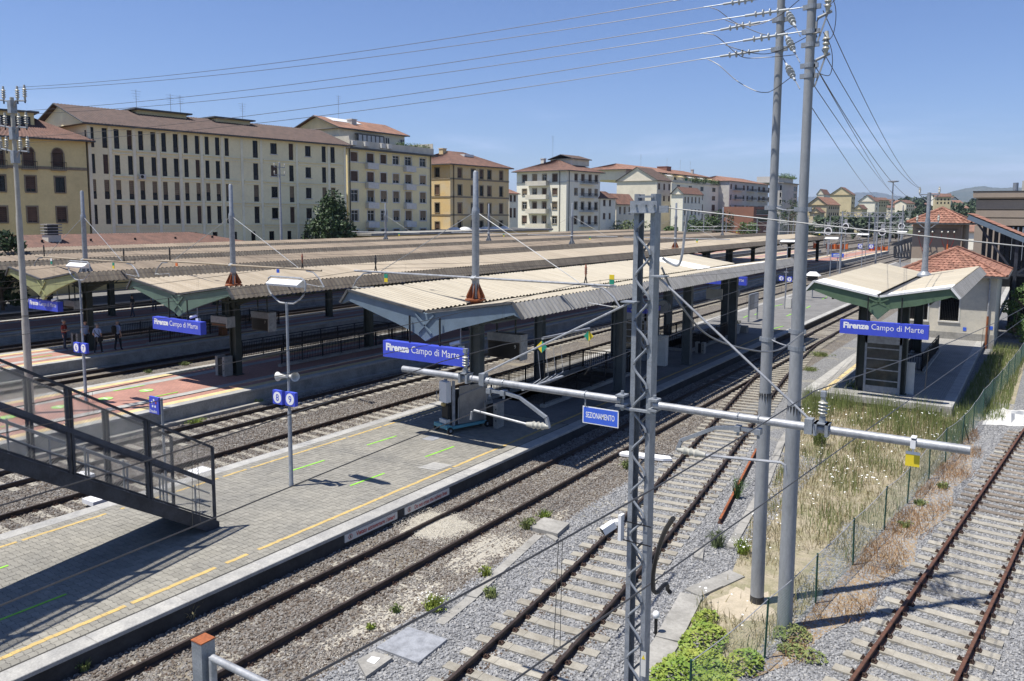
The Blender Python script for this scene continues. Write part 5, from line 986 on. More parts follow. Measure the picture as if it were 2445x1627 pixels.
mb = MB(); mb.box((-18.95, 62.5, 1.2), (-18.83, 64.8, 2.45)); part('frame', mb, 'galv', t); mb = MB(); mb.box((-18.832, 62.62, 1.3), (-18.822, 63.6, 2.33)); part('poster', mb, 'paver_grey', t); mb = MB(); mb.box((-18.832, 63.7, 1.3), (-18.822, 64.7, 2.33)); part('poster', mb, 'cloth_white', t)
mb = MB(); mb.box((-19.2, 74.5, Z1), (-18.7, 74.9, 1.15)); solo('control_cabinet', mb, 'offwhite', 'small pale cabinet behind the thin number post', 'cabinet')
t = thing('information_kiosk', 'small kiosk with white peaked roof on a single leg', 'kiosk', (-19.2, 84.9, Z1)); mb = MB(); mb.cyl((-19.25, 84.9, Z1), (-19.25, 84.9, 2.1), .06, n=8); part('leg', mb, 'galv', t); mb = MB(); mb.box((-19.75, 84.7, 2.0), (-18.8, 85.1, 2.55)); part('display', mb, 'led_dark', t); mb = MB(); mb.add([(-20.0, 84.4, 2.55), (-18.55, 84.4, 2.55), (-18.55, 85.4, 2.55), (-20, 85.4, 2.55), (-19.6, 84.9, 2.95), (-18.95, 84.9, 2.95)], [(0, 1, 5, 4), (1, 2, 5), (2, 3, 4, 5), (3, 0, 4), (3, 2, 1, 0)]); part('roof', mb, 'plastic_white', t)
for i, (px, py) in enumerate(((160, 1139), (207, 1193), (445, 1128))):   # white boxes by the rails
    q = at_z(px+30, py+5, -.05); mb = MB(); mb.poly([q+Vector(v) for v in ((-.3, -.35, 0), (.3, -.35, 0), (.3, .35, 0), (-.3, .35, 0))], (0, 0, .14)); solo('track_box', mb, 'plastic_white', ['white flat box between the rails behind the stairs', 'white flat box with a green tag at the platform edge under the stairs', 'white box on the platform edge seen through the stair mesh'][i], 'box')
t = thing('marker_post', 'short black marker post with a white domed cap beside the slab walkway', 'marker', (-6.27, 15.11, -.2)); mb = MB(); mb.cyl((-6.27, 15.11, -.2), (-6.27, 15.11, .22), .035, n=10); part('stem', mb, 'black', t, 40); mb = MB(); mb.lathe((-6.27, 15.11, .2), [(.05, 0), (.075, .03), (.075, .09), (.05, .13), (.01, .15)], 12); part('cap', mb, 'plastic_white', t, 40)
mb = MB(); rg = random.Random(4); vs = []; 
for i in range(9):
    for j in range(7): u_, v_ = i/8, j/6; vs.append((lerp(-1.6, -.1, u_)+rg.uniform(-.08, .08), lerp(38.9, 42.3, v_)+rg.uniform(-.1, .1)+.6*u_, -.16+max(0, rg.uniform(.0, .4)*math.sin(u_*3.14)*math.sin(v_*3.14))))
mb.add(vs, [(i*7+j, (i+1)*7+j, (i+1)*7+j+1, i*7+j+1) for i in range(8) for j in range(6)]); solo('ground_sheet', mb, 'cloth_white', 'crumpled white fabric sheet at the end of the rusty siding', 'sheet')
# ================================================================== GREEN FENCE
FP = [(-4.55, 12.55), (-4.1, 15.47), (-3.79, 18.41), (-3.48, 21.04), (-3.21, 23.99), (-2.96, 26.63), (-2.68, 29.58), (-2.41, 31.99), (-2.12, 35.01), (-1.91, 37.43), (-1.71, 40.44), (-1.53, 43.6), (-1.3, 46.3), (-1.07, 49), (-.85, 52.5), (-.65, 56), (-.5, 59.5)]
mat('fence_green', (.018, .075, .05), .5, .1, var=.15)
mat('fence_wire', (.10, .17, .15), .5, .2, var=.1)
fn = thing('mesh_fence', 'green wire-mesh fence on slim posts between verge and rusty siding', 'fence', (FP[0][0], FP[0][1], -.2))
for i, (x, y) in enumerate(FP):
    h = 1.03+.05*math.sin(i*2.1); lx = .03*math.sin(i*1.7); mb = MB(); mb.cyl((x, y, -.3), (x+lx, y, h+.03), .022, n=8); part('post', mb, 'fence_green', fn, 40); FP[i] = (x, y, h, lx)
for (a, b) in zip(FP[:-1], FP[1:]):
    A = Vector((a[0], a[1], -.18)); B_ = Vector((b[0], b[1], -.18)); At = Vector((a[0]+a[3], a[1], a[2])); Bt = Vector((b[0]+b[3], b[1], b[2])); L = (B_-A).length; mb = MB(); far_ = a[1] > 32; sp_ = .055 if not far_ else .1; r = .0017 if not far_ else .0028
    def P(u, h): lo = A.lerp(B_, u); hi = At.lerp(Bt, u)+Vector((0, 0, -.05*math.sin(u*math.pi))); return lo.lerp(hi, h)
    k = int(L/sp_)
    for i in range(k): mb.cyl(P((i+.5)/k, 0), P((i+.5)/k, 1), r, n=3, caps=False)
    for j in range(int(1.2/(sp_*1.2))+1): h = min(1, j*sp_*1.2/1.2); mb.tube([P(u_/3, h) for u_ in range(4)], r, 3)
    part('mesh_panel', mb, 'fence_wire', fn, kind='stuff'); mb = MB(); mb.tube([P(u_/6, 1) for u_ in range(7)], .009, 5); part('top_wire', mb, 'galv_light', fn)
mb = MB(); mb.bar((-2.12, 35.01, .75), (-1.95, 36.0, -.2), .03); part('brace', mb, 'fence_green', fn)
# ================================================================== PEOPLE
def person(label, x, y, z, rz, shirt, pants, hair, h=1.75, arms='down', stride=.12, lean=0., shoes='black'):
    t = thing('person', label, 'person', (x, y, z), rz)
    k = h/1.75; V = []; E_ = []; Rr = []
    def v(p, r): V.append((p[0]*k, p[1]*k, p[2]*k)); Rr.append(r*k); return len(V)-1
    def chain(i, pts):
        for p, r in pts: j = v(p, r); E_.append((i, j)); i = j
        return i
    pel = v((0, 0, .95), .135); ch = chain(pel, [((0, -.01, 1.12), .125), ((0, 0, 1.30), .155), ((0, .01, 1.43), .11)]); hd = chain(ch, [((0, .02, 1.53), .055), ((0, .035, 1.60), .085), ((0, .03, 1.69), .095), ((0, .02, 1.745), .05)])
    for s in (-1, 1):
        chain(pel, [((s*.095, .02, .86), .095), ((s*.11, stride*s*.5+.03, .48), .068), ((s*.115, stride*s, .09), .045), ((s*.12, stride*s+.12, .04), .04)])
        sh = chain(ch, [((s*.19, 0, 1.39), .062)])
        if arms == 'down': chain(sh, [((s*.235, -.02, 1.1), .045), ((s*.225, .06, .87), .034), ((s*.22, .09, .77), .03)])
        elif arms == 'phone': chain(sh, [((s*.23, .02, 1.1), .045), ((s*.1, .26, 1.12), .035), ((s*.05, .33, 1.15), .03)])
        else: chain(sh, [((s*.25, -.04, 1.12), .045), ((s*.17, .12, .98), .034), ((s*.12, .17, .93), .03)])
    me = bpy.data.meshes.new('body'); me.from_pydata(V, E_, []); o = bpy.data.objects.new('body', me); COL.objects.link(o); md = o.modifiers.new('s', 'SKIN'); md.use_smooth_shade = True
    for i, sv in enumerate(me.skin_vertices[0].data): sv.radius = (Rr[i]*(1.25 if i < 4 else 1), Rr[i]*(.82 if i < 4 else 1)); sv.use_root = i == 0
    o.modifiers.new('u', 'SUBSURF').levels = 1
    bpy.context.view_layer.update(); m2 = bpy.data.meshes.new_from_object(o.evaluated_get(bpy.context.evaluated_depsgraph_get())); bpy.data.objects.remove(o)
    for m_ in (shirt, pants, 'skin', shoes): m2.materials.append(M(m_))
    for p in m2.polygons:
        c = p.center/k; a = abs(c.x); p.use_smooth = True
        p.material_index = 2 if c.z > 1.475 else (3 if c.z < .075 else (2 if ((a > .16 or c.y > .17) and c.z < 1.2 and c.z > .74) else (1 if c.z < .97 else 0)))
    b = put('body', m2, t); mb = MB(); rg = random.Random(len(label))
    mb.lathe((0, .005*k, 1.645*k), [(.092*k, 0), (.104*k, .05*k), (.095*k, .1*k), (.06*k, .128*k), (.0, .137*k)], 12); mb.v = [(a, b_-(.02 if c < 1.68*k else 0), c) for a, b_, c in mb.v]; put('hair', mb.mesh('hair', hair, 60), t)
    mb = MB(); mb.box((-.012*k, .115*k, 1.615*k), (.012*k, .15*k, 1.65*k)); put('nose', mb.mesh('nose', 'skin'), t)
    return t
person('man in a red T-shirt and jeans looking at his phone by the concrete bin', -47.55, 24.6, Z2, R(-60), 'shirt_red', 'jeans', 'hair_grey', 1.75, 'phone', .13)
person('man in a pale blue shirt seen from the side against the column', -46.0, 25.0, Z2, R(-75), 'shirt_blue', 'trousers_dark', 'hair_dark', 1.8, 'fold', .05)
p_ = person('man in a pale blue shirt with a shoulder bag, nearest the platform edge', -44.45, 24.85, Z2, R(25), 'shirt_blue', 'trousers_dark', 'hair_grey', 1.78, 'fold', .16, shoes='shoe_white')
person('man in a pale blue shirt with a black backpack', -44.75, 26.2, Z2, R(10), 'shirt_blue', 'trousers_dark', 'hair_grey', 1.78, 'down', .12)
person('person in dark clothes standing behind the railing in the shade', -47.8, 32.3, Z2, R(80), 'trousers_dark', 'jeans', 'hair_dark', 1.7, 'down', .05)
person('distant person in dark clothes on the far shaded platform, left one', -58.2, 35.4, Z2, R(120), 'trousers_dark', 'jeans', 'hair_dark', 1.7, 'down', .2); person('distant person in a pale shirt on the far shaded platform, right one', -60.2, 38.5, Z2, R(60), 'shirt_blue', 'jeans', 'hair_dark', 1.75, 'down', .25)
def soft(name, label, c, s, mt, cat):
    bm = bmesh.new(); bmesh.ops.create_cube(bm, size=1); bmesh.ops.bevel(bm, geom=bm.edges[:], offset=.18, segments=2, affect='EDGES'); bmesh.ops.scale(bm, vec=s, verts=bm.verts); me = bpy.data.meshes.new(name); bm.to_mesh(me); bm.free(); me.materials.append(M(mt)); o = put(name, me, None, c); return tag(o, label, cat)
soft('backpack', 'black backpack worn by the man at the right of the group', (-44.72, 25.99, Z2+1.25), (.32, .18, .48), 'black', 'bag')
t = thing('shoulder_bag', 'black bag hanging at the hip of the man nearest the edge', 'bag', (-44.2, 24.8, Z2+.85)); mb = MB(); mb.box((-44.27, 24.68, Z2+.75), (-44.13, 24.98, Z2+1.0)); part('pouch', mb, 'black', t); mb = MB(); mb.tube([(-44.2, 24.85, Z2+1.0), (-44.4, 24.7, Z2+1.25), (-44.55, 24.72, Z2+1.43)], .018, 5); part('strap', mb, 'black', t)
mb = MB(); mb.box((-44.9, 33.2, Z2), (-44.5, 33.6, Z2+.6)); mb.box((-44.92, 33.18, Z2+.6), (-44.48, 33.62, Z2+.66)); solo('poster_box', mb, 'amber', 'small orange-edged box standing by the far railing', 'box')
# ================================================================== BUILDINGS
def wmat(n, c, c2=None, sc=.35): return mat(n, c, .9, var=.06, scale=sc, c2=c2 or tuple(v*.84 for v in c), mixlo=.42, mixhi=.72)
wmat('wall_ochre', (.72, .595, .30)); wmat('wall_beige', (.88, .78, .50), (.81, .715, .46)); wmat('wall_frame', (.88, .81, .60)); wmat('wall_yellow', (.80, .695, .41), (.73, .635, .38)); wmat('wall_orange', (.66, .485, .235), (.61, .52, .36)); wmat('wall_white', (.82, .775, .64), (.75, .71, .59)); wmat('wall_cream', (.72, .66, .53)); wmat('wall_buff', (.60, .50, .31)); wmat('wall_grey', (.52, .50, .46)); wmat('wall_brick', (.27, .13, .09)); wmat('wall_gable', (.66, .56, .33)); wmat('wall_taupe', (.33, .265, .205), (.29, .235, .185)); wmat('wall_stucco', (.60, .555, .455), (.45, .43, .375), .8)
KINDS = {'dark': dict(fr='iron_black', pane='glass_dark'), 'tall': dict(fr='iron_black', pane='glass_dark', panel='concrete_dark'), 'shut': dict(fr='shutter_brown', pane='glass_dark', sh='shutter_brown', f=(.75, 1.0)), 'tan': dict(fr='white_trim', pane='glass_dark', sh='shutter_tan', f=(.55, .85)), 'white': dict(fr='white_trim', pane='glass_dark', mull=2), 'mix': dict(fr='white_trim', pane='glass_dark', sh='shutter_brown', f=(.5, .95)), 'purple': dict(fr='iron_black', pane='glass_dark', sh='shutter_tan', f=(.5, .8), panel='concrete_dark')}
WM = {}
def wmesh(key, fn):
    if key not in WM: WM[key] = fn()
    return WM[key]
class Bld:
    def __init__(s, label, p, theta, L, D, z1, wall, name='apartment_building', z0=-.6):
        th = R(theta); s.u = Vector((math.sin(th), math.cos(th), 0)); s.v = Vector((-math.cos(th), math.sin(th), 0)); s.o = Vector((p.x, p.y, 0)); s.L, s.D, s.z0, s.z1, s.wall = L, D, z0, z1, wall
        s.t = thing(name, label, 'building', (p.x, p.y, z0), math.pi/2-th); s.fr = []; s.sd = []; s.gab = None
    def hit(s, px, py, side):
        d = ray(px, py); n = s.v if side == 'f' else s.u; k = n.dot(s.o-CAM)/n.dot(d); q = CAM+d*k-s.o; return (q.dot(s.u) if side == 'f' else q.dot(s.v)), q.z
    def grid(s, side, cols, rows, xr, yr, kind, trim=None, sill='white_trim', skip=(), kinds=None):
        for i, (a, b) in enumerate(cols):
            sa = s.hit(a, yr, side)[0]; sb = s.hit(b, yr, side)[0]
            for j, (c, d) in enumerate(rows):
                if (i, j) in skip: continue
                zt = s.hit(xr, c, side)[1]; zb = s.hit(xr, d, side)[1]
                k = (kinds or {}).get((i, j), kind[(i*3+j*7) % len(kind)] if isinstance(kind, list) else kind)
                (s.fr if side == 'f' else s.sd).append((min(sa, sb), max(sa, sb), zb, zt, k, trim, sill))
    def put(s, name, mb, mt, parent=None, smooth=None):
        o = put(name, mb.mesh(name, mt, smooth), parent or s.t, (0, 0, 0) if parent else (0, 0, -s.z0)); return o
    def walls(s, gable=0, right=True):
        mb = MB()
        for side, rects, Ln in (('f', s.fr, s.L), ('s', s.sd, s.D)):
            f = (lambda a, z, e: (a, e, z)) if side == 'f' else (lambda a, z, e: (e, a, z))
            S = sorted({0, Ln, *[round(min(max(r[0], 0), Ln), 3) for r in rects], *[round(min(max(r[1], 0), Ln), 3) for r in rects]}); Zc = sorted({s.z0, s.z1, *[round(min(max(r[2], s.z0), s.z1), 3) for r in rects], *[round(min(max(r[3], s.z0), s.z1), 3) for r in rects]})
            for a, b in zip(S[:-1], S[1:]):
                for c, d in zip(Zc[:-1], Zc[1:]):
                    m, n = (a+b)/2, (c+d)/2
                    if any(r[0] < m < r[1] and r[2] < n < r[3] for r in rects): continue
                    mb.quad(f(a, c, 0), f(b, c, 0), f(b, d, 0), f(a, d, 0))
            for r in rects:
                a, b, c, d = r[:4]; e = .22
                for p, q in (((a, c), (b, c)), ((b, c), (b, d)), ((b, d), (a, d)), ((a, d), (a, c))): mb.quad(f(*p, 0), f(*q, 0), f(*q, e), f(*p, e))
        L, D, z0, z1 = s.L, s.D, s.z0, s.z1
        mb.quad((0, D, z0), (L, D, z0), (L, D, z1), (0, D, z1)); mb.quad((L, 0, z0), (L, D, z0), (L, D, z1), (L, 0, z1))
        if gable: mb.add([(0, 0, z1), (0, D, z1), (0, D/2, z1+gable), (L, 0, z1), (L, D, z1), (L, D/2, z1+gable)], [(0, 1, 2), (3, 4, 5)])
        else: mb.quad((0, 0, z1), (L, 0, z1), (L, D, z1), (0, D, z1))
        s.put('wall', mb, s.wall)
        for side, rects in (('f', s.fr), ('s', s.sd)):
            for (a, b, c, d, k, trim, sill) in rects:
                K = KINDS[k]; w_, h = round(b-a, 1), round(d-c, 1); rz = 0 if side == 'f' else -math.pi/2
                def frame():
                    m = MB(); t = .07
                    for q in ((-w_/2, .12, 0, -w_/2+t, .18, h), (w_/2-t, .12, 0, w_/2, .18, h), (-w_/2+t, .12, 0, w_/2-t, .18, t), (-w_/2+t, .12, h-t, w_/2-t, .18, h), (-t/2, .12, t, t/2, .18, h-t)): m.box(q[:3], q[3:])
                    if K.get('mull'): m.box((-w_/2, .12, h*.66), (-t/2, .18, h*.66+t)); m.box((t/2, .12, h*.66), (w_/2, .18, h*.66+t))
                    return m.mesh('window', K['fr'])
                loc = ((a+b)/2, 0, c) if side == 'f' else (0, (a+b)/2, c)
                o = put('window', wmesh((w_, h, K['fr'], K.get('mull')), frame), s.t, (loc[0], loc[1], loc[2]-s.z0), rz)
                put('pane', wmesh((w_, h, 'p'), lambda: MB().quad((-w_/2, .165, 0), (w_/2, .165, 0), (w_/2, .165, h), (-w_/2, .165, h)).mesh('pane', K['pane'])), o)
                if K.get('sh'):
                    f = round(random.uniform(*K['f']), 1)
                    if f > .15:
                        def shut():
                            m = MB(); n = max(3, int(h*f/.22))
                            for i in range(n): z_ = h-h*f*(i+1)/n; m.box((-w_/2+.05, .09, z_), (w_/2-.05, .115, z_+h*f/n-.02))
                            return m.mesh('shutter', K['sh'])
                        put('shutter', wmesh((w_, h, f, K['sh'], 's'), shut), o)
                if K.get('panel'): put('panel', wmesh((w_, h, 'pl'), lambda: MB().box((-w_/2+.04, .02, .05), (w_/2-.04, .06, h*.27)).mesh('panel', K['panel'])), o)
                if sill: put('sill', wmesh((w_, sill, 'si'), lambda: MB().box((-w_/2-.12, -.12, -.14), (w_/2+.12, .1, 0)).mesh('sill', sill)), o)
                if trim:
                    def surr():
                        m = MB(); g = .17
                        for q in ((-w_/2-g, -.045, 0, -w_/2, .02, h+g), (w_/2, -.045, 0, w_/2+g, .02, h+g), (-w_/2, -.045, h, w_/2, .02, h+g)): m.box(q[:3], q[3:])
                        return m.mesh('surround', trim)
                    put('surround', wmesh((w_, h, trim, 'su'), surr), o)
    def rib(s, a, b, c, d, amp=.07, pitch=.42):
        """tiled slope: eaves a-b, ridge c-d"""
        a, b, c, d = map(Vector, (a, b, c, d)); mb = MB(); n = max(2, int((b-a).length/pitch)); nr = (b-a).cross(c-a).normalized()
        if nr.z < 0: nr = -nr
        vs = []
        for i in range(2*n+1): u = i/(2*n); e = nr*(amp if i % 2 else 0); vs += [a.lerp(b, u)+e, c.lerp(d, u)+e]
        mb.add(vs, [(2*i, 2*i+2, 2*i+3, 2*i+1) for i in range(2*n)]); return mb
    def roof(s, kind, rise, mt, ov=.5, x0=0, x1=None, y0=0, y1=None, z=None, gut='gutter', name='roof'):
        x1 = s.L if x1 is None else x1; y1 = s.D if y1 is None else y1; z = s.z1 if z is None else z; k = rise/((y1-y0)/2); ze = z-k*ov*.6+.06
        xa, xb, ya, yb = x0-ov, x1+ov, y0-ov, y1+ov; zr = z+rise+.1; ym = (y0+y1)/2
        if kind == 'gable': ra, rb = xa, xb
        else: hd = min((y1-y0)/2+ov, (xb-xa)/2-.1); ra, rb = xa+hd, xb-hd
        A, B_, C_, D_ = (xa, ya, ze), (xb, ya, ze), (xb, yb, ze), (xa, yb, ze); P, Q = (ra, ym, zr), (rb, ym, zr)
        mb = s.rib(A, B_, P, Q); m2 = s.rib(C_, D_, Q, P); mb.add(m2.v, m2.f)
        if kind == 'hip':
            for m2 in (s.rib(D_, A, P, P), s.rib(B_, C_, Q, Q)): mb.add(m2.v, m2.f)
        o = s.put(name, mb, mt)
        mb = MB(); th = .16
        mb.box((xa, ya-.06, ze-th), (xb, ya+.1, ze+.02)); mb.box((xa, yb-.1, ze-th), (xb, yb+.06, ze+.02))
        if kind == 'hip': mb.box((xa-.06, ya+.1, ze-th), (xa+.1, yb-.1, ze+.02)); mb.box((xb-.1, ya+.1, ze-th), (xb+.06, yb-.1, ze+.02))
        else: mb.bar((xa+.05, ya, ze-.02), (xa+.05, ym, zr-.04), .1, .12); mb.bar((xa+.05, yb, ze-.02), (xa+.05, ym, zr-.04), .1, .12); mb.bar((xb-.05, ya, ze-.04), (xb-.05, ym, zr-.06), .12, .2)
        s.put('gutter', mb, gut, None); mb = MB(); mb.quad((xa, ya, ze-.12), (xb, ya, ze-.12), (xb, yb, ze-.12), (xa, yb, ze-.12)); s.put('eaves_soffit', mb, 'shutter_tan'); return o
    def chimney(s, x, y, z, h=1.6, w_=.8, mt='wall_grey'): mb = MB(); mb.box((x-w_/2, y-w_/2, z-2), (x+w_/2, y+w_/2, z+h)); mb.box((x-w_/2-.1, y-w_/2-.1, z+h), (x+w_/2+.1, y+w_/2+.1, z+h+.15)); s.put('chimney', mb, mt)
    def antenna(s, x, y, z, h=3):
        mb = MB(); mb.cyl((x, y, z-1.5), (x, y, z+h), .03, n=5)
        for i in range(4): mb.bar((x-.7+.1*i, y, z+h-.2-i*.35), (x+.7-.1*i, y, z+h-.2-i*.35), .025)
        s.put('antenna', mb, 'galv')
    def balcony(s, side, a, b, z, dep=1.1, h=.95, slab='white_trim', solid=None):
        f = (lambda q, e, zz_: (q, -e, zz_)) if side == 'f' else (lambda q, e, zz_: (-e, q, zz_)); mb = MB()
        def bx(q0, q1, e0, e1, za, zb): p = f(q0, e0, za); r = f(q1, e1, zb); mb.box(tuple(min(x, y) for x, y in zip(p, r)), tuple(max(x, y) for x, y in zip(p, r)))
        bx(a, b, 0, dep, z-.16, z); o = s.put('balcony', mb, slab); mb = MB()
        if solid: bx(a, b, dep-.12, dep, z, z+h); bx(a, a+.12, 0, dep-.12, z, z+h); bx(b-.12, b, 0, dep-.12, z, z+h); s.put('parapet', mb, solid).parent = s.t
        else:
            bx(a, b, dep-.05, dep, z+h-.05, z+h); n = int((b-a)/.22)
            for i in range(n+1): q = lerp(a, b-.03, i/n); bx(q, q+.03, dep-.04, dep-.01, z, z+h-.05)
            bx(a, a+.05, 0, dep-.05, z+h-.05, z+h); bx(b-.05, b, 0, dep-.05, z+h-.05, z+h); s.put('balustrade', mb, 'iron_black')['kind'] = 'stuff'
    def band(s, side, z, h=.25, mt='white_trim', a=0, b=None, e=.08):
        b = (s.L if side == 'f' else s.D) if b is None else b; mb = MB(); mb.box(*(((a, -e, z), (b, .01, z+h)) if side == 'f' else ((-e, a, z), (.01, b, z+h)))); s.put('string_course', mb, mt)
    def strip(s, side, x, w_, z0, z1, mt='white_trim', e=.1): mb = MB(); mb.box(*(((x-w_/2, -e, z0), (x+w_/2, .01, z1)) if side == 'f' else ((-e, x-w_/2, z0), (.01, x+w_/2, z1)))); s.put('pilaster', mb, mt)
    def pipe(s, side, x, z0, z1): mb = MB(); mb.cyl(*((((x, -.15, z0), (x, -.15, z1))) if side == 'f' else (((-.15, x, z0), (-.15, x, z1)))), .08, n=6); s.put('downpipe', mb, 'iron_black')
    def aircon(s, x, z): mb = MB(); mb.box((x-.4, -.5, z), (x+.4, -.1, z+.6)); o = s.put('air_conditioner', mb, 'white_trim'); m = MB(); m.lathe((x-.1, -.501, z+.3), [(.22, 0), (.22, .01)], 12, (0, -1, 0)); s.put('fan_grille', m, 'iron_black', o)
def col_px(zx, ox): return [(ox+a/3.8513, ox+b/3.8513) for a, b in zx]
def row_px(zy, oy): return [(oy+a/3.8513, oy+b/3.8513) for a, b in zy]
FX = -99.
# --- long pale block with paired tall windows
c1 = at_x(206, 292, FX); B1 = Bld('long pale block with rows of tall narrow dark windows', c1, 6.0, 1, 15, c1.z, 'wall_beige'); B1.L = B1.hit(826, 400, 'f')[0]
tall = [(828, 878), (952, 1000), (1060, 1108), (1180, 1225), (1283, 1328), (1395, 1440), (1493, 1537), (1600, 1645), (1695, 1735), (1800, 1840), (1890, 1928), (1985, 2025), (2072, 2110)]
tc_ = col_px(tall, 0)+col_px([(18, 65), (348, 390), (650, 688), (730, 770)], 600); sq = col_px([(180, 240), (498, 550)], 600)
rows = row_px([(400, 585), (645, 825), (880, 1060), (1113, 1293)], 200)
kd = {}
for i in range(17):
    for j in range(4): kd[(i, j)] = 'purple' if j == 2 else ('shut' if random.random() < .12 else 'tall')
B1.grid('f', tc_, rows, 222, 400, 'tall', None, None, (), kd)
zrow = [(B1.hit(222, r[1], 'f')[1], B1.hit(222, r[0], 'f')[1]) for r in rows]
for a, b in sq:
    sa, sb = B1.hit(a, 400, 'f')[0], B1.hit(b, 400, 'f')[0]
    for (zb, zt) in zrow: B1.fr.append((sa, sb, zt-1.75, zt-.15, 'shut' if random.random() < .3 else 'dark', None, 'white_trim'))
zg = zrow[3][0]-1.0
for a, b in col_px([(918, 975), (1145, 1200), (1360, 1415), (1567, 1618), (1765, 1812), (1955, 2000), (2150, 2180), (2310, 2350)], 0)+col_px([(165, 212), (332, 370), (483, 527), (640, 680), (740, 775)], 600):
    sa, sb = B1.hit(a, 550, 'f')[0], B1.hit(b, 550, 'f')[0]; B1.fr.append((sa, sb, zg-2.3, zg-.2, 'dark', None, None))
B1.walls(gable=2.7)
for zx, ox in ((805, 0), (1020, 0), (1240, 0), (1458, 0), (1660, 0), (1857, 0), (2045, 0), (2225, 0), (92, 600), (418, 600), (712, 600), (858, 600)): B1.strip('f', min(max(.2, B1.hit(ox+zx/3.8513, 400, 'f')[0]), B1.L-.25), .4, -.4, B1.z1-.3, 'wall_frame')
px_ = [.5]+[B1.hit(x/3.8513+ox, 400, 'f')[0] for x, ox in ((1020, 0), (1240, 0), (1458, 0), (1660, 0), (1857, 0), (2045, 0), (2225, 0), (92, 600), (418, 600), (712, 600), (858, 600))]
for (zb, zt) in zrow:
    for a, b in zip(px_[:-1], px_[1:]):
        if b-a < 3: continue
        for dz, e in ((-.22, .22), (-.62, .12)): B1.band('f', zb+dz, .12, 'wall_frame', a+.3, b-.3, e)
B1.roof('gable', 2.7, 'tile_brown', .8); B1.pipe('f', -.25, 0, B1.z1-1); B1.aircon(B1.hit(337, 414, 'f')[0], zrow[1][0]-.5); B1.aircon(B1.hit(776, 475, 'f')[0], zrow[2][0]-.5)
for a, b, zz_ in ((370, 482, 2.9), (548, 626, 3.2)):
    sa = B1.hit(a, 280, 'f')[0]*1.08; sb = B1.hit(b, 290, 'f')[0]*1.08; mb = MB(); mb.box((sa, 6.2, B1.z1+.5), (sb, 10, B1.z1+2.9)); d = B1.put('dormer', mb, 'wall_gable'); mb = MB(); mb.box((sa-.6, 5.6, B1.z1+2.9), (sb+.6, 10.5, B1.z1+3.1)); B1.put('dormer_roof', mb, 'gutter', d)
for px in (378, 456, 478, 620): B1.antenna(B1.hit(px, 300, 'f')[0]*1.07, 7, B1.z1+2.7, 3.0)
# --- yellow block with arched top windows, far left
c0_ = at_x(204, 333, FX+.5); B0 = Bld('ochre block with arched top-floor windows at the left edge', c0_, 16.5, 1, 14, c0_.z, 'wall_ochre')
B0.L = -B0.hit(-70, 330, 'f')[0]; B0.o = B0.o-B0.u*B0.L; B0.t.location = (B0.o.x, B0.o.y, B0.z0)
cw = [(-10, 50), (235, 325), (505, 590)]; cw0 = col_px(cw, 0)
B0.grid('f', col_px([(-30, 45), (235, 325), (505, 595)], 0), row_px([(858, 1000), (1135, 1275)], 200), 140, 430, ['dark', 'shut'], 'stone_trim', 'stone_trim', kinds={(0, 1): 'shut', (1, 1): 'shut', (2, 1): 'shut'})
B0.grid('f', col_px([(-20, 40), (218, 318), (487, 585)], 0), row_px([(640, 790)], 200), 140, 400, 'shut', None, None)
B0.walls()
for a, b, c, d, k, tr, si in list(B0.fr):
    if tr is None:
        w_ = b-a; mb = MB(); n = 14; P = [((a+b)/2+math.cos(i*math.pi/n)*w_/2, d-.02+math.sin(i*math.pi/n)*w_/2) for i in range(n+1)]; mb.poly([(x, -.03, z) for x, z in P], (0, .04, 0)); B0.put('arch_panel', mb, 'shutter_brown')
        mb = MB(); m_ = (a+b)/2
        for i in range(n):
            for r_ in (1,): p, q = i*math.pi/n, (i+1)*math.pi/n; mb.poly([(m_+math.cos(t_)*w_/2*f_, -.07, d+math.sin(t_)*w_/2*f_) for t_, f_ in ((p, 1), (q, 1), (q, 1.16), (p, 1.16))], (0, .08, 0))
        mb.box((a-.16, -.07, c), (a, .01, d)); mb.box((b, -.07, c), (b+.16, .01, d)); B0.put('arch_surround', mb, 'stone_trim'); B0.balcony('f', a-.25, b+.25, c, .5, .85, 'stone_trim')
B0.band('f', B0.hit(140, 406, 'f')[1], .35, 'stone_trim'); B0.roof('hip', 3.2, 'tile_house', .9)
mb = MB(); sa = B0.hit(-40, 310, 'f')[0]; sb = B0.hit(95, 310, 'f')[0]; mb.box((sa, 3, B0.z1), (sb, 8, B0.z1+3.0)); d = B0.put('dormer', mb, 'wall_ochre'); mb = MB(); mb.box((sa-.5, 2.5, B0.z1+3.0), (sb+.5, 8.4, B0.z1+3.2)); B0.put('dormer_roof', mb, 'gutter', d)
for i in range(4): mb = MB(); x = lerp(sa+.6, sb-1.6, i/3); mb.box((x, 2.95, B0.z1+1.5), (x+1.2, 3.0, B0.z1+2.5)); B0.put('dormer_window', mb, 'glass_dark', d)
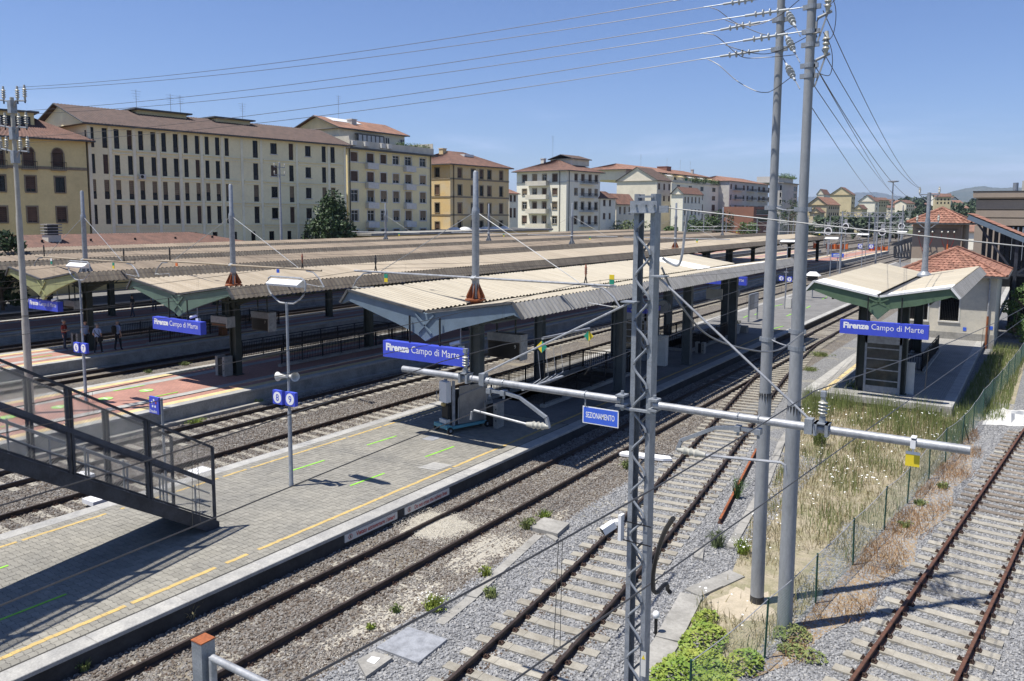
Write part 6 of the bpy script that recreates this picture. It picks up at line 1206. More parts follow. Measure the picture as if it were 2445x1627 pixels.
# --- yellow block with stone balconies and roof terrace
c2 = at_x(829, 345, FX); B2 = Bld('yellow block with small stone balconies and planted roof terrace', at_x(829, 352, FX), 0, 1, 13, at_x(829, 352, FX).z, 'wall_yellow'); B2.L = B2.hit(1030, 400, 'f')[0]
cols2 = col_px([(915, 980), (1065, 1128), (1188, 1245), (1303, 1360), (1415, 1473), (1550, 1605)], 600); rows2 = row_px([(630, 715), (805, 897), (975, 1085), (1165, 1265), (1345, 1430)], 200)
kd = {(0, 2): 'white', (1, 3): 'white', (2, 3): 'white', (0, 3): 'white', (3, 0): 'white', (4, 0): 'white', (5, 0): 'white', (0, 0): 'shut', (1, 0): 'shut', (2, 0): 'shut', (0, 1): 'shut', (1, 1): 'shut', (2, 1): 'shut'}
B2.grid('f', cols2, rows2, 846, 440, 'tan', 'white_trim', 'white_trim', (), kd); B2.walls()
for i in (1, 4):
    a = B2.hit(cols2[i][0], 440, 'f')[0]-.5; b = B2.hit(cols2[i][1], 440, 'f')[0]+.5
    for r_ in rows2[:4]: z = B2.hit(846, r_[1], 'f')[1]-.1; B2.balcony('f', a, b, z-.9, .8, .9, 'white_trim', 'white_trim')
for r_ in rows2[:2]: B2.band('f', B2.hit(846, r_[1], 'f')[1]-.25, .15)
B2.pipe('f', .4, 0, B2.z1); B2.pipe('f', B2.L-.4, 0, B2.z1); mb = MB(); mb.box((-.3, -1.0, B2.z1-.2), (B2.L+.8, B2.D, B2.z1+.05)); B2.put('cornice', mb, 'gutter')
mb = MB(); mb.box((0, -.6, B2.z1+.05), (B2.L, -.45, B2.z1+1.25)); mb.box((B2.L-.15, -.45, B2.z1+.05), (B2.L, 6, B2.z1+2.2)); mb.box((0, -.45, B2.z1+.05), (.15, 4, B2.z1+1.9)); B2.put('terrace_parapet', mb, 'wall_stucco')
mb = MB(); za = B2.z1+3.5; mb.box((.3, 2.2, B2.z1), (B2.L-5.2, B2.D, za)); B2.put('attic', mb, 'wall_cream')
mb = MB(); mb.add([(.3, 2.2, za), (.3, B2.D, za), (.3, (2.2+B2.D)/2, za+2.0)], [(0, 1, 2)]); B2.put('attic_gable', mb, 'wall_gable'); B2.roof('gable', 2.1, 'tile_orange', .7, .3, B2.L-5.2, 2.2, None, za)
s0 = B2.hit(869, 330, 'f')[0]; s1 = B2.hit(930, 330, 'f')[0]; mb = MB(); mb.box((s0, 1.3, B2.z1+2.6), (s1, 2.2, B2.z1+2.75)); v_ = B2.put('veranda', mb, 'gutter'); n = 6
for i in range(n): mb = MB(); a = lerp(s0, s1, i/n); b = lerp(s0, s1, (i+1)/n); mb.box((a+.12, 1.35, B2.z1+1.0), (b-.12, 1.4, B2.z1+2.55)); B2.put('veranda_pane', mb, 'polymer_grey', v_)
mb = MB(); mb.box((s0, 1.34, B2.z1+.2), (s1, 1.45, B2.z1+1.0)); [mb.box((lerp(s0, s1, i/n)-.1, 1.3, B2.z1+1.0), (lerp(s0, s1, i/n)+.1, 1.45, B2.z1+2.6)) for i in range(n+1)]; B2.put('veranda_frame', mb, 'gutter')
for px in (946, 981): sa = B2.hit(px-6, 330, 'f')[0]; sb = B2.hit(px+6, 330, 'f')[0]; mb = MB(); mb.box((sa, 2.13, B2.z1+.9), (sb, 2.19, B2.z1+2.8)); w_ = B2.put('attic_window', mb, 'white_trim'); mb = MB(); mb.box((sa+.25, 2.1, B2.z1+1.1), ((sa+sb)/2-.1, 2.13, B2.z1+2.6)); mb.box(((sa+sb)/2+.1, 2.1, B2.z1+1.1), (sb-.25, 2.13, B2.z1+2.6)); B2.put('attic_pane', mb, 'glass_dark', w_)
for px in (836, 866, 905, 921): x = B2.hit(px, 345, 'f')[0]; mb = MB(); mb.box((x-.5, -1.1, B2.z1+.35), (x+.5, -.62, B2.z1+1.1)); B2.put('air_conditioner', mb, 'white_trim')
mb = MB()
for i in range(700): x = B2.L*random.uniform(.55, .97); c = Vector((x, random.uniform(-.4, .4), B2.z1+1.1+random.uniform(0, .9)*random.random())); a = Vector((random.uniform(-.2, .2), random.uniform(-.2, .2), random.uniform(-.1, .25))); mb.add([c, c+a, c+Vector((a.y, -a.x, .15))], [(0, 1, 2)])
o = B2.put('terrace_plants', mb, 'leaf_mid'); o['kind'] = 'stuff'
B2.chimney(B2.hit(888, 290, 'f')[0]*1.03, 5.0, za+1.0, .9, 1.2); B2.antenna(B2.hit(876, 290, 'f')[0]*1.05, 7, za+2.6, 3.6); mb = MB(); x0 = B2.hit(800, 290, 'f')[0]; mb.poly([(2, 5.2, za+1.3), (9, 5.2, za+1.3), (9, 7.2, za+2.05), (2, 7.2, za+2.05)], (0, -.05, .12)); B2.put('skylight', mb, 'white_sheet')
# --- ochre hipped block
p3 = at_x(1075, 390, FX); B3 = Bld('ochre hip-roofed block with dark shutters and peeling plaster', p3, 4, 1, 14, at_x(1075, 390, FX).z, 'wall_orange'); B3.L = B3.hit(1215, 420, 'f')[0]
zy = [(395, 478), (548, 640), (715, 805), (880, 965)]; B3.grid('f', [(1000+a/3.8513, 1000+b/3.8513) for a, b in ((360, 395), (482, 516), (560, 592), (633, 665), (742, 772))], [(300+a/3.8513, 300+b/3.8513) for a, b in zy], 1098, 440, ['shut', 'dark'], 'stone_trim', 'stone_trim')
B3.grid('s', [(1000+148/3.8513, 1000+190/3.8513)], [(300+a/3.8513, 300+b/3.8513) for a, b in ((390, 475), (548, 635), (715, 800), (885, 960))], 1043, 440, ['dark', 'shut'], 'stone_trim', 'stone_trim')
B3.walls(); B3.roof('hip', 3.0, 'tile_house', .8); [B3.band(q, B3.hit(1098, 300+z_/3.8513, 'f')[1], .3, 'stone_trim') for q in 'fs' for z_ in (500, 665, 830)]; B3.pipe('f', .9, 0, B3.z1); B3.chimney(5.5, 7, B3.z1+2.6, .8, 1.1, 'wall_orange')
mb = MB(); mb.box((9, 4, B3.z1+2.0), (12, 5.4, B3.z1+2.5)); B3.put('skylight', mb, 'white_sheet')
# --- white block with balconies on two sides
p4 = at_x(1353, 405, FX); B4 = Bld('pale grey block with stacked balconies and half-orange hip roof', p4, 6, 1, 18, at_x(1353, 405, FX).z, 'wall_white'); B4.L = B4.hit(1433, 420, 'f')[0]; B4.D = B4.hit(1234, 420, 's')[0]
r4 = [(300+a/3.8513, 300+b/3.8513) for a, b in ((448, 515), (580, 640), (705, 770), (835, 905))]; C4 = [(1000+a/3.8513, 1000+b/3.8513) for a, b in ((953, 992), (1047, 1083), (1137, 1173), (1230, 1272))]
B4.grid('s', C4, r4, 1325, 440, ['mix', 'shut', 'white', 'tan'], 'stone_trim', 'stone_trim'); B4.grid('f', [(1000+a/3.8513, 1000+b/3.8513) for a, b in ((1433, 1458), (1495, 1520), (1562, 1585), (1620, 1643))], r4, 1375, 440, ['shut', 'tan', 'dark'], 'stone_trim', 'stone_trim')
B4.walls(); B4.roof('hip', 3.1, 'tile_house', 1.0); B4.band('f', B4.hit(1375, 433, 'f')[1]-.2, .3); B4.band('s', B4.hit(1325, 435, 's')[1]-.2, .3)
for r_ in r4:
    z = B4.hit(1290, r_[1]+4, 's')[1]; a, b = sorted((B4.hit(1262, 450, 's')[0], B4.hit(1311, 450, 's')[0])); B4.balcony('s', a, b, z-.5, 1.4, 1.0, 'white_trim', 'wall_cream' if r_ is not r4[0] else 'wall_stucco'); a, b = B4.hit(1384, 450, 'f')[0], B4.hit(1419, 450, 'f')[0]; B4.balcony('f', a, b, B4.hit(1400, r_[1]+2, 'f')[1]-.4, 1.2, 1.0)
B4.pipe('s', 2, 0, B4.z1); B4.pipe('f', 1, 0, B4.z1); mb = MB(); mb.box((B4.L*.45, 3, B4.z1+1.5), (B4.L*.95, 10, B4.z1+3.2)); d = B4.put('dormer', mb, 'wall_cream'); B4.roof('gable', 1.0, 'tile_brown', .5, B4.L*.45, B4.L*.95, 3, 10, B4.z1+3.2, name='dormer_roof'); B4.chimney(5, 11, B4.z1+2.4, .8, 1.0, 'white_trim'); B4.antenna(5, 8, B4.z1+5, 4)
# --- low houses and blocks farther along the street
def simple(label, pxl, pyl, pxr, X, th, D, wall, roof, rise, rt='gable', cols=(), rows=(), kind='dark', side=None, z1=None, name='apartment_building', trim=None):
    p = at_x(pxl, pyl, X); b = Bld(label, p, th, 1, D, z1 or p.z, wall, name); b.L = max(3, b.hit(pxr, pyl, 'f')[0])
    if cols: b.grid('f', cols, rows, pxl+2, pyl+20, kind, trim)
    if side: b.D = max(4, b.hit(side[0], pyl, 's')[0]); side[1] and b.grid('s', side[1], rows, pxl-2, pyl+20, kind, trim)
    b.walls(gable=rise if rt == 'gable' else 0)
    if rt != 'flat': b.roof(rt, rise, roof, .4)
    return b
Z4 = lambda x: 1500+x/3.8513
ZY = lambda y: 350+y/3.8513
simple('small white house squeezed between the ochre and pale grey blocks', 1216, 462, 1237, FX-4, 4, 10, 'wall_white', 'tile_orange', 2, 'hip', [(1217, 1223), (1226, 1232)], [(466, 482), (497, 520)], 'shut')
simple('low white two-storey house right of the pale grey block', 1434, 472, 1470, FX+2, 3, 9, 'wall_white', 'tile_house', 1.6, 'hip', [(1440, 1446), (1454, 1459)], [(477, 492), (509, 524)], 'shut', (1424, ()))
simple('low cream house with bright orange roof behind the lattice mast', 1472, 486, 1515, FX+1, 3, 9, 'wall_cream', 'tile_orange', 2.6, 'gable', [(1478, 1483), (1489, 1494), (1501, 1506)], [(494, 512)], 'tan', (1462, ()))
b6 = simple('house with broad blank cream gable and narrow shaded front', 1569, 430, 1602, FX-6, 4, 16, 'wall_cream', 'tile_brown', 4.2, 'gable', [(Z4(275), Z4(293)), (Z4(323), Z4(340)), (Z4(370), Z4(385))], [(438, 453), (467, 480)], 'shut', (1473, ()))
b7 = simple('long cream block with awnings and roof garden under a red roof', 1604, 436, 1725, FX-14, 2, 22, 'wall_white', 'tile_orange', 3, 'flat', [(Z4(447), Z4(477)), (Z4(555), Z4(585)), (Z4(663), Z4(692)), (Z4(772), Z4(803)), (Z4(870), Z4(882)), (Z4(908), Z4(920))], [(441, 452), (463, 475), (486, 502), (511, 526)], ['dark', 'tan', 'shut'])
zt = b7.z1; mb = MB(); mb.box((-28, 4, zt), (b7.L-4, 20, zt+3.6)); b7.put('penthouse', mb, 'wall_cream'); b7.roof('hip', 2.3, 'tile_orange', 1.0, -28, b7.L-4, 4, 20, zt+3.6)
for i in range(7): x = lerp(-20, b7.L-10, i/6); mb = MB(); mb.poly([(x, 4, zt+3.2), (x+4.6, 4, zt+3.2), (x+4.6, 1.4, zt+2.3), (x, 1.4, zt+2.3)], (0, 0, .08)); b7.put('awning', mb, 'cloth_white' if i % 3 else 'yellow_tactile'); mb = MB(); mb.box((x+1, 3.9, zt+.2), (x+3, 3.98, zt+2.3)); b7.put('terrace_door', mb, 'glass_dark' if i % 2 else 'green_paint')
mb = MB(); mb.box((0, -.3, zt), (b7.L, -.15, zt+1.0)); b7.put('terrace_parapet', mb, 'wall_stucco')
mb = MB()
for i in range(2600): x = b7.L*random.choice([random.uniform(.35, .62), random.uniform(.72, 1)]); c = Vector((x, random.uniform(-.6, 1.5), zt+.4+random.uniform(0, 2.2)*random.random())); a = Vector((random.uniform(-.4, .4), random.uniform(-.3, .3), random.uniform(-.3, .4))); mb.add([c, c+a, c+Vector((a.y, -a.x, .3))], [(0, 1, 2)])
o = b7.put('terrace_plants', mb, 'leaf_mid'); o['kind'] = 'stuff'; b7.chimney(b7.L*.3, 10, zt+5.5, 1.0, 4, 'wall_brick'); b7.chimney(b7.L*.75, 8, zt+5, 1.4, .9); [b7.antenna(b7.L*f, 10, zt+6.5, 3.5) for f in (-.1, .35, .6, .8)]
simple('pale three-storey house with red hip roof and shaded gable wall', 1631, 462, 1677, FX+2, 2, 11, 'wall_white', 'tile_house', 2, 'gable', [(Z4(517), Z4(531)), (Z4(545), Z4(559)), (Z4(580), Z4(594)), (Z4(613), Z4(627)), (Z4(647), Z4(660))], [(470, 485), (500, 514), (528, 540)], 'tan', (1605, ()))
b9 = simple('dark row of flats with long balconies behind the left twin pole', 1742, 432, 1835, FX-8, 1, 18, 'wall_grey', 'tile_orange', 2.4, 'hip', [(Z4(940), Z4(953)), (Z4(980), Z4(1000)), (Z4(1055), Z4(1072)), (Z4(1090), Z4(1108)), (Z4(1135), Z4(1152)), (Z4(1195), Z4(1215)), (Z4(1235), Z4(1260)), (Z4(1290), Z4(1305))], [(440, 452), (465, 478), (490, 502), (513, 525)], ['shut', 'dark', 'tan'])
for i in range(4):
    for a, b in ((.08, .3), (.42, .62), (.7, .95)): b9.balcony('f', b9.L*a, b9.L*b, b9.z1-3.6-i*3.6, 1.2, 1.0)
simple('brick-coloured low wing with dark glazing in front of the flats', 1800, 494, 1846, FX+5, 1, 12, 'wall_brick', 'tile_brown', 1, 'flat', [(1806, 1838)], [(500, 512), (517, 530)], 'dark')
b10 = simple('tall grey block with roof garden between the twin poles', 1868, 437, 1905, FX-2, 0, 18, 'wall_grey', 'tile_brown', 1, 'flat', [(Z4(1520), Z4(1548))], [(443, 455), (460, 471), (477, 487), (493, 503)], 'dark', (1855, [(1862, 1866)]))
mb = MB(); mb.box((-1, -1, b10.z1), (b10.L+1, 14, b10.z1+.3)); b10.put('roof_slab', mb, 'concrete'); mb = MB(); mb.box((1, 2, b10.z1+.3), (b10.L-1, 12, b10.z1+3)); b10.put('penthouse', mb, 'wall_grey'); mb = MB()
for i in range(900): c = Vector((random.uniform(0, b10.L), random.uniform(0, 3), b10.z1+2.5+random.uniform(0, 2.2)*random.random())); a = Vector((random.uniform(-.5, .5), random.uniform(-.3, .3), random.uniform(-.3, .5))); mb.add([c, c+a, c+Vector((a.y, -a.x, .4))], [(0, 1, 2)])
o = b10.put('terrace_plants', mb, 'leaf_mid'); o['kind'] = 'stuff'
N5 = lambda x: 1850+x/5.8925
M5 = lambda y: 440+y/5.8925
simple('low ochre house with red roof right of the twin poles', N5(730), M5(285), N5(915), -84, 2, 20, 'wall_buff', 'tile_orange', 3.4, 'gable', [(N5(760+i*30), N5(775+i*30)) for i in range(5)], [(M5(310), M5(350)), (M5(400), M5(440))], 'dark', (N5(465), ()))
simple('tall blank-gabled buff house behind the low ochre one', N5(1080), M5(145), N5(1132), -100, 0, 24, 'wall_buff', 'tile_house', 4.5, 'gable', [(N5(1088), N5(1100)), (N5(1110), N5(1122))], [(M5(180), M5(215)), (M5(250), M5(285)), (M5(320), M5(355))], 'dark', (N5(778), ()))
simple('pale house with hipped roof behind, left of the tall buff gable', N5(690), M5(140), N5(778), -150, 0, 24, 'wall_cream', 'tile_house', 4, 'gable', (), (), 'dark', (N5(590), ()))
simple('small yellow shed house at the foot of the low ochre one', N5(640), M5(395), N5(700), -74, 2, 12, 'wall_buff', 'tile_house', 1.8, 'gable', (), (), 'dark', (N5(500), ()))
simple('white gabled house at the centre of the distant row', N5(1410), M5(240), N5(1470), -92, 0, 20, 'wall_white', 'tile_house', 4, 'gable', [(N5(1425), N5(1440))], [(M5(260), M5(300)), (M5(330), M5(370))], 'dark', (N5(1180), ()))
simple('low ochre house left of the white gabled one', N5(1230), M5(345), N5(1300), -84, 0, 14, 'wall_buff', 'tile_house', 2.2, 'gable', (), (), 'dark', (N5(1130), ()))
# --- single-storey station building with red tiled roof, behind the canopies
q = at_x(112, 582, -84); SB = Bld('single-storey station building with red tiled roof and stone chimney', Vector((-80.2, 6, 0)), 0, 62, 14, 4.3, 'wall_ochre', 'station_building'); SB.walls(); SB.roof('hip', 1.75, 'tile_house', .5, z=4.3)
q = at_x(123, 560, -85); mb = MB(); cy_ = q.y-6; mb.box((cy_-.65, 4.2, 4.5), (cy_+.65, 5.4, 6.2)); ch = SB.put('chimney', mb, 'wall_stucco')
for i in range(4): mb = MB(); mb.box((cy_-.75, 4.1, 6.3+i*.3), (cy_+.75, 5.5, 6.42+i*.3)); SB.put('chimney_louvre', mb, 'concrete', ch)
mb = MB(); mb.box((cy_-.5, 4.4, 6.2), (cy_+.5, 5.2, 7.3)); SB.put('chimney_core', mb, 'concrete_dark', ch)
for i in range(7): mb = MB(); y_ = 26+i*5; mb.cyl((y_, 4.2, 5.2), (y_, 4.2, 5.75), .12, n=8); SB.put('roof_vent', mb, 'iron_black')
# low flat-roofed sheds between the canopies and the street
for lab, pxl, pxr, py, X in (('long low grey shed roof in front of the yellow and ochre blocks', 884, 1140, 556, -88), ('low grey shed with skylight domes in front of the ochre block', 1110, 1310, 549, -92)):
    a = at_x(pxl, py, X); b = at_x(pxr, py, X); t = thing('storage_shed', lab, 'shed', (X, a.y, 0)); mb = MB(); mb.box((X-9, a.y, -.5), (X, b.y, a.z-.5)); part('wall', mb, 'wall_ochre', t); mb = MB(); mb.box((X-9.5, a.y-.6, a.z-.5), (X+.8, b.y+.6, a.z-.1)); part('roof', mb, 'concrete', t)
    if 'domes' in lab:
        for i in range(6): mb = MB(); y_ = lerp(a.y+2, b.y-12, i/5); mb.lathe((X-4, y_, a.z-.1), [(1.2, 0), (1.0, .3), (.5, .5), (0, .55)], 12); part('skylight_dome', mb, 'white_sheet', t, 50)
# ================================================================== RIGHT-HAND BUILDINGS
def tile_slope(mb, e0, e1, r0, r1, cw=.33, ch=.34):
    """individually laid tiles on a slope: eaves e0-e1, ridge r0-r1"""
    e0, e1, r0, r1 = map(Vector, (e0, e1, r0, r1)); nr = (e1-e0).cross(r0-e0).normalized(); nr = nr if nr.z > 0 else -nr; H = ((r0+r1)/2-(e0+e1)/2).length; rows = int(H/ch)
    for j in range(rows):
        a0, a1 = e0.lerp(r0, j/rows), e1.lerp(r1, j/rows); b0, b1 = e0.lerp(r0, (j+1.12)/rows), e1.lerp(r1, (j+1.12)/rows); n = max(1, int((a1-a0).length/cw)); off = .5 if j % 2 else 0; sh = (e1-e0).normalized()*cw
        for i in range(n+1):
            u0, u1 = max(0, (i-off)/n), min(1, (i+1-off)/n)
            if u1-u0 < .2/n: continue
            g = .03/n; up = nr*.05; mid0 = a0.lerp(a1, (u0+u1)/2)+nr*.085; midb = b0.lerp(b1, (u0+u1)/2)+nr*.045
            mb.tv = random.random()
            mb.add([a0.lerp(a1, u0+g)+up, mid0, a0.lerp(a1, u1-g)+up, b0.lerp(b1, u1-g)+nr*.01, midb, b0.lerp(b1, u0+g)+nr*.01, a0.lerp(a1, u0+g), a0.lerp(a1, u1-g)], [(0, 1, 4, 5), (1, 2, 3, 4), (6, 7, 2, 1, 0)])
def ridge_tiles(mb, a, b, n):
    a, b = Vector(a), Vector(b)
    for i in range(n): mb.tv = random.random(); p = a.lerp(b, i/n); q = a.lerp(b, (i+1.1)/n); mb.cyl(p, q, .13, .10, 7)
def hip_house(t, x0, x1, y0, y1, ze, zr, ov=.45):
    ex0, ex1, ey0, ey1 = x0-ov, x1+ov, y0-ov, y1+ov; h = min(ex1-ex0, ey1-ey0)/2; xm, ym = (ex0+ex1)/2, (ey0+ey1)/2
    if ex1-ex0 <= ey1-ey0: P, Q = (xm, ey0+h, zr), (xm, ey1-h, zr)
    else: P, Q = (ex0+h, ym, zr), (ex1-h, ym, zr)
    A, B_, C_, D_ = (ex0, ey0, ze), (ex1, ey0, ze), (ex1, ey1, ze), (ex0, ey1, ze); mb = MB()
    if ex1-ex0 <= ey1-ey0: F4 = ((A, B_, P, P), (B_, C_, P, Q), (C_, D_, Q, Q), (D_, A, Q, P))
    else: F4 = ((A, B_, P, Q), (B_, C_, Q, Q), (C_, D_, Q, P), (D_, A, P, P))
    for f in F4: tile_slope(mb, *f)
    o = part('roof_tiles', mb, 'tile_red', t, kind='stuff'); mb = MB()
    for a, b in ((A, P), (B_, P if ex1-ex0 <= ey1-ey0 else Q), (C_, Q), (D_, Q if ex1-ex0 <= ey1-ey0 else P)): ridge_tiles(mb, Vector(a)+Vector((0, 0, .07)), Vector(b)+Vector((0, 0, .07)), 10)
    if (Vector(P)-Vector(Q)).length > .5: ridge_tiles(mb, Vector(P)+Vector((0, 0, .07)), Vector(Q)+Vector((0, 0, .07)), 8)
    part('hip_tiles', mb, 'tile_red', t, 50, kind='stuff'); mb = MB(); mb.add([(A[0], A[1], ze-.02), (B_[0], B_[1], ze-.02), (C_[0], C_[1], ze-.02), (D_[0], D_[1], ze-.02), (P[0], P[1], zr-.04), (Q[0], Q[1], zr-.04)], [(0, 1, 4) if ex1-ex0 <= ey1-ey0 else (0, 1, 5, 4), (1, 2, 5, 4) if ex1-ex0 <= ey1-ey0 else (1, 2, 5), (2, 3, 5) if ex1-ex0 <= ey1-ey0 else (2, 3, 4, 5), (3, 0, 4, 5) if ex1-ex0 <= ey1-ey0 else (3, 0, 4), (3, 2, 1, 0)]); part('roof_deck', mb, 'shutter_tan', t); mb = MB(); mb.box((ex0-.08, ey0-.1, ze-.1), (ex1+.08, ey0, ze+.02)); mb.box((ex1, ey0, ze-.1), (ex1+.1, ey1, ze+.02)); mb.box((ex0-.1, ey0, ze-.1), (ex0, ey1, ze+.02)); part('gutter', mb, 'gutter', t)
hs = thing('small_house', 'small plastered house with red tiled hip roof behind the right-hand canopy', 'house', (-5.2, 62, 0)); X0, X1, Y0, Y1, ZE = -8.0, -2.35, 62, 70, 4.66
mb = MB(); ws = [(-7.7, -6.35, 1.45, 3.0), (-5.6, -4.47, 1.5, 3.12)]
S = sorted({X0, X1, *[w_[0] for w_ in ws], *[w_[1] for w_ in ws]}); Zc = sorted({-.5, ZE, *[w_[2] for w_ in ws], *[w_[3] for w_ in ws]})
for a, b in zip(S[:-1], S[1:]):
    for c, d in zip(Zc[:-1], Zc[1:]):
        if any(w_[0] < (a+b)/2 < w_[1] and w_[2] < (c+d)/2 < w_[3] for w_ in ws): continue
        mb.quad((a, Y0, c), (b, Y0, c), (b, Y0, d), (a, Y0, d))
for w_ in ws:
    for p, q in (((w_[0], w_[2]), (w_[1], w_[2])), ((w_[1], w_[2]), (w_[1], w_[3])), ((w_[1], w_[3]), (w_[0], w_[3])), ((w_[0], w_[3]), (w_[0], w_[2]))): mb.quad((p[0], Y0, p[1]), (q[0], Y0, q[1]), (q[0], Y0+.25, q[1]), (p[0], Y0+.25, p[1]))
mb.quad((X1, Y0, -.5), (X1, Y1, -.5), (X1, Y1, ZE), (X1, Y0, ZE)); mb.quad((X0, Y0, -.5), (X0, Y1, -.5), (X0, Y1, ZE), (X0, Y0, ZE)); mb.quad((X0, Y1, -.5), (X1, Y1, -.5), (X1, Y1, ZE), (X0, Y1, ZE)); part('wall', mb, 'wall_stucco', hs)
mb = MB(); mb.box((X0, Y0-.06, -.5), (X1+.05, Y0-.002, .75)); part('plinth', mb, 'concrete', hs)
for a, b, c, d in ws:
    mb = MB(); mb.quad((a, Y0+.2, c), (b, Y0+.2, c), (b, Y0+.2, d), (a, Y0+.2, d)); wn = part('window', mb, 'glass_dark', hs); mb = MB()
    for i in range(11): x = lerp(a+.05, b-.05, i/10); mb.cyl((x, Y0+.05, c), (x, Y0+.05, d), .012, n=5)
    part('bars', mb, 'iron_black', wn, kind='stuff'); mb = MB(); mb.box((a-.1, Y0-.07, c-.1), (b+.1, Y0+.04, c-.002)); mb.box((a-.08, Y0-.03, c), (a-.002, Y0+.01, d)); mb.box((b+.002, Y0-.03, c), (b+.08, Y0+.01, d)); part('surround', mb, 'white_trim', wn)
hip_house(hs, X0, X1, Y0, Y1, ZE, 6.3, .55); mb = MB(); mb.cyl((-2.75, Y0-.12, 2.0), (-2.75, Y0-.12, 4.3), .06, n=8); mb.lathe((-2.75, Y0-.12, 4.3), [(.06, 0), (.1, .1), (.1, .22)], 10); mb.bar((-2.75, Y0-.12, 4.5), (-2.75, Y0-.5, 4.62), .08); part('downpipe', mb, 'galv_light', hs, 40); mb = MB(); mb.cyl((-2.75, Y0-.12, -.3), (-2.75, Y0-.12, 2.0), .065, n=8); part('downpipe_boot', mb, 'rust', hs, 40)
for x, z in ((-4.75+.6, .9), (-2.35-.15, 1.1)): mb = MB(); mb.box((-4.15 if z < 1 else -2.62, Y0-.02, z), (-3.95 if z < 1 else -2.42, Y0-.005, z+.24)); part('blue_notice', mb, 'sign_blue_worn', hs)
tw = thing('cabin_tower', 'square plastered tower with red tiled hip roof and hanging red cables', 'tower', (-7.3, 76, 0)); X0, X1, Y0, Y1, ZE = -9.3, -5.42, 76, 80.5, 8.02
mb = MB(); mb.box((X0, Y0, -.5), (X1, Y1, 5.05)); part('lower_wall', mb, 'wall_cream', tw); mb = MB(); mb.box((X0-.001, Y0-.001, 5.05), (X1+.001, Y1, ZE)); part('wall', mb, 'wall_taupe', tw); hip_house(tw, X0, X1, Y0, Y1, ZE, 9.25, .45)
for i, x in enumerate((-8.75, -8.2, -7.75, -7.05, -6.6, -6.15)):
    mb = MB(); insulator(mb, (x, Y0-.5, 7.25), (x, Y0-.02, 7.4), .1, 2, .04); part('wall_insulator', mb, 'porcelain', tw, 40); mb = MB(); c = (-8.35, -6.6)[i//3]; mb.tube(curve([(x, Y0-.45, 7.2), (x, Y0-.3, 6.7), (lerp(x, c, .5), Y0-.2, 6.0), (c, Y0-.15, 5.55)]), .02, 5); part('red_cable', mb, 'red_text', tw, 60)
mb = MB(); mb.bar((-9.0, Y0-.06, 7.55), (-5.9, Y0-.06, 7.55), .03); mb.bar((-9.0, Y0-.06, 7.3), (-7.6, Y0-.06, 7.3), .03); part('busbar', mb, 'iron_black', tw); mb = MB(); mb.cyl((-5.6, Y0-.1, .5), (-5.6, Y0-.1, 7.9), .07, n=8); part('downpipe', mb, 'wall_taupe', tw); mb = MB(); mb.cyl((-6.6, Y0-.2, 5.6), (-6.6, Y0-.2, 6.3), .06, n=8); part('fuse_tube', mb, 'orange_net', tw)
# covered steel stairs left of the tower and the tiled roof that runs down to the right
sr = thing('covered_stairs', 'black steel covered stairs with glazed sides left of the tiled tower', 'staircase', (-13, 84, 0)); qa = [at_y(1850+x/5.8925, 440+y/5.8925, 84) for x, y in ((1645, 870), (1640, 840), (1935, 740), (1945, 800))]; mb = MB(); mb.poly([qa[0], qa[1], qa[2], qa[3]], (0, 3, 0)); part('roof', mb, 'steel_dark', sr)
qb = [at_y(1850+x/5.8925, 440+y/5.8925, 84) for x, y in ((1680, 880), (1680, 1030), (1935, 1040), (1935, 800))]; mb = MB(); mb.bar(qb[1], qb[2], .15); mb.bar(qb[0], qb[1], .12); mb.bar(qb[0], qb[3], .15)
for i in range(6): p = qb[0].lerp(qb[3], (i+.5)/6); q = qb[1].lerp(qb[2], (i+.5)/6); mb.bar(p, q, .1); mb.bar(p, qb[1].lerp(qb[2], min(1, (i+1.3)/6)), .08)
part('frame', mb, 'steel_dark', sr, kind='stuff'); mb = MB(); mb.poly([qb[0], qb[1], qb[2], qb[3]], (0, 2.6, 0)); mb.v = [(a, b+.2, c) for a, b, c in mb.v]; 
fb = thing('footbridge_roof', 'sloping red tiled roof on dark steel trusses right of the tower', 'roof', (-4, 70, 0)); mb = MB(); e = [(-4.75, 71, 8.62), (2.2, 71, 5.5)]; rr_ = [(-4.75, 77, 8.62), (2.2, 77, 5.5)]
tile_slope(mb, (2.4, 70.6, 5.55), (2.4, 77.5, 5.55), (-4.9, 70.6, 8.8), (-4.9, 77.5, 8.8), .42, .42); part('roof_tiles', mb, 'tile_red', fb, kind='stuff'); mb = MB(); mb.bar((-4.9, 70.7, 8.55), (2.4, 70.7, 5.3), .25, .35); part('edge_beam', mb, 'paint_blue_grey', fb); mb = MB(); mb.quad((-4.9, 70.7, 8.7), (2.4, 70.7, 5.45), (2.4, 77.4, 5.45), (-4.9, 77.4, 8.7)); part('roof_deck', mb, 'steel_dark', fb)
mb = MB(); mb.bar((-4.6, 71, 4.3), (2.4, 71, 4.25), .2); mb.bar((-4.4, 71, 8.3), (-1.6, 71, 4.3), .14); mb.bar((-1.6, 71, 7.0), (-1.6, 71, .2), .22); mb.bar((-1.6, 71, 4.3), (.6, 71, 6.1), .14); mb.bar((.6, 71, 6.1), (.6, 71, 4.3), .12); mb.bar((.6, 71, 4.3), (2.2, 71, 5.5), .12); part('truss', mb, 'steel_dark', fb, kind='stuff'); mb = MB()
for i in range(16): mb.box((-4.2+i*.42, 76.8, 4.4), (-4.2+i*.42+.3, 76.9, 8.2-i*.18))
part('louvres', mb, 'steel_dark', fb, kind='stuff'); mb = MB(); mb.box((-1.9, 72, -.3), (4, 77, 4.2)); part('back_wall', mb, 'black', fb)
bb = thing('office_building', 'brown banded concrete building at the right edge', 'building', (0, 112, 0)); zb = [7.5, 8.45, 9.4, 10.62]
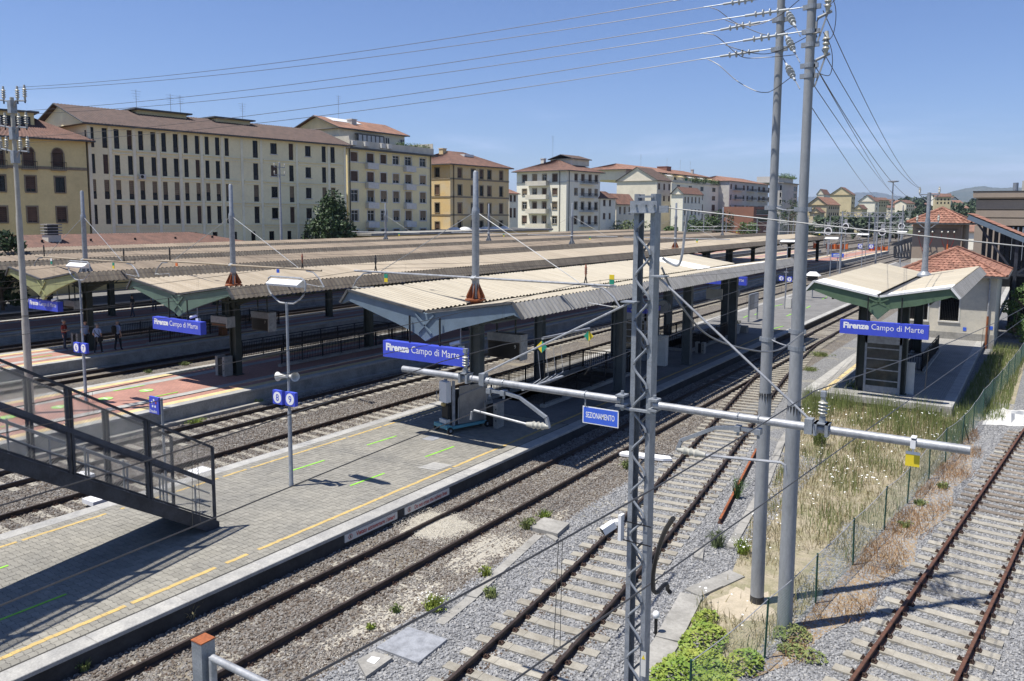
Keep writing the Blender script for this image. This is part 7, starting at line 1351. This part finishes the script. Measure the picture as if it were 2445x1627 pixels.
for i, (a, b) in enumerate(zip(zb, zb[1:]+[10.9])): mb = MB(); mb.box((-7.0, 112, a+.06), (25, 150, b-.06)); part('wall_band', mb, 'wall_taupe', bb); mb = MB(); mb.box((-6.85, 112.15, b-.06), (25, 150, b+.06)); part('joint', mb, 'iron_black', bb)
mb = MB(); mb.box((-7.35, 111.6, 10.85), (25, 150, 11.55)); part('parapet', mb, 'wall_taupe', bb); mb = MB(); mb.box((-7.4, 111.55, 11.55), (25, 150, 11.62)); part('coping', mb, 'iron_black', bb); mb = MB(); mb.box((-4.3, 112.6, -.5), (25, 150, 7.5)); part('recess', mb, 'glass_dark', bb); mb = MB(); mb.box((-7.0, 112, -.5), (-4.3, 150, 7.5)); part('corner_wall', mb, 'wall_taupe', bb)
for i in range(26): mb = MB(); mb.box((-4.1+i*.5, 112.1, 3.5), (-3.95+i*.5, 112.55, 7.4)); part('fin', mb, 'galv', bb)
mb = MB(); mb.box((-2.6, 118, 11.6), (4, 124, 13.0)); part('plant_room', mb, 'wall_stucco', bb); mb = MB(); mb.box((-2.1, 118, 13.0), (0, 119, 14.1)); part('roof_unit', mb, 'iron_black', bb); mb = MB(); mb.cyl((-3.2, 116, 11.5), (-3.2, 116, 12.7), .3, n=10); part('roof_vent', mb, 'galv', bb)
for i in range(3): mb = MB(); mb.lathe((-6.2+i*.7, 111.9, 11.1), [(.28, 0), (.32, .1), (.05, .14)], 12, (0, -1, .4)); part('roof_lamp', mb, 'galv', bb)
# ================================================================== VEGETATION
def leaf_cloud(c, r, n, size, clumps=26, seed=0, flat=1., squash=.75, shape=None):
    rg = np.random.default_rng(seed); d = rg.normal(size=(clumps, 3)); d /= np.linalg.norm(d, axis=1)[:, None]; rad = rg.uniform(.45, .95, clumps)[:, None]; cc = d*rad
    if shape == 'cone': cc[:, :2] *= (1.05-.75*(cc[:, 2:3]*.5+.5))
    k = rg.integers(0, clumps, n); cr = rg.uniform(.16, .34, clumps)[k][:, None]; q = rg.normal(size=(n, 3)); q /= np.linalg.norm(q, axis=1)[:, None]; p = (cc[k]+q*cr*rg.uniform(.5, 1, n)[:, None]**.5)*np.array(r)+np.array(c)
    a = rg.normal(size=(n, 3)); a /= np.linalg.norm(a, axis=1)[:, None]; b = np.cross(a, rg.normal(size=(n, 3))); b /= np.linalg.norm(b, axis=1)[:, None]; s = size*rg.uniform(.6, 1.3, n)[:, None]
    V = np.stack([p-a*s*.6, p+b*s*.3, p+a*s*.7, p-b*s*.3], 1).reshape(-1, 3)
    return V, np.arange(n*4).reshape(-1, 4)
def np_mesh(name, V, Fc, mt):
    me = bpy.data.meshes.new(name); nv, nf = len(V), len(Fc); k = Fc.shape[1]; me.vertices.add(nv); me.vertices.foreach_set('co', np.asarray(V, dtype=np.float32).ravel()); me.loops.add(nf*k); me.loops.foreach_set('vertex_index', Fc.astype(np.int32).ravel()); me.polygons.add(nf); me.polygons.foreach_set('loop_start', np.arange(0, nf*k, k, dtype=np.int32)); me.materials.append(M(mt)); me.update(calc_edges=True); return me
def tree(label, x, y, z0, h, rx, crown_lo, mt='leaf_mid', n=2200, leaf=.3, seed=1, shape=None, name='tree', group=None, clumps=30):
    t = thing(name, label, 'tree', (x, y, z0), group=group); cz = (h+crown_lo)/2; mb = MB(); rg = random.Random(seed); tr = max(.06, h*.018)
    mb.tube([(0, 0, 0), (rg.uniform(-.1, .1), rg.uniform(-.1, .1), cz*.5), (rg.uniform(-.2, .2), rg.uniform(-.2, .2), cz*1.05)], [tr*1.3, tr, tr*.4], 7)
    for i in range(6): a = rg.uniform(0, 6.28); zb = rg.uniform(crown_lo*.8, cz); mb.tube([(0, 0, zb), (math.cos(a)*rx*.4, math.sin(a)*rx*.4, zb+rx*.35), (math.cos(a)*rx*.75, math.sin(a)*rx*.75, zb+rx*.6)], [tr*.5, tr*.3, tr*.1], 5)
    put('trunk', mb.mesh('trunk', 'bark', 60), t); V, Fc = leaf_cloud((0, 0, cz), (rx, rx, (h-crown_lo)/2), n, leaf, clumps, seed, shape=shape); put('crown', np_mesh('crown', V, Fc, mt), t); return t
q = at_x(792, 560, -89); tree('dark glossy magnolia tree in front of the long pale block', q.x, q.y, -.5, 12.0, 4.9, 1.8, 'leaf_dark', 6500, .42, 3, 'cone', clumps=60)
q = at_x(6, 590, -70); tree('dark evergreen tree at the left edge beside the station building', q.x-.5, q.y, -.5, 7.6, 2.6, 1.5, 'leaf_dark', 2600, .35, 4)
for i, (px, py, X, h, rx, mt, lab) in enumerate(((1505, 520, -92, 8.5, 5.2, 'leaf_olive', 'grey-green olive-like tree left of the lattice mast top'), (1665, 525, -88, 9, 3.5, 'leaf_mid', 'small round tree in front of the pale three-storey house'), (1695, 527, -86, 9.5, 3.2, 'leaf_mid', 'small street tree just right of the pale three-storey house'), (1725, 522, -86, 11, 4, 'leaf_dark', 'dark street tree in front of the cream block corner'), (1790, 530, -84, 8, 4, 'leaf_mid', 'low tree in front of the dark row of flats'), (1885, 515, -80, 15.5, 6.5, 'leaf_dark', 'tall dark tree between the twin poles below the grey block'), (1975, 535, -72, 9, 5, 'leaf_mid', 'bushy tree at the foot of the low ochre house'), (2010, 528, -68, 11, 6, 'leaf_mid', 'bushy tree right of the low ochre house'), (1930, 540, -66, 7, 5, 'leaf_dark', 'dark low tree just right of the right twin pole'), (1600, 530, -86, 6.5, 3, 'leaf_mid', 'low shrub-like tree right of the lattice mast top'))):
    q = at_x(px, py, X); tree(lab, q.x, q.y, -.5, h, rx, h*.18, mt, 1500, .5, 20+i, clumps=36)
tree('leafy green shrub at the right edge behind the small house', .2, 69, -.4, 4.6, 2.4, .2, 'leaf_mid', 3000, .22, 41, name='shrub'); tree('lower green bush beside the fence end at the right edge', .4, 64, -.4, 2.4, 1.7, .05, 'leaf_mid', 1800, .16, 42, name='shrub'); tree('climbing greenery on the shed wall at the right edge', 1.6, 74, -.3, 3.4, 1.8, .2, 'leaf_mid', 1500, .2, 43, name='shrub')
# grasses on the verge
POLY = [(-6.0, 16.6), (-4.35, 14.4), (-3.9, 18), (-3.0, 26.5), (-2.0, 36), (-1.95, 39.4), (-9.0, 39.4), (-8.35, 35), (-7.5, 30), (-6.85, 26), (-6.4, 22), (-5.85, 19)]
def inside(P, x, y):
    r = np.zeros(len(x), bool); n = len(P)
    for i in range(n):
        (x0, y0), (x1, y1) = P[i], P[(i+1) % n]; c = ((y0 > y) != (y1 > y)) & (x < (x1-x0)*(y-y0)/(y1-y0+1e-9)+x0); r ^= c
    return r
def blades(pts, hmin, hmax, wd, z, seed, lean=.35, seg=2):
    rg = np.random.default_rng(seed); n = len(pts); h = rg.uniform(hmin, hmax, n); a = rg.uniform(0, 6.283, n); l = rg.uniform(0, lean, n)*h; b = a+rg.uniform(-1, 1, n); w_ = wd*rg.uniform(.6, 1.4, n); dx, dy = np.cos(a)*w_, np.sin(a)*w_; lx, ly = np.cos(b)*l, np.sin(b)*l
    x, y = pts[:, 0], pts[:, 1]; zz_ = np.full(n, z)
    V = np.stack([np.stack([x-dx, y-dy, zz_], 1), np.stack([x+dx, y+dy, zz_], 1), np.stack([x+lx*.4+dx*.7, y+ly*.4+dy*.7, zz_+h*.6], 1), np.stack([x+lx*.4-dx*.7, y+ly*.4-dy*.7, zz_+h*.6], 1), np.stack([x+lx, y+ly, zz_+h], 1)], 1).reshape(-1, 3)
    i = np.arange(n)*5; return V, np.concatenate([np.stack([i, i+1, i+2], 1), np.stack([i, i+2, i+3], 1), np.stack([i+3, i+2, i+4], 1)])
def field(n, P, dens=None, seed=0):
    rg = np.random.default_rng(seed); xs = [p[0] for p in P]; ys = [p[1] for p in P]; p = np.stack([rg.uniform(min(xs), max(xs), n*3), rg.uniform(min(ys), max(ys), n*3)], 1); p = p[inside(P, p[:, 0], p[:, 1])]
    if dens is not None: p = p[rg.uniform(0, 1, len(p)) < dens(p[:, 0], p[:, 1])]
    return p[:n]
def lump(x, y, f=.6, ph=0.): return .5+.5*np.sin(x*f*2.3+ph+1.7*np.sin(y*f*.9))*np.sin(y*f*1.3+ph*2+1.3*np.sin(x*f*1.7))
def stuff(name, label, cat, V, Fc, mt): o = put(name, np_mesh(name, V, Fc, mt)); return tag(o, label, cat, kind='stuff')
bare = lambda x, y: np.where(((x+5.2)**2/.9+(y-18.2)**2/2.2 < 1) | ((x+4.2)**2/.5+(y-20.6)**2/1.2 < .8), .05, 1.)
V, Fc = blades(field(15000, POLY, lambda x, y: bare(x, y)*(.35+.65*lump(x, y, .8)), 1), .07, .30, .008, -.17, 1, .9); stuff('dry_grass', 'straw-coloured dry grass covering the verge', 'grass', V, Fc, 'straw')
V, Fc = blades(field(7500, POLY, lambda x, y: bare(x, y)*np.clip(lump(x, y, .7, 2.)*2.2-1.0, 0, 1), 2), .12, .5, .008, -.17, 2, .3); stuff('green_grass', 'green stems growing through the dry grass of the verge', 'grass', V, Fc, 'weed_green')
V, Fc = blades(field(2600, [(-8.6, 36), (-2.2, 34), (-2.0, 39.5), (-9, 39.5)], lambda x, y: np.clip(lump(x, y, .9, 1.)*1.3-.2, 0, 1), 3), .4, 1.1, .008, -.17, 3, .25); stuff('tall_weeds', 'tall feathery weeds in front of the right-hand platform', 'weeds', V, Fc, 'weed_green')
V, Fc = blades(field(9000, [(-3.9, 15), (-3.0, 16), (-1.9, 26), (-1.3, 33), (-1.8, 38), (-2.2, 36), (-3.0, 26.5), (-3.7, 20)], lambda x, y: np.clip(lump(x, y, .9, 3.)*1.9-.5, 0, 1), 4), .04, .22, .006, -.17, 4, 1.1); stuff('dead_weeds', 'rust-brown dead weeds along the right side of the fence', 'weeds', V, Fc, 'straw_rust')
V, Fc = blades(field(5000, [(-2.85, 39.6), (-.9, 39.6), (-.4, 62), (-2.3, 62)], None, 5), .15, .6, .01, -.17, 5, .4); stuff('verge_grass', 'mixed grass beside the right-hand platform along the fence', 'grass', V, Fc, 'weed_green')
fl = field(420, POLY, lambda x, y: bare(x, y)*np.clip(lump(x, y, .5, .7)*1.5-.3, 0, 1), 6); mb = MB()
for x, y in fl:
    h = random.uniform(.3, .65); c = Vector((x, y, -.17+h)); s = random.uniform(.014, .034); tl = Vector((random.uniform(-.35, .35), random.uniform(-.35, .1), 1)).normalized(); a = tl.cross(Vector((1, 0, 0))).normalized(); b = tl.cross(a); mb.add([c+(a*math.cos(k)+b*math.sin(k))*s for k in [i*math.pi/3 for i in range(6)]], [tuple(range(6))])
o = put('wild_flowers', mb.mesh('wild_flowers', 'flower_white')); tag(o, 'white umbel flowers dotted over the dry verge', 'flowers', kind='stuff')
# yellow-green creeper at the foot of the fence
def creeper(label, blobs, n, size, seed, mt='leaf_vine', z=-.16):
    rg = np.random.default_rng(seed); P = []
    for (x, y, rx, ry, h) in blobs:
        k = int(n*rx*ry/sum(b[2]*b[3] for b in blobs)); a = rg.uniform(0, 6.283, k); r_ = rg.uniform(0, 1, k)**.5; P.append(np.stack([x+rx*r_*np.cos(a), y+ry*r_*np.sin(a), z+h*(1-r_**2)*rg.uniform(.5, 1, k)+rg.uniform(0, .05, k)], 1))
    p = np.concatenate(P); m = len(p); a = rg.normal(size=(m, 3))*np.array([1, 1, .35]); a /= np.linalg.norm(a, axis=1)[:, None]; b = np.cross(np.array([0, 0, 1])+rg.normal(size=(m, 3))*.4, a); b /= np.linalg.norm(b, axis=1)[:, None]; s = size*rg.uniform(.5, 1.3, m)[:, None]
    stuff('creeper', label, 'plant', np.stack([p-a*s*.55, p+b*s*.35, p+a*s*.6, p-b*s*.35], 1).reshape(-1, 3), np.arange(m*4).reshape(-1, 4), mt)
creeper('yellow-green creeper spreading over the ground at the bottom right of the mast', [(-5.05, 13.7, .75, 1.4, .35), (-5.3, 15.3, .45, .8, .3), (-4.5, 13.2, .6, 1.2, .4), (-5.6, 16.2, .25, .5, .2), (-4.35, 15.0, .35, .5, .25)], 5200, .085, 7)
creeper('creeper at the foot of the right twin pole', [(-3.85, 16.6, .4, .45, .2), (-4.05, 16.9, .14, .14, 1.3), (-3.5, 16.0, .5, .3, .1)], 700, .07, 8, 'weed_green')
# single weeds
def weed(label, px, py, z, h, r, n, mt='weed_green', flower=False, seed=0):
    q = at_z(px, py, z); t = thing('weed_plant', label, 'plant', q, group='weeds growing beside the tracks'); rg = np.random.default_rng(seed+int(px)); a = rg.uniform(0, 6.283, n); rr2 = r*rg.uniform(0, 1, n)**.7*.5
    V, Fc = blades(np.stack([rr2*np.cos(a), rr2*np.sin(a)], 1), h*.4, h, .012, 0, seed+int(py), .9); put('stems', np_mesh('stems', V, Fc, mt), t)['kind'] = 'stuff'
    V, Fc = leaf_cloud((0, 0, h*.45), (r, r, h*.45), n, .05, 14, seed+int(px)); put('leaves', np_mesh('leaves', V, Fc, mt), t)['kind'] = 'stuff'
    if flower:
        mb = MB()
        for i in range(26): mb.lathe((rg.normal()*r*.5, rg.normal()*r*.5, h*rg.uniform(.5, 1)), [(.018, 0), (.012, .01), (.001, .012)], 6)
        put('flowers', mb.mesh('flowers', 'flower_white'), t)['kind'] = 'stuff'
for i, (px, py, h, r, n, mt, fl_, lab) in enumerate(((1258, 1262, .35, .25, 130, 'weed_green', 0, 'bright green weed tuft left of the square pit lid'), (1300, 1235, .25, .28, 90, 'leaf_vine', 0, 'yellowish weed tuft behind the square pit lid'), (1172, 1425, .25, .26, 120, 'weed_green', 0, 'broad-leaved weed on the narrow trough covers'), (1160, 1375, .3, .2, 60, 'leaf_vine', 0, 'small weed above the narrow trough covers'), (1037, 1455, .4, .38, 170, 'leaf_vine', 1, 'flowering weed clump between gravel and trough'), (885, 1502, .15, .15, 60, 'leaf_vine', 0, 'small yellow-green tuft on the white gravel'), (945, 1462, .2, .15, 60, 'weed_green', 0, 'small green tuft in the middle of the white gravel'), (1955, 1062, .75, .42, 320, 'weed_green', 0, 'tall bright green weed behind the right tube arm'), (1497, 1118, .35, .3, 120, 'weed_green', 0, 'bright weed tuft behind the lattice mast'), (455, 1475, .35, .2, 60, 'straw', 0, 'thin weed at the platform wall, lower left'), (200, 1600, .25, .18, 60, 'weed_green', 0, 'weed tuft at the bottom left platform wall'), (470, 1013, .25, .5, 160, 'leaf_vine', 0, 'weeds along the rail below the red platform ledge'), (620, 965, .3, .3, 80, 'weed_green', 0, 'weed clump under the edge of the red platform'), (355, 890, .2, .35, 90, 'weed_green', 0, 'green weed tuft beyond the red platform, left'), (442, 872, .25, .4, 110, 'weed_green', 0, 'green weed tuft beyond the red platform, right'), (2250, 1165, .2, .3, 120, 'weed_green', 0, 'green weed tuft right of the fence, upper'), (2195, 1205, .2, .28, 110, 'weed_green', 0, 'green weed tuft right of the fence, middle'), (2160, 1258, .18, .25, 90, 'weed_green', 0, 'green weed tuft right of the fence, lower'), (1712, 1305, .5, .3, 130, 'leaf_olive', 0, 'grey-green weed beside the small concrete lid'), (1775, 1322, .45, .3, 130, 'leaf_vine', 1, 'flowering weed left of the left twin pole'), (2035, 945, 1.0, .35, 160, 'leaf_mid', 0, 'small bushy sapling left of the glass lift'), (1960, 850, .3, .9, 300, 'weed_green', 0, 'grass patch on the gravel left of the right-hand platform'), (1935, 885, .25, .7, 220, 'weed_green', 0, 'grass patch on the gravel nearer the twin poles'), (1760, 1190, .8, .18, 90, 'leaf_mid', 0, 'thin upright weed beside the loose rusty rail'))):
    weed(lab, px, py, -.16, h, r, n, mt, fl_, i)
# ================================================================== BEYOND THE PLATFORMS
def far_mast(label, x, y, h=8.5, arms=2, group='distant masts beyond the platforms', z=0):
    t = thing('catenary_mast', label, 'mast', (x, y, z), group=group); mb = MB(); mb.lathe((0, 0, 0), [(.15, 0), (.14, h*.55), (.11, h*.57), (.09, h)], 10); put('post', mb.mesh('post', 'galv_light', 35), t); mb = MB()
    mb.cyl((-3.2 if arms > 1 else 0, -.15, 6.1), (3.2, -.15, 6.1), .05, n=6); mb.cyl((0, 0, h*.88), (2.6, -.15, 6.15), .02, n=5)
    if arms > 1: mb.cyl((0, 0, h*.88), (-2.6, -.15, 6.15), .02, n=5)
    mb.cyl((2.6, -.15, 6.1), (2.0, -.15, 5.3), .03, n=5); put('cross_arm', mb.mesh('cross_arm', 'galv_light'), t); return t
qx = lambda x, y, z: at_z(1850+x/5.8925, 440+y/5.8925, z)
for (x, y, h, lab) in ((-21.6, 109.6, 8.9, 'grey mast just right of the right twin pole, beyond the canopy'), (-21.8, 137.3, 8.6, 'grey mast above the left wing of the right-hand canopy'), (-20.6, 154.5, 10.2, 'taller grey mast between the gantry and the tiled tower')): far_mast(lab, x, y, h, 2, None, .28)
rg = random.Random(11); LAB = 'thin grey mast among the crowd of masts beyond the platforms'
src = far_mast(LAB, -40, 190)
for i in range(26):
    y = rg.uniform(170, 400); x = -13.2-5.1*rg.randint(-1, 9)-y*.06+rg.uniform(-.4, .4); c = copy_tree(src); c.location = (x, y, 0); c.scale = (1, 1, rg.uniform(.9, 1.1))
# signal gantry
GY = 232; gq = [at_y(1850+x/5.8925, 440+y/5.8925, GY) for x, y in ((940, 400), (1822, 462), (1375, 430))]
t = thing('signal_gantry', 'grey lattice signal gantry spanning the tracks in the distance', 'gantry', (gq[2].x, GY, 0)); za, zb = gq[1].z, gq[0].z; mb = MB()
for yy in (GY-.5, GY+.5):
    for z in (za, zb): mb.bar((gq[0].x, yy, z), (gq[1].x, yy, z), .16)
    n = 18
    for i in range(n): xa, xb = lerp(gq[0].x, gq[1].x, i/n), lerp(gq[0].x, gq[1].x, (i+1)/n); mb.bar((xa, yy, za if i % 2 else zb), (xb, yy, zb if i % 2 else za), .1)
part('truss', mb, 'galv_light', t, kind='stuff'); mb = MB()
for d in (-.7, .7): mb.bar((gq[2].x+d, GY, -.5), (gq[2].x+d, GY, zb), .3)
part('legs', mb, 'galv', t, kind='stuff')
for k, (zx, zy) in enumerate(((995, 595), (750, 660), (1780, 590), (1510, 675))):
    Y = (200, 170, 215, 190)[k]; q = at_y(1850+zx/5.8925, 440+zy/5.8925, Y); t = thing('railway_signal', ['round signal head hanging under the gantry on the left', 'round signal head just right of the twin poles', 'round signal head under the gantry on the right', 'round signal head with a red ring near the orange netting'][k], 'signal', (q.x, Y, q.z-.5)); mb = MB(); mb.lathe((q.x, Y, q.z), [(.75, 0), (.75, .12)], 20, (0, 1, 0)); part('white_ring', mb, 'white_paint', t); mb = MB(); mb.lathe((q.x, Y-.002, q.z), [(.55, 0), (.55, .02)], 20, (0, -1, 0)); part('face', mb, 'black', t); mb = MB(); mb.cyl((q.x, Y+.2, -.3), (q.x, Y+.2, q.z+1.6), .12, n=8); mb.box((q.x-.3, Y+.1, q.z+.8), (q.x+.3, Y+.4, q.z+1.7)); part('post', mb, 'galv_light', t)
q = at_y(2133, 434, 300); t = thing('floodlight_tower', 'very tall thin floodlight tower with a ring of lamps', 'light tower', (q.x, 300, 0)); mb = MB(); mb.lathe((q.x, 300, 0), [(.4, -.5), (.16, q.z)], 10); part('post', mb, 'galv_light', t); mb = MB(); mb.lathe((q.x, 300, q.z-.3), [(.3, 0), (1.7, .2), (1.7, .5), (.3, .7)], 14); part('lamp_ring', mb, 'galv_light', t)
for k, (zx0, zy0, zx1, zy1, lab) in enumerate(((1325, 880, 1590, 945, 'orange plastic netting at the end of the red platform'), (720, 870, 1030, 905, 'orange plastic netting beyond the long canopy'), (540, 850, 600, 890, 'small piece of orange netting behind the canopy end'))):
    a, b = qx(zx0, zy1, .4), qx(zx1, zy1, .4); h = 1.3; mb = MB(); n = 12
    t = thing('safety_netting', lab, 'netting', a); vs = []
    for i in range(n+1): p = a.lerp(b, i/n); vs += [(p.x, p.y+.3*math.sin(i*2), .2), (p.x, p.y+.3*math.sin(i*2), 1.5+.2*math.sin(i*1.7))]
    mb.add(vs, [(2*i, 2*i+2, 2*i+3, 2*i+1) for i in range(n)]); part('net', mb, 'orange_net', t); mb = MB()
    for i in range(0, n+1, 3): p = a.lerp(b, i/n); mb.cyl((p.x, p.y+.3*math.sin(i*2)+.06, -.1), (p.x, p.y+.3*math.sin(i*2)+.06, 1.8), .05, n=6)
    part('stakes', mb, 'iron_black', t, kind='stuff')
q = at_y(1850+885/5.8925, 440+1003/5.8925, 125); t = thing('direction_sign', 'small pale blue sign on a post near the far end of the red platform', 'sign', q); mb = MB(); mb.box((q.x-.85, 124.95, q.z-.3), (q.x+.85, 125.05, q.z+.3)); part('panel', mb, 'sign_blue_worn', t); write('STAZIONE', .22, 'white_paint', t, (q.x-.6, 124.94, q.z+.03), (1, 0, 0), 0, 1, 1.2) if False else None; mb = MB(); mb.box((q.x-.6, 124.93, q.z+.06), (q.x+.6, 124.945, q.z+.16)); mb.box((q.x-.6, 124.93, q.z-.16), (q.x+.6, 124.945, q.z-.06)); part('worn_lettering', mb, 'white_paint', t); mb = MB(); mb.cyl((q.x, 125.1, .3), (q.x, 125.1, q.z+.3), .05, n=6); part('post', mb, 'galv_light', t)
# terrain, wooded hill and mountains
def ridge(name, pts, depth, n, amp, seed, mt, base=-5):
    """ridge running through pts (x, y, height), falling away on both sides"""
    rg = np.random.default_rng(seed); P = np.array(pts, float); u = np.linspace(0, len(P)-1, n); X = np.interp(u, range(len(P)), P[:, 0]); Y = np.interp(u, range(len(P)), P[:, 1]); Hh = np.interp(u, range(len(P)), P[:, 2])
    k = np.ones(5)/5; Hh = np.convolve(np.pad(Hh, 2, mode='edge'), k, 'valid'); no = np.zeros(n)
    for f in (3, 7, 15, 31, 60): no += np.sin(u/(len(P)-1)*6.283*f+rg.uniform(0, 6.28))*amp/f**.6
    Hh = np.maximum(Hh+no*.5, 1); d = np.stack([X, Y], 1); d /= np.linalg.norm(d, axis=1)[:, None]; V = []; m = 9
    for j in range(m):
        s = j/(m-1)*2-1; prof = (1-abs(s))**.9*(1+.12*np.sin(u*1.7+j*1.3)*(.2 < abs(s) < .95)); V.append(np.stack([X+d[:, 0]*s*depth, Y+d[:, 1]*s*depth, base+(Hh-base)*prof], 1))
    V = np.stack(V, 1).reshape(-1, 3); Fc = np.array([(i*m+j, (i+1)*m+j, (i+1)*m+j+1, i*m+j+1) for i in range(n-1) for j in range(m-1)]); me = np_mesh(name, V, Fc, mt); me.polygons.foreach_set('use_smooth', [True]*len(me.polygons)); o = put(name, me); o['kind'] = 'structure'; return o
def rp_(lst, D): return [(*(CAM+ray(px, py)*(D/ray(px, py).length))[:2], max(2, (CAM+ray(px, py)*(D/ray(px, py).length)).z)) for px, py in lst]
ridge('mountains', rp_([(-600, 470), (200, 470), (900, 468), (1500, 470), (1900, 472), (1990, 468), (2040, 460), (2080, 458), (2110, 461), (2140, 470), (2200, 474), (2300, 472), (2700, 470), (3400, 468)], 13000), 3500, 260, 26, 3, 'hill')
ridge('mountain', rp_([(2080, 498), (2170, 485), (2230, 470), (2270, 458), (2310, 449), (2345, 446), (2390, 449), (2445, 447), (2600, 440), (3000, 446), (3400, 470)], 7500), 2200, 200, 10, 5, 'hill')
ridge('wooded_hill', rp_([(1700, 510), (1900, 506), (2000, 500), (2080, 492), (2150, 492), (2220, 494), (2300, 490), (2400, 488), (2600, 486), (3000, 495)], 1050), 420, 120, 1.5, 7, 'hill')
TV = []
for k in range(4): V, Fc = leaf_cloud((0, 0, 4.6), (4.2, 4.2, 4.2), 420, 1.5, 22, 60+k); mb = MB(); mb.tube([(0, 0, -1), (0, 0, 4)], [.4, .2], 6); TV.append((np_mesh('crown', V, Fc, 'leaf_far'), mb.mesh('trunk', 'bark')))
def far_tree(label, x, y, z, s, k, group):
    t = thing('tree', label, 'tree', (x, y, z), random.uniform(0, 6), group); t.scale = (s, s, s*random.uniform(.85, 1.2)); put('crown', TV[k][0], t); put('trunk', TV[k][1], t)
rg = random.Random(5)
for i in range(70):
    D = rg.uniform(430, 1000); px = rg.uniform(2065, 2335); py = lerp(512, 494, (D-430)/570); q = CAM+ray(px, py)*(D/ray(px, py).length); far_tree('round green tree on the wooded hill beyond the railway yard', q.x, q.y, max(-.6, q.z-6), rg.uniform(.8, 1.5)*D/700, i % 4, 'trees on the far hill')
for i in range(16):
    px = 1960+i*13+rg.uniform(-6, 6); D = rg.uniform(300, 400); q = CAM+ray(px, 535)*(D/ray(px, 535).length); far_tree('leafy tree bordering the yard below the distant houses', q.x, q.y, -.6, rg.uniform(.7, 1.15), i % 4, 'trees bordering the yard')
HV = []
for k, (wm, rm) in enumerate((('wall_cream', 'tile_house'), ('wall_white', 'tile_orange'), ('wall_buff', 'tile_house'))):
    mb = MB(); mb.box((-6, -5, -6), (6, 5, 6)); mb.add([(-6, -5, 6), (-6, 5, 6), (-6, 0, 8.4), (6, -5, 6), (6, 5, 6), (6, 0, 8.4)], [(0, 1, 2), (3, 4, 5)]); r_ = MB(); r_.poly([(-6.5, -5.6, 5.9), (6.5, -5.6, 5.9), (6.5, 0, 8.6), (-6.5, 0, 8.6)], (0, 0, .3)); r_.poly([(-6.5, 5.6, 5.9), (6.5, 5.6, 5.9), (6.5, 0, 8.6), (-6.5, 0, 8.6)], (0, 0, .3)); wv = MB()
    for i in range(4):
        for j in range(2): x = -4.4+i*2.7; wv.box((x, -5.05, .2+j*2.9), (x+1.1, -4.98, 1.8+j*2.9))
    HV.append((mb.mesh('wall', wm), r_.mesh('roof', rm), wv.mesh('windows', 'glass_dark')))
for i in range(22):
    D = rg.uniform(520, 980); px = [2085, 2100, 2118, 2130, 2150, 2165, 2180, 2140, 2125, 2110, 2235, 2250, 2262, 2275, 2245, 2228, 2290, 2300, 2315, 2255, 2098, 2158][i]+rg.uniform(-3, 3); py = [497, 500, 492, 505, 495, 503, 508, 512, 498, 508, 480, 484, 490, 497, 499, 505, 508, 512, 516, 476, 490, 500][i]; q = CAM+ray(px, py+4)*(D/ray(px, py+4).length); t = thing('hillside_house', 'small pale house with red roof on the far wooded hill', 'house', q, rg.uniform(-.6, 1.2), 'houses on the far hill'); sc = rg.uniform(.6, 1.0)*D/750; t.scale = (sc, sc, sc)
    for nm, me in zip(('wall', 'roof', 'windows'), HV[i % 3]): o = put(nm, me, t); (nm == 'windows') and tag(o, kind='stuff')
for i in range(12):   # low roofs of the town between yard and hill
    px = 2230+i*9; D = rg.uniform(240, 420); q = CAM+ray(px, 527)*(D/ray(px, 527).length); t = thing('hillside_house', 'low house roof just above the tiled tower', 'house', (q.x, q.y, 0), rg.uniform(-.3, .5), 'low roofs behind the tower')
    for nm, me in zip(('wall', 'roof', 'windows'), HV[(i*2+1) % 3]): o = put(nm, me, t); (nm == 'windows') and tag(o, kind='stuff')
    t.scale = (1, 1, .75)
# air: even haze over the whole valley
mb = MB(); mb.box((-17000, -1500, -1.7), (17000, 17500, 620)); hz = put('haze', mb.mesh('haze', 'hill')); hz.data.materials.clear(); hm = bpy.data.materials.new('haze'); hm.use_nodes = True; tt = hm.node_tree; tt.nodes.clear(); oo = N(tt, 'ShaderNodeOutputMaterial'); pv = N(tt, 'ShaderNodeVolumePrincipled'); pv.inputs['Color'].default_value = (.60, .75, 1.0, 1); pv.inputs['Density'].default_value = 6e-5; pv.inputs['Anisotropy'].default_value = .2; tt.links.new(pv.outputs[0], oo.inputs['Volume']); hz.data.materials.append(hm); tag(hz, 'thin blue haze over the whole view', 'haze', kind='stuff')
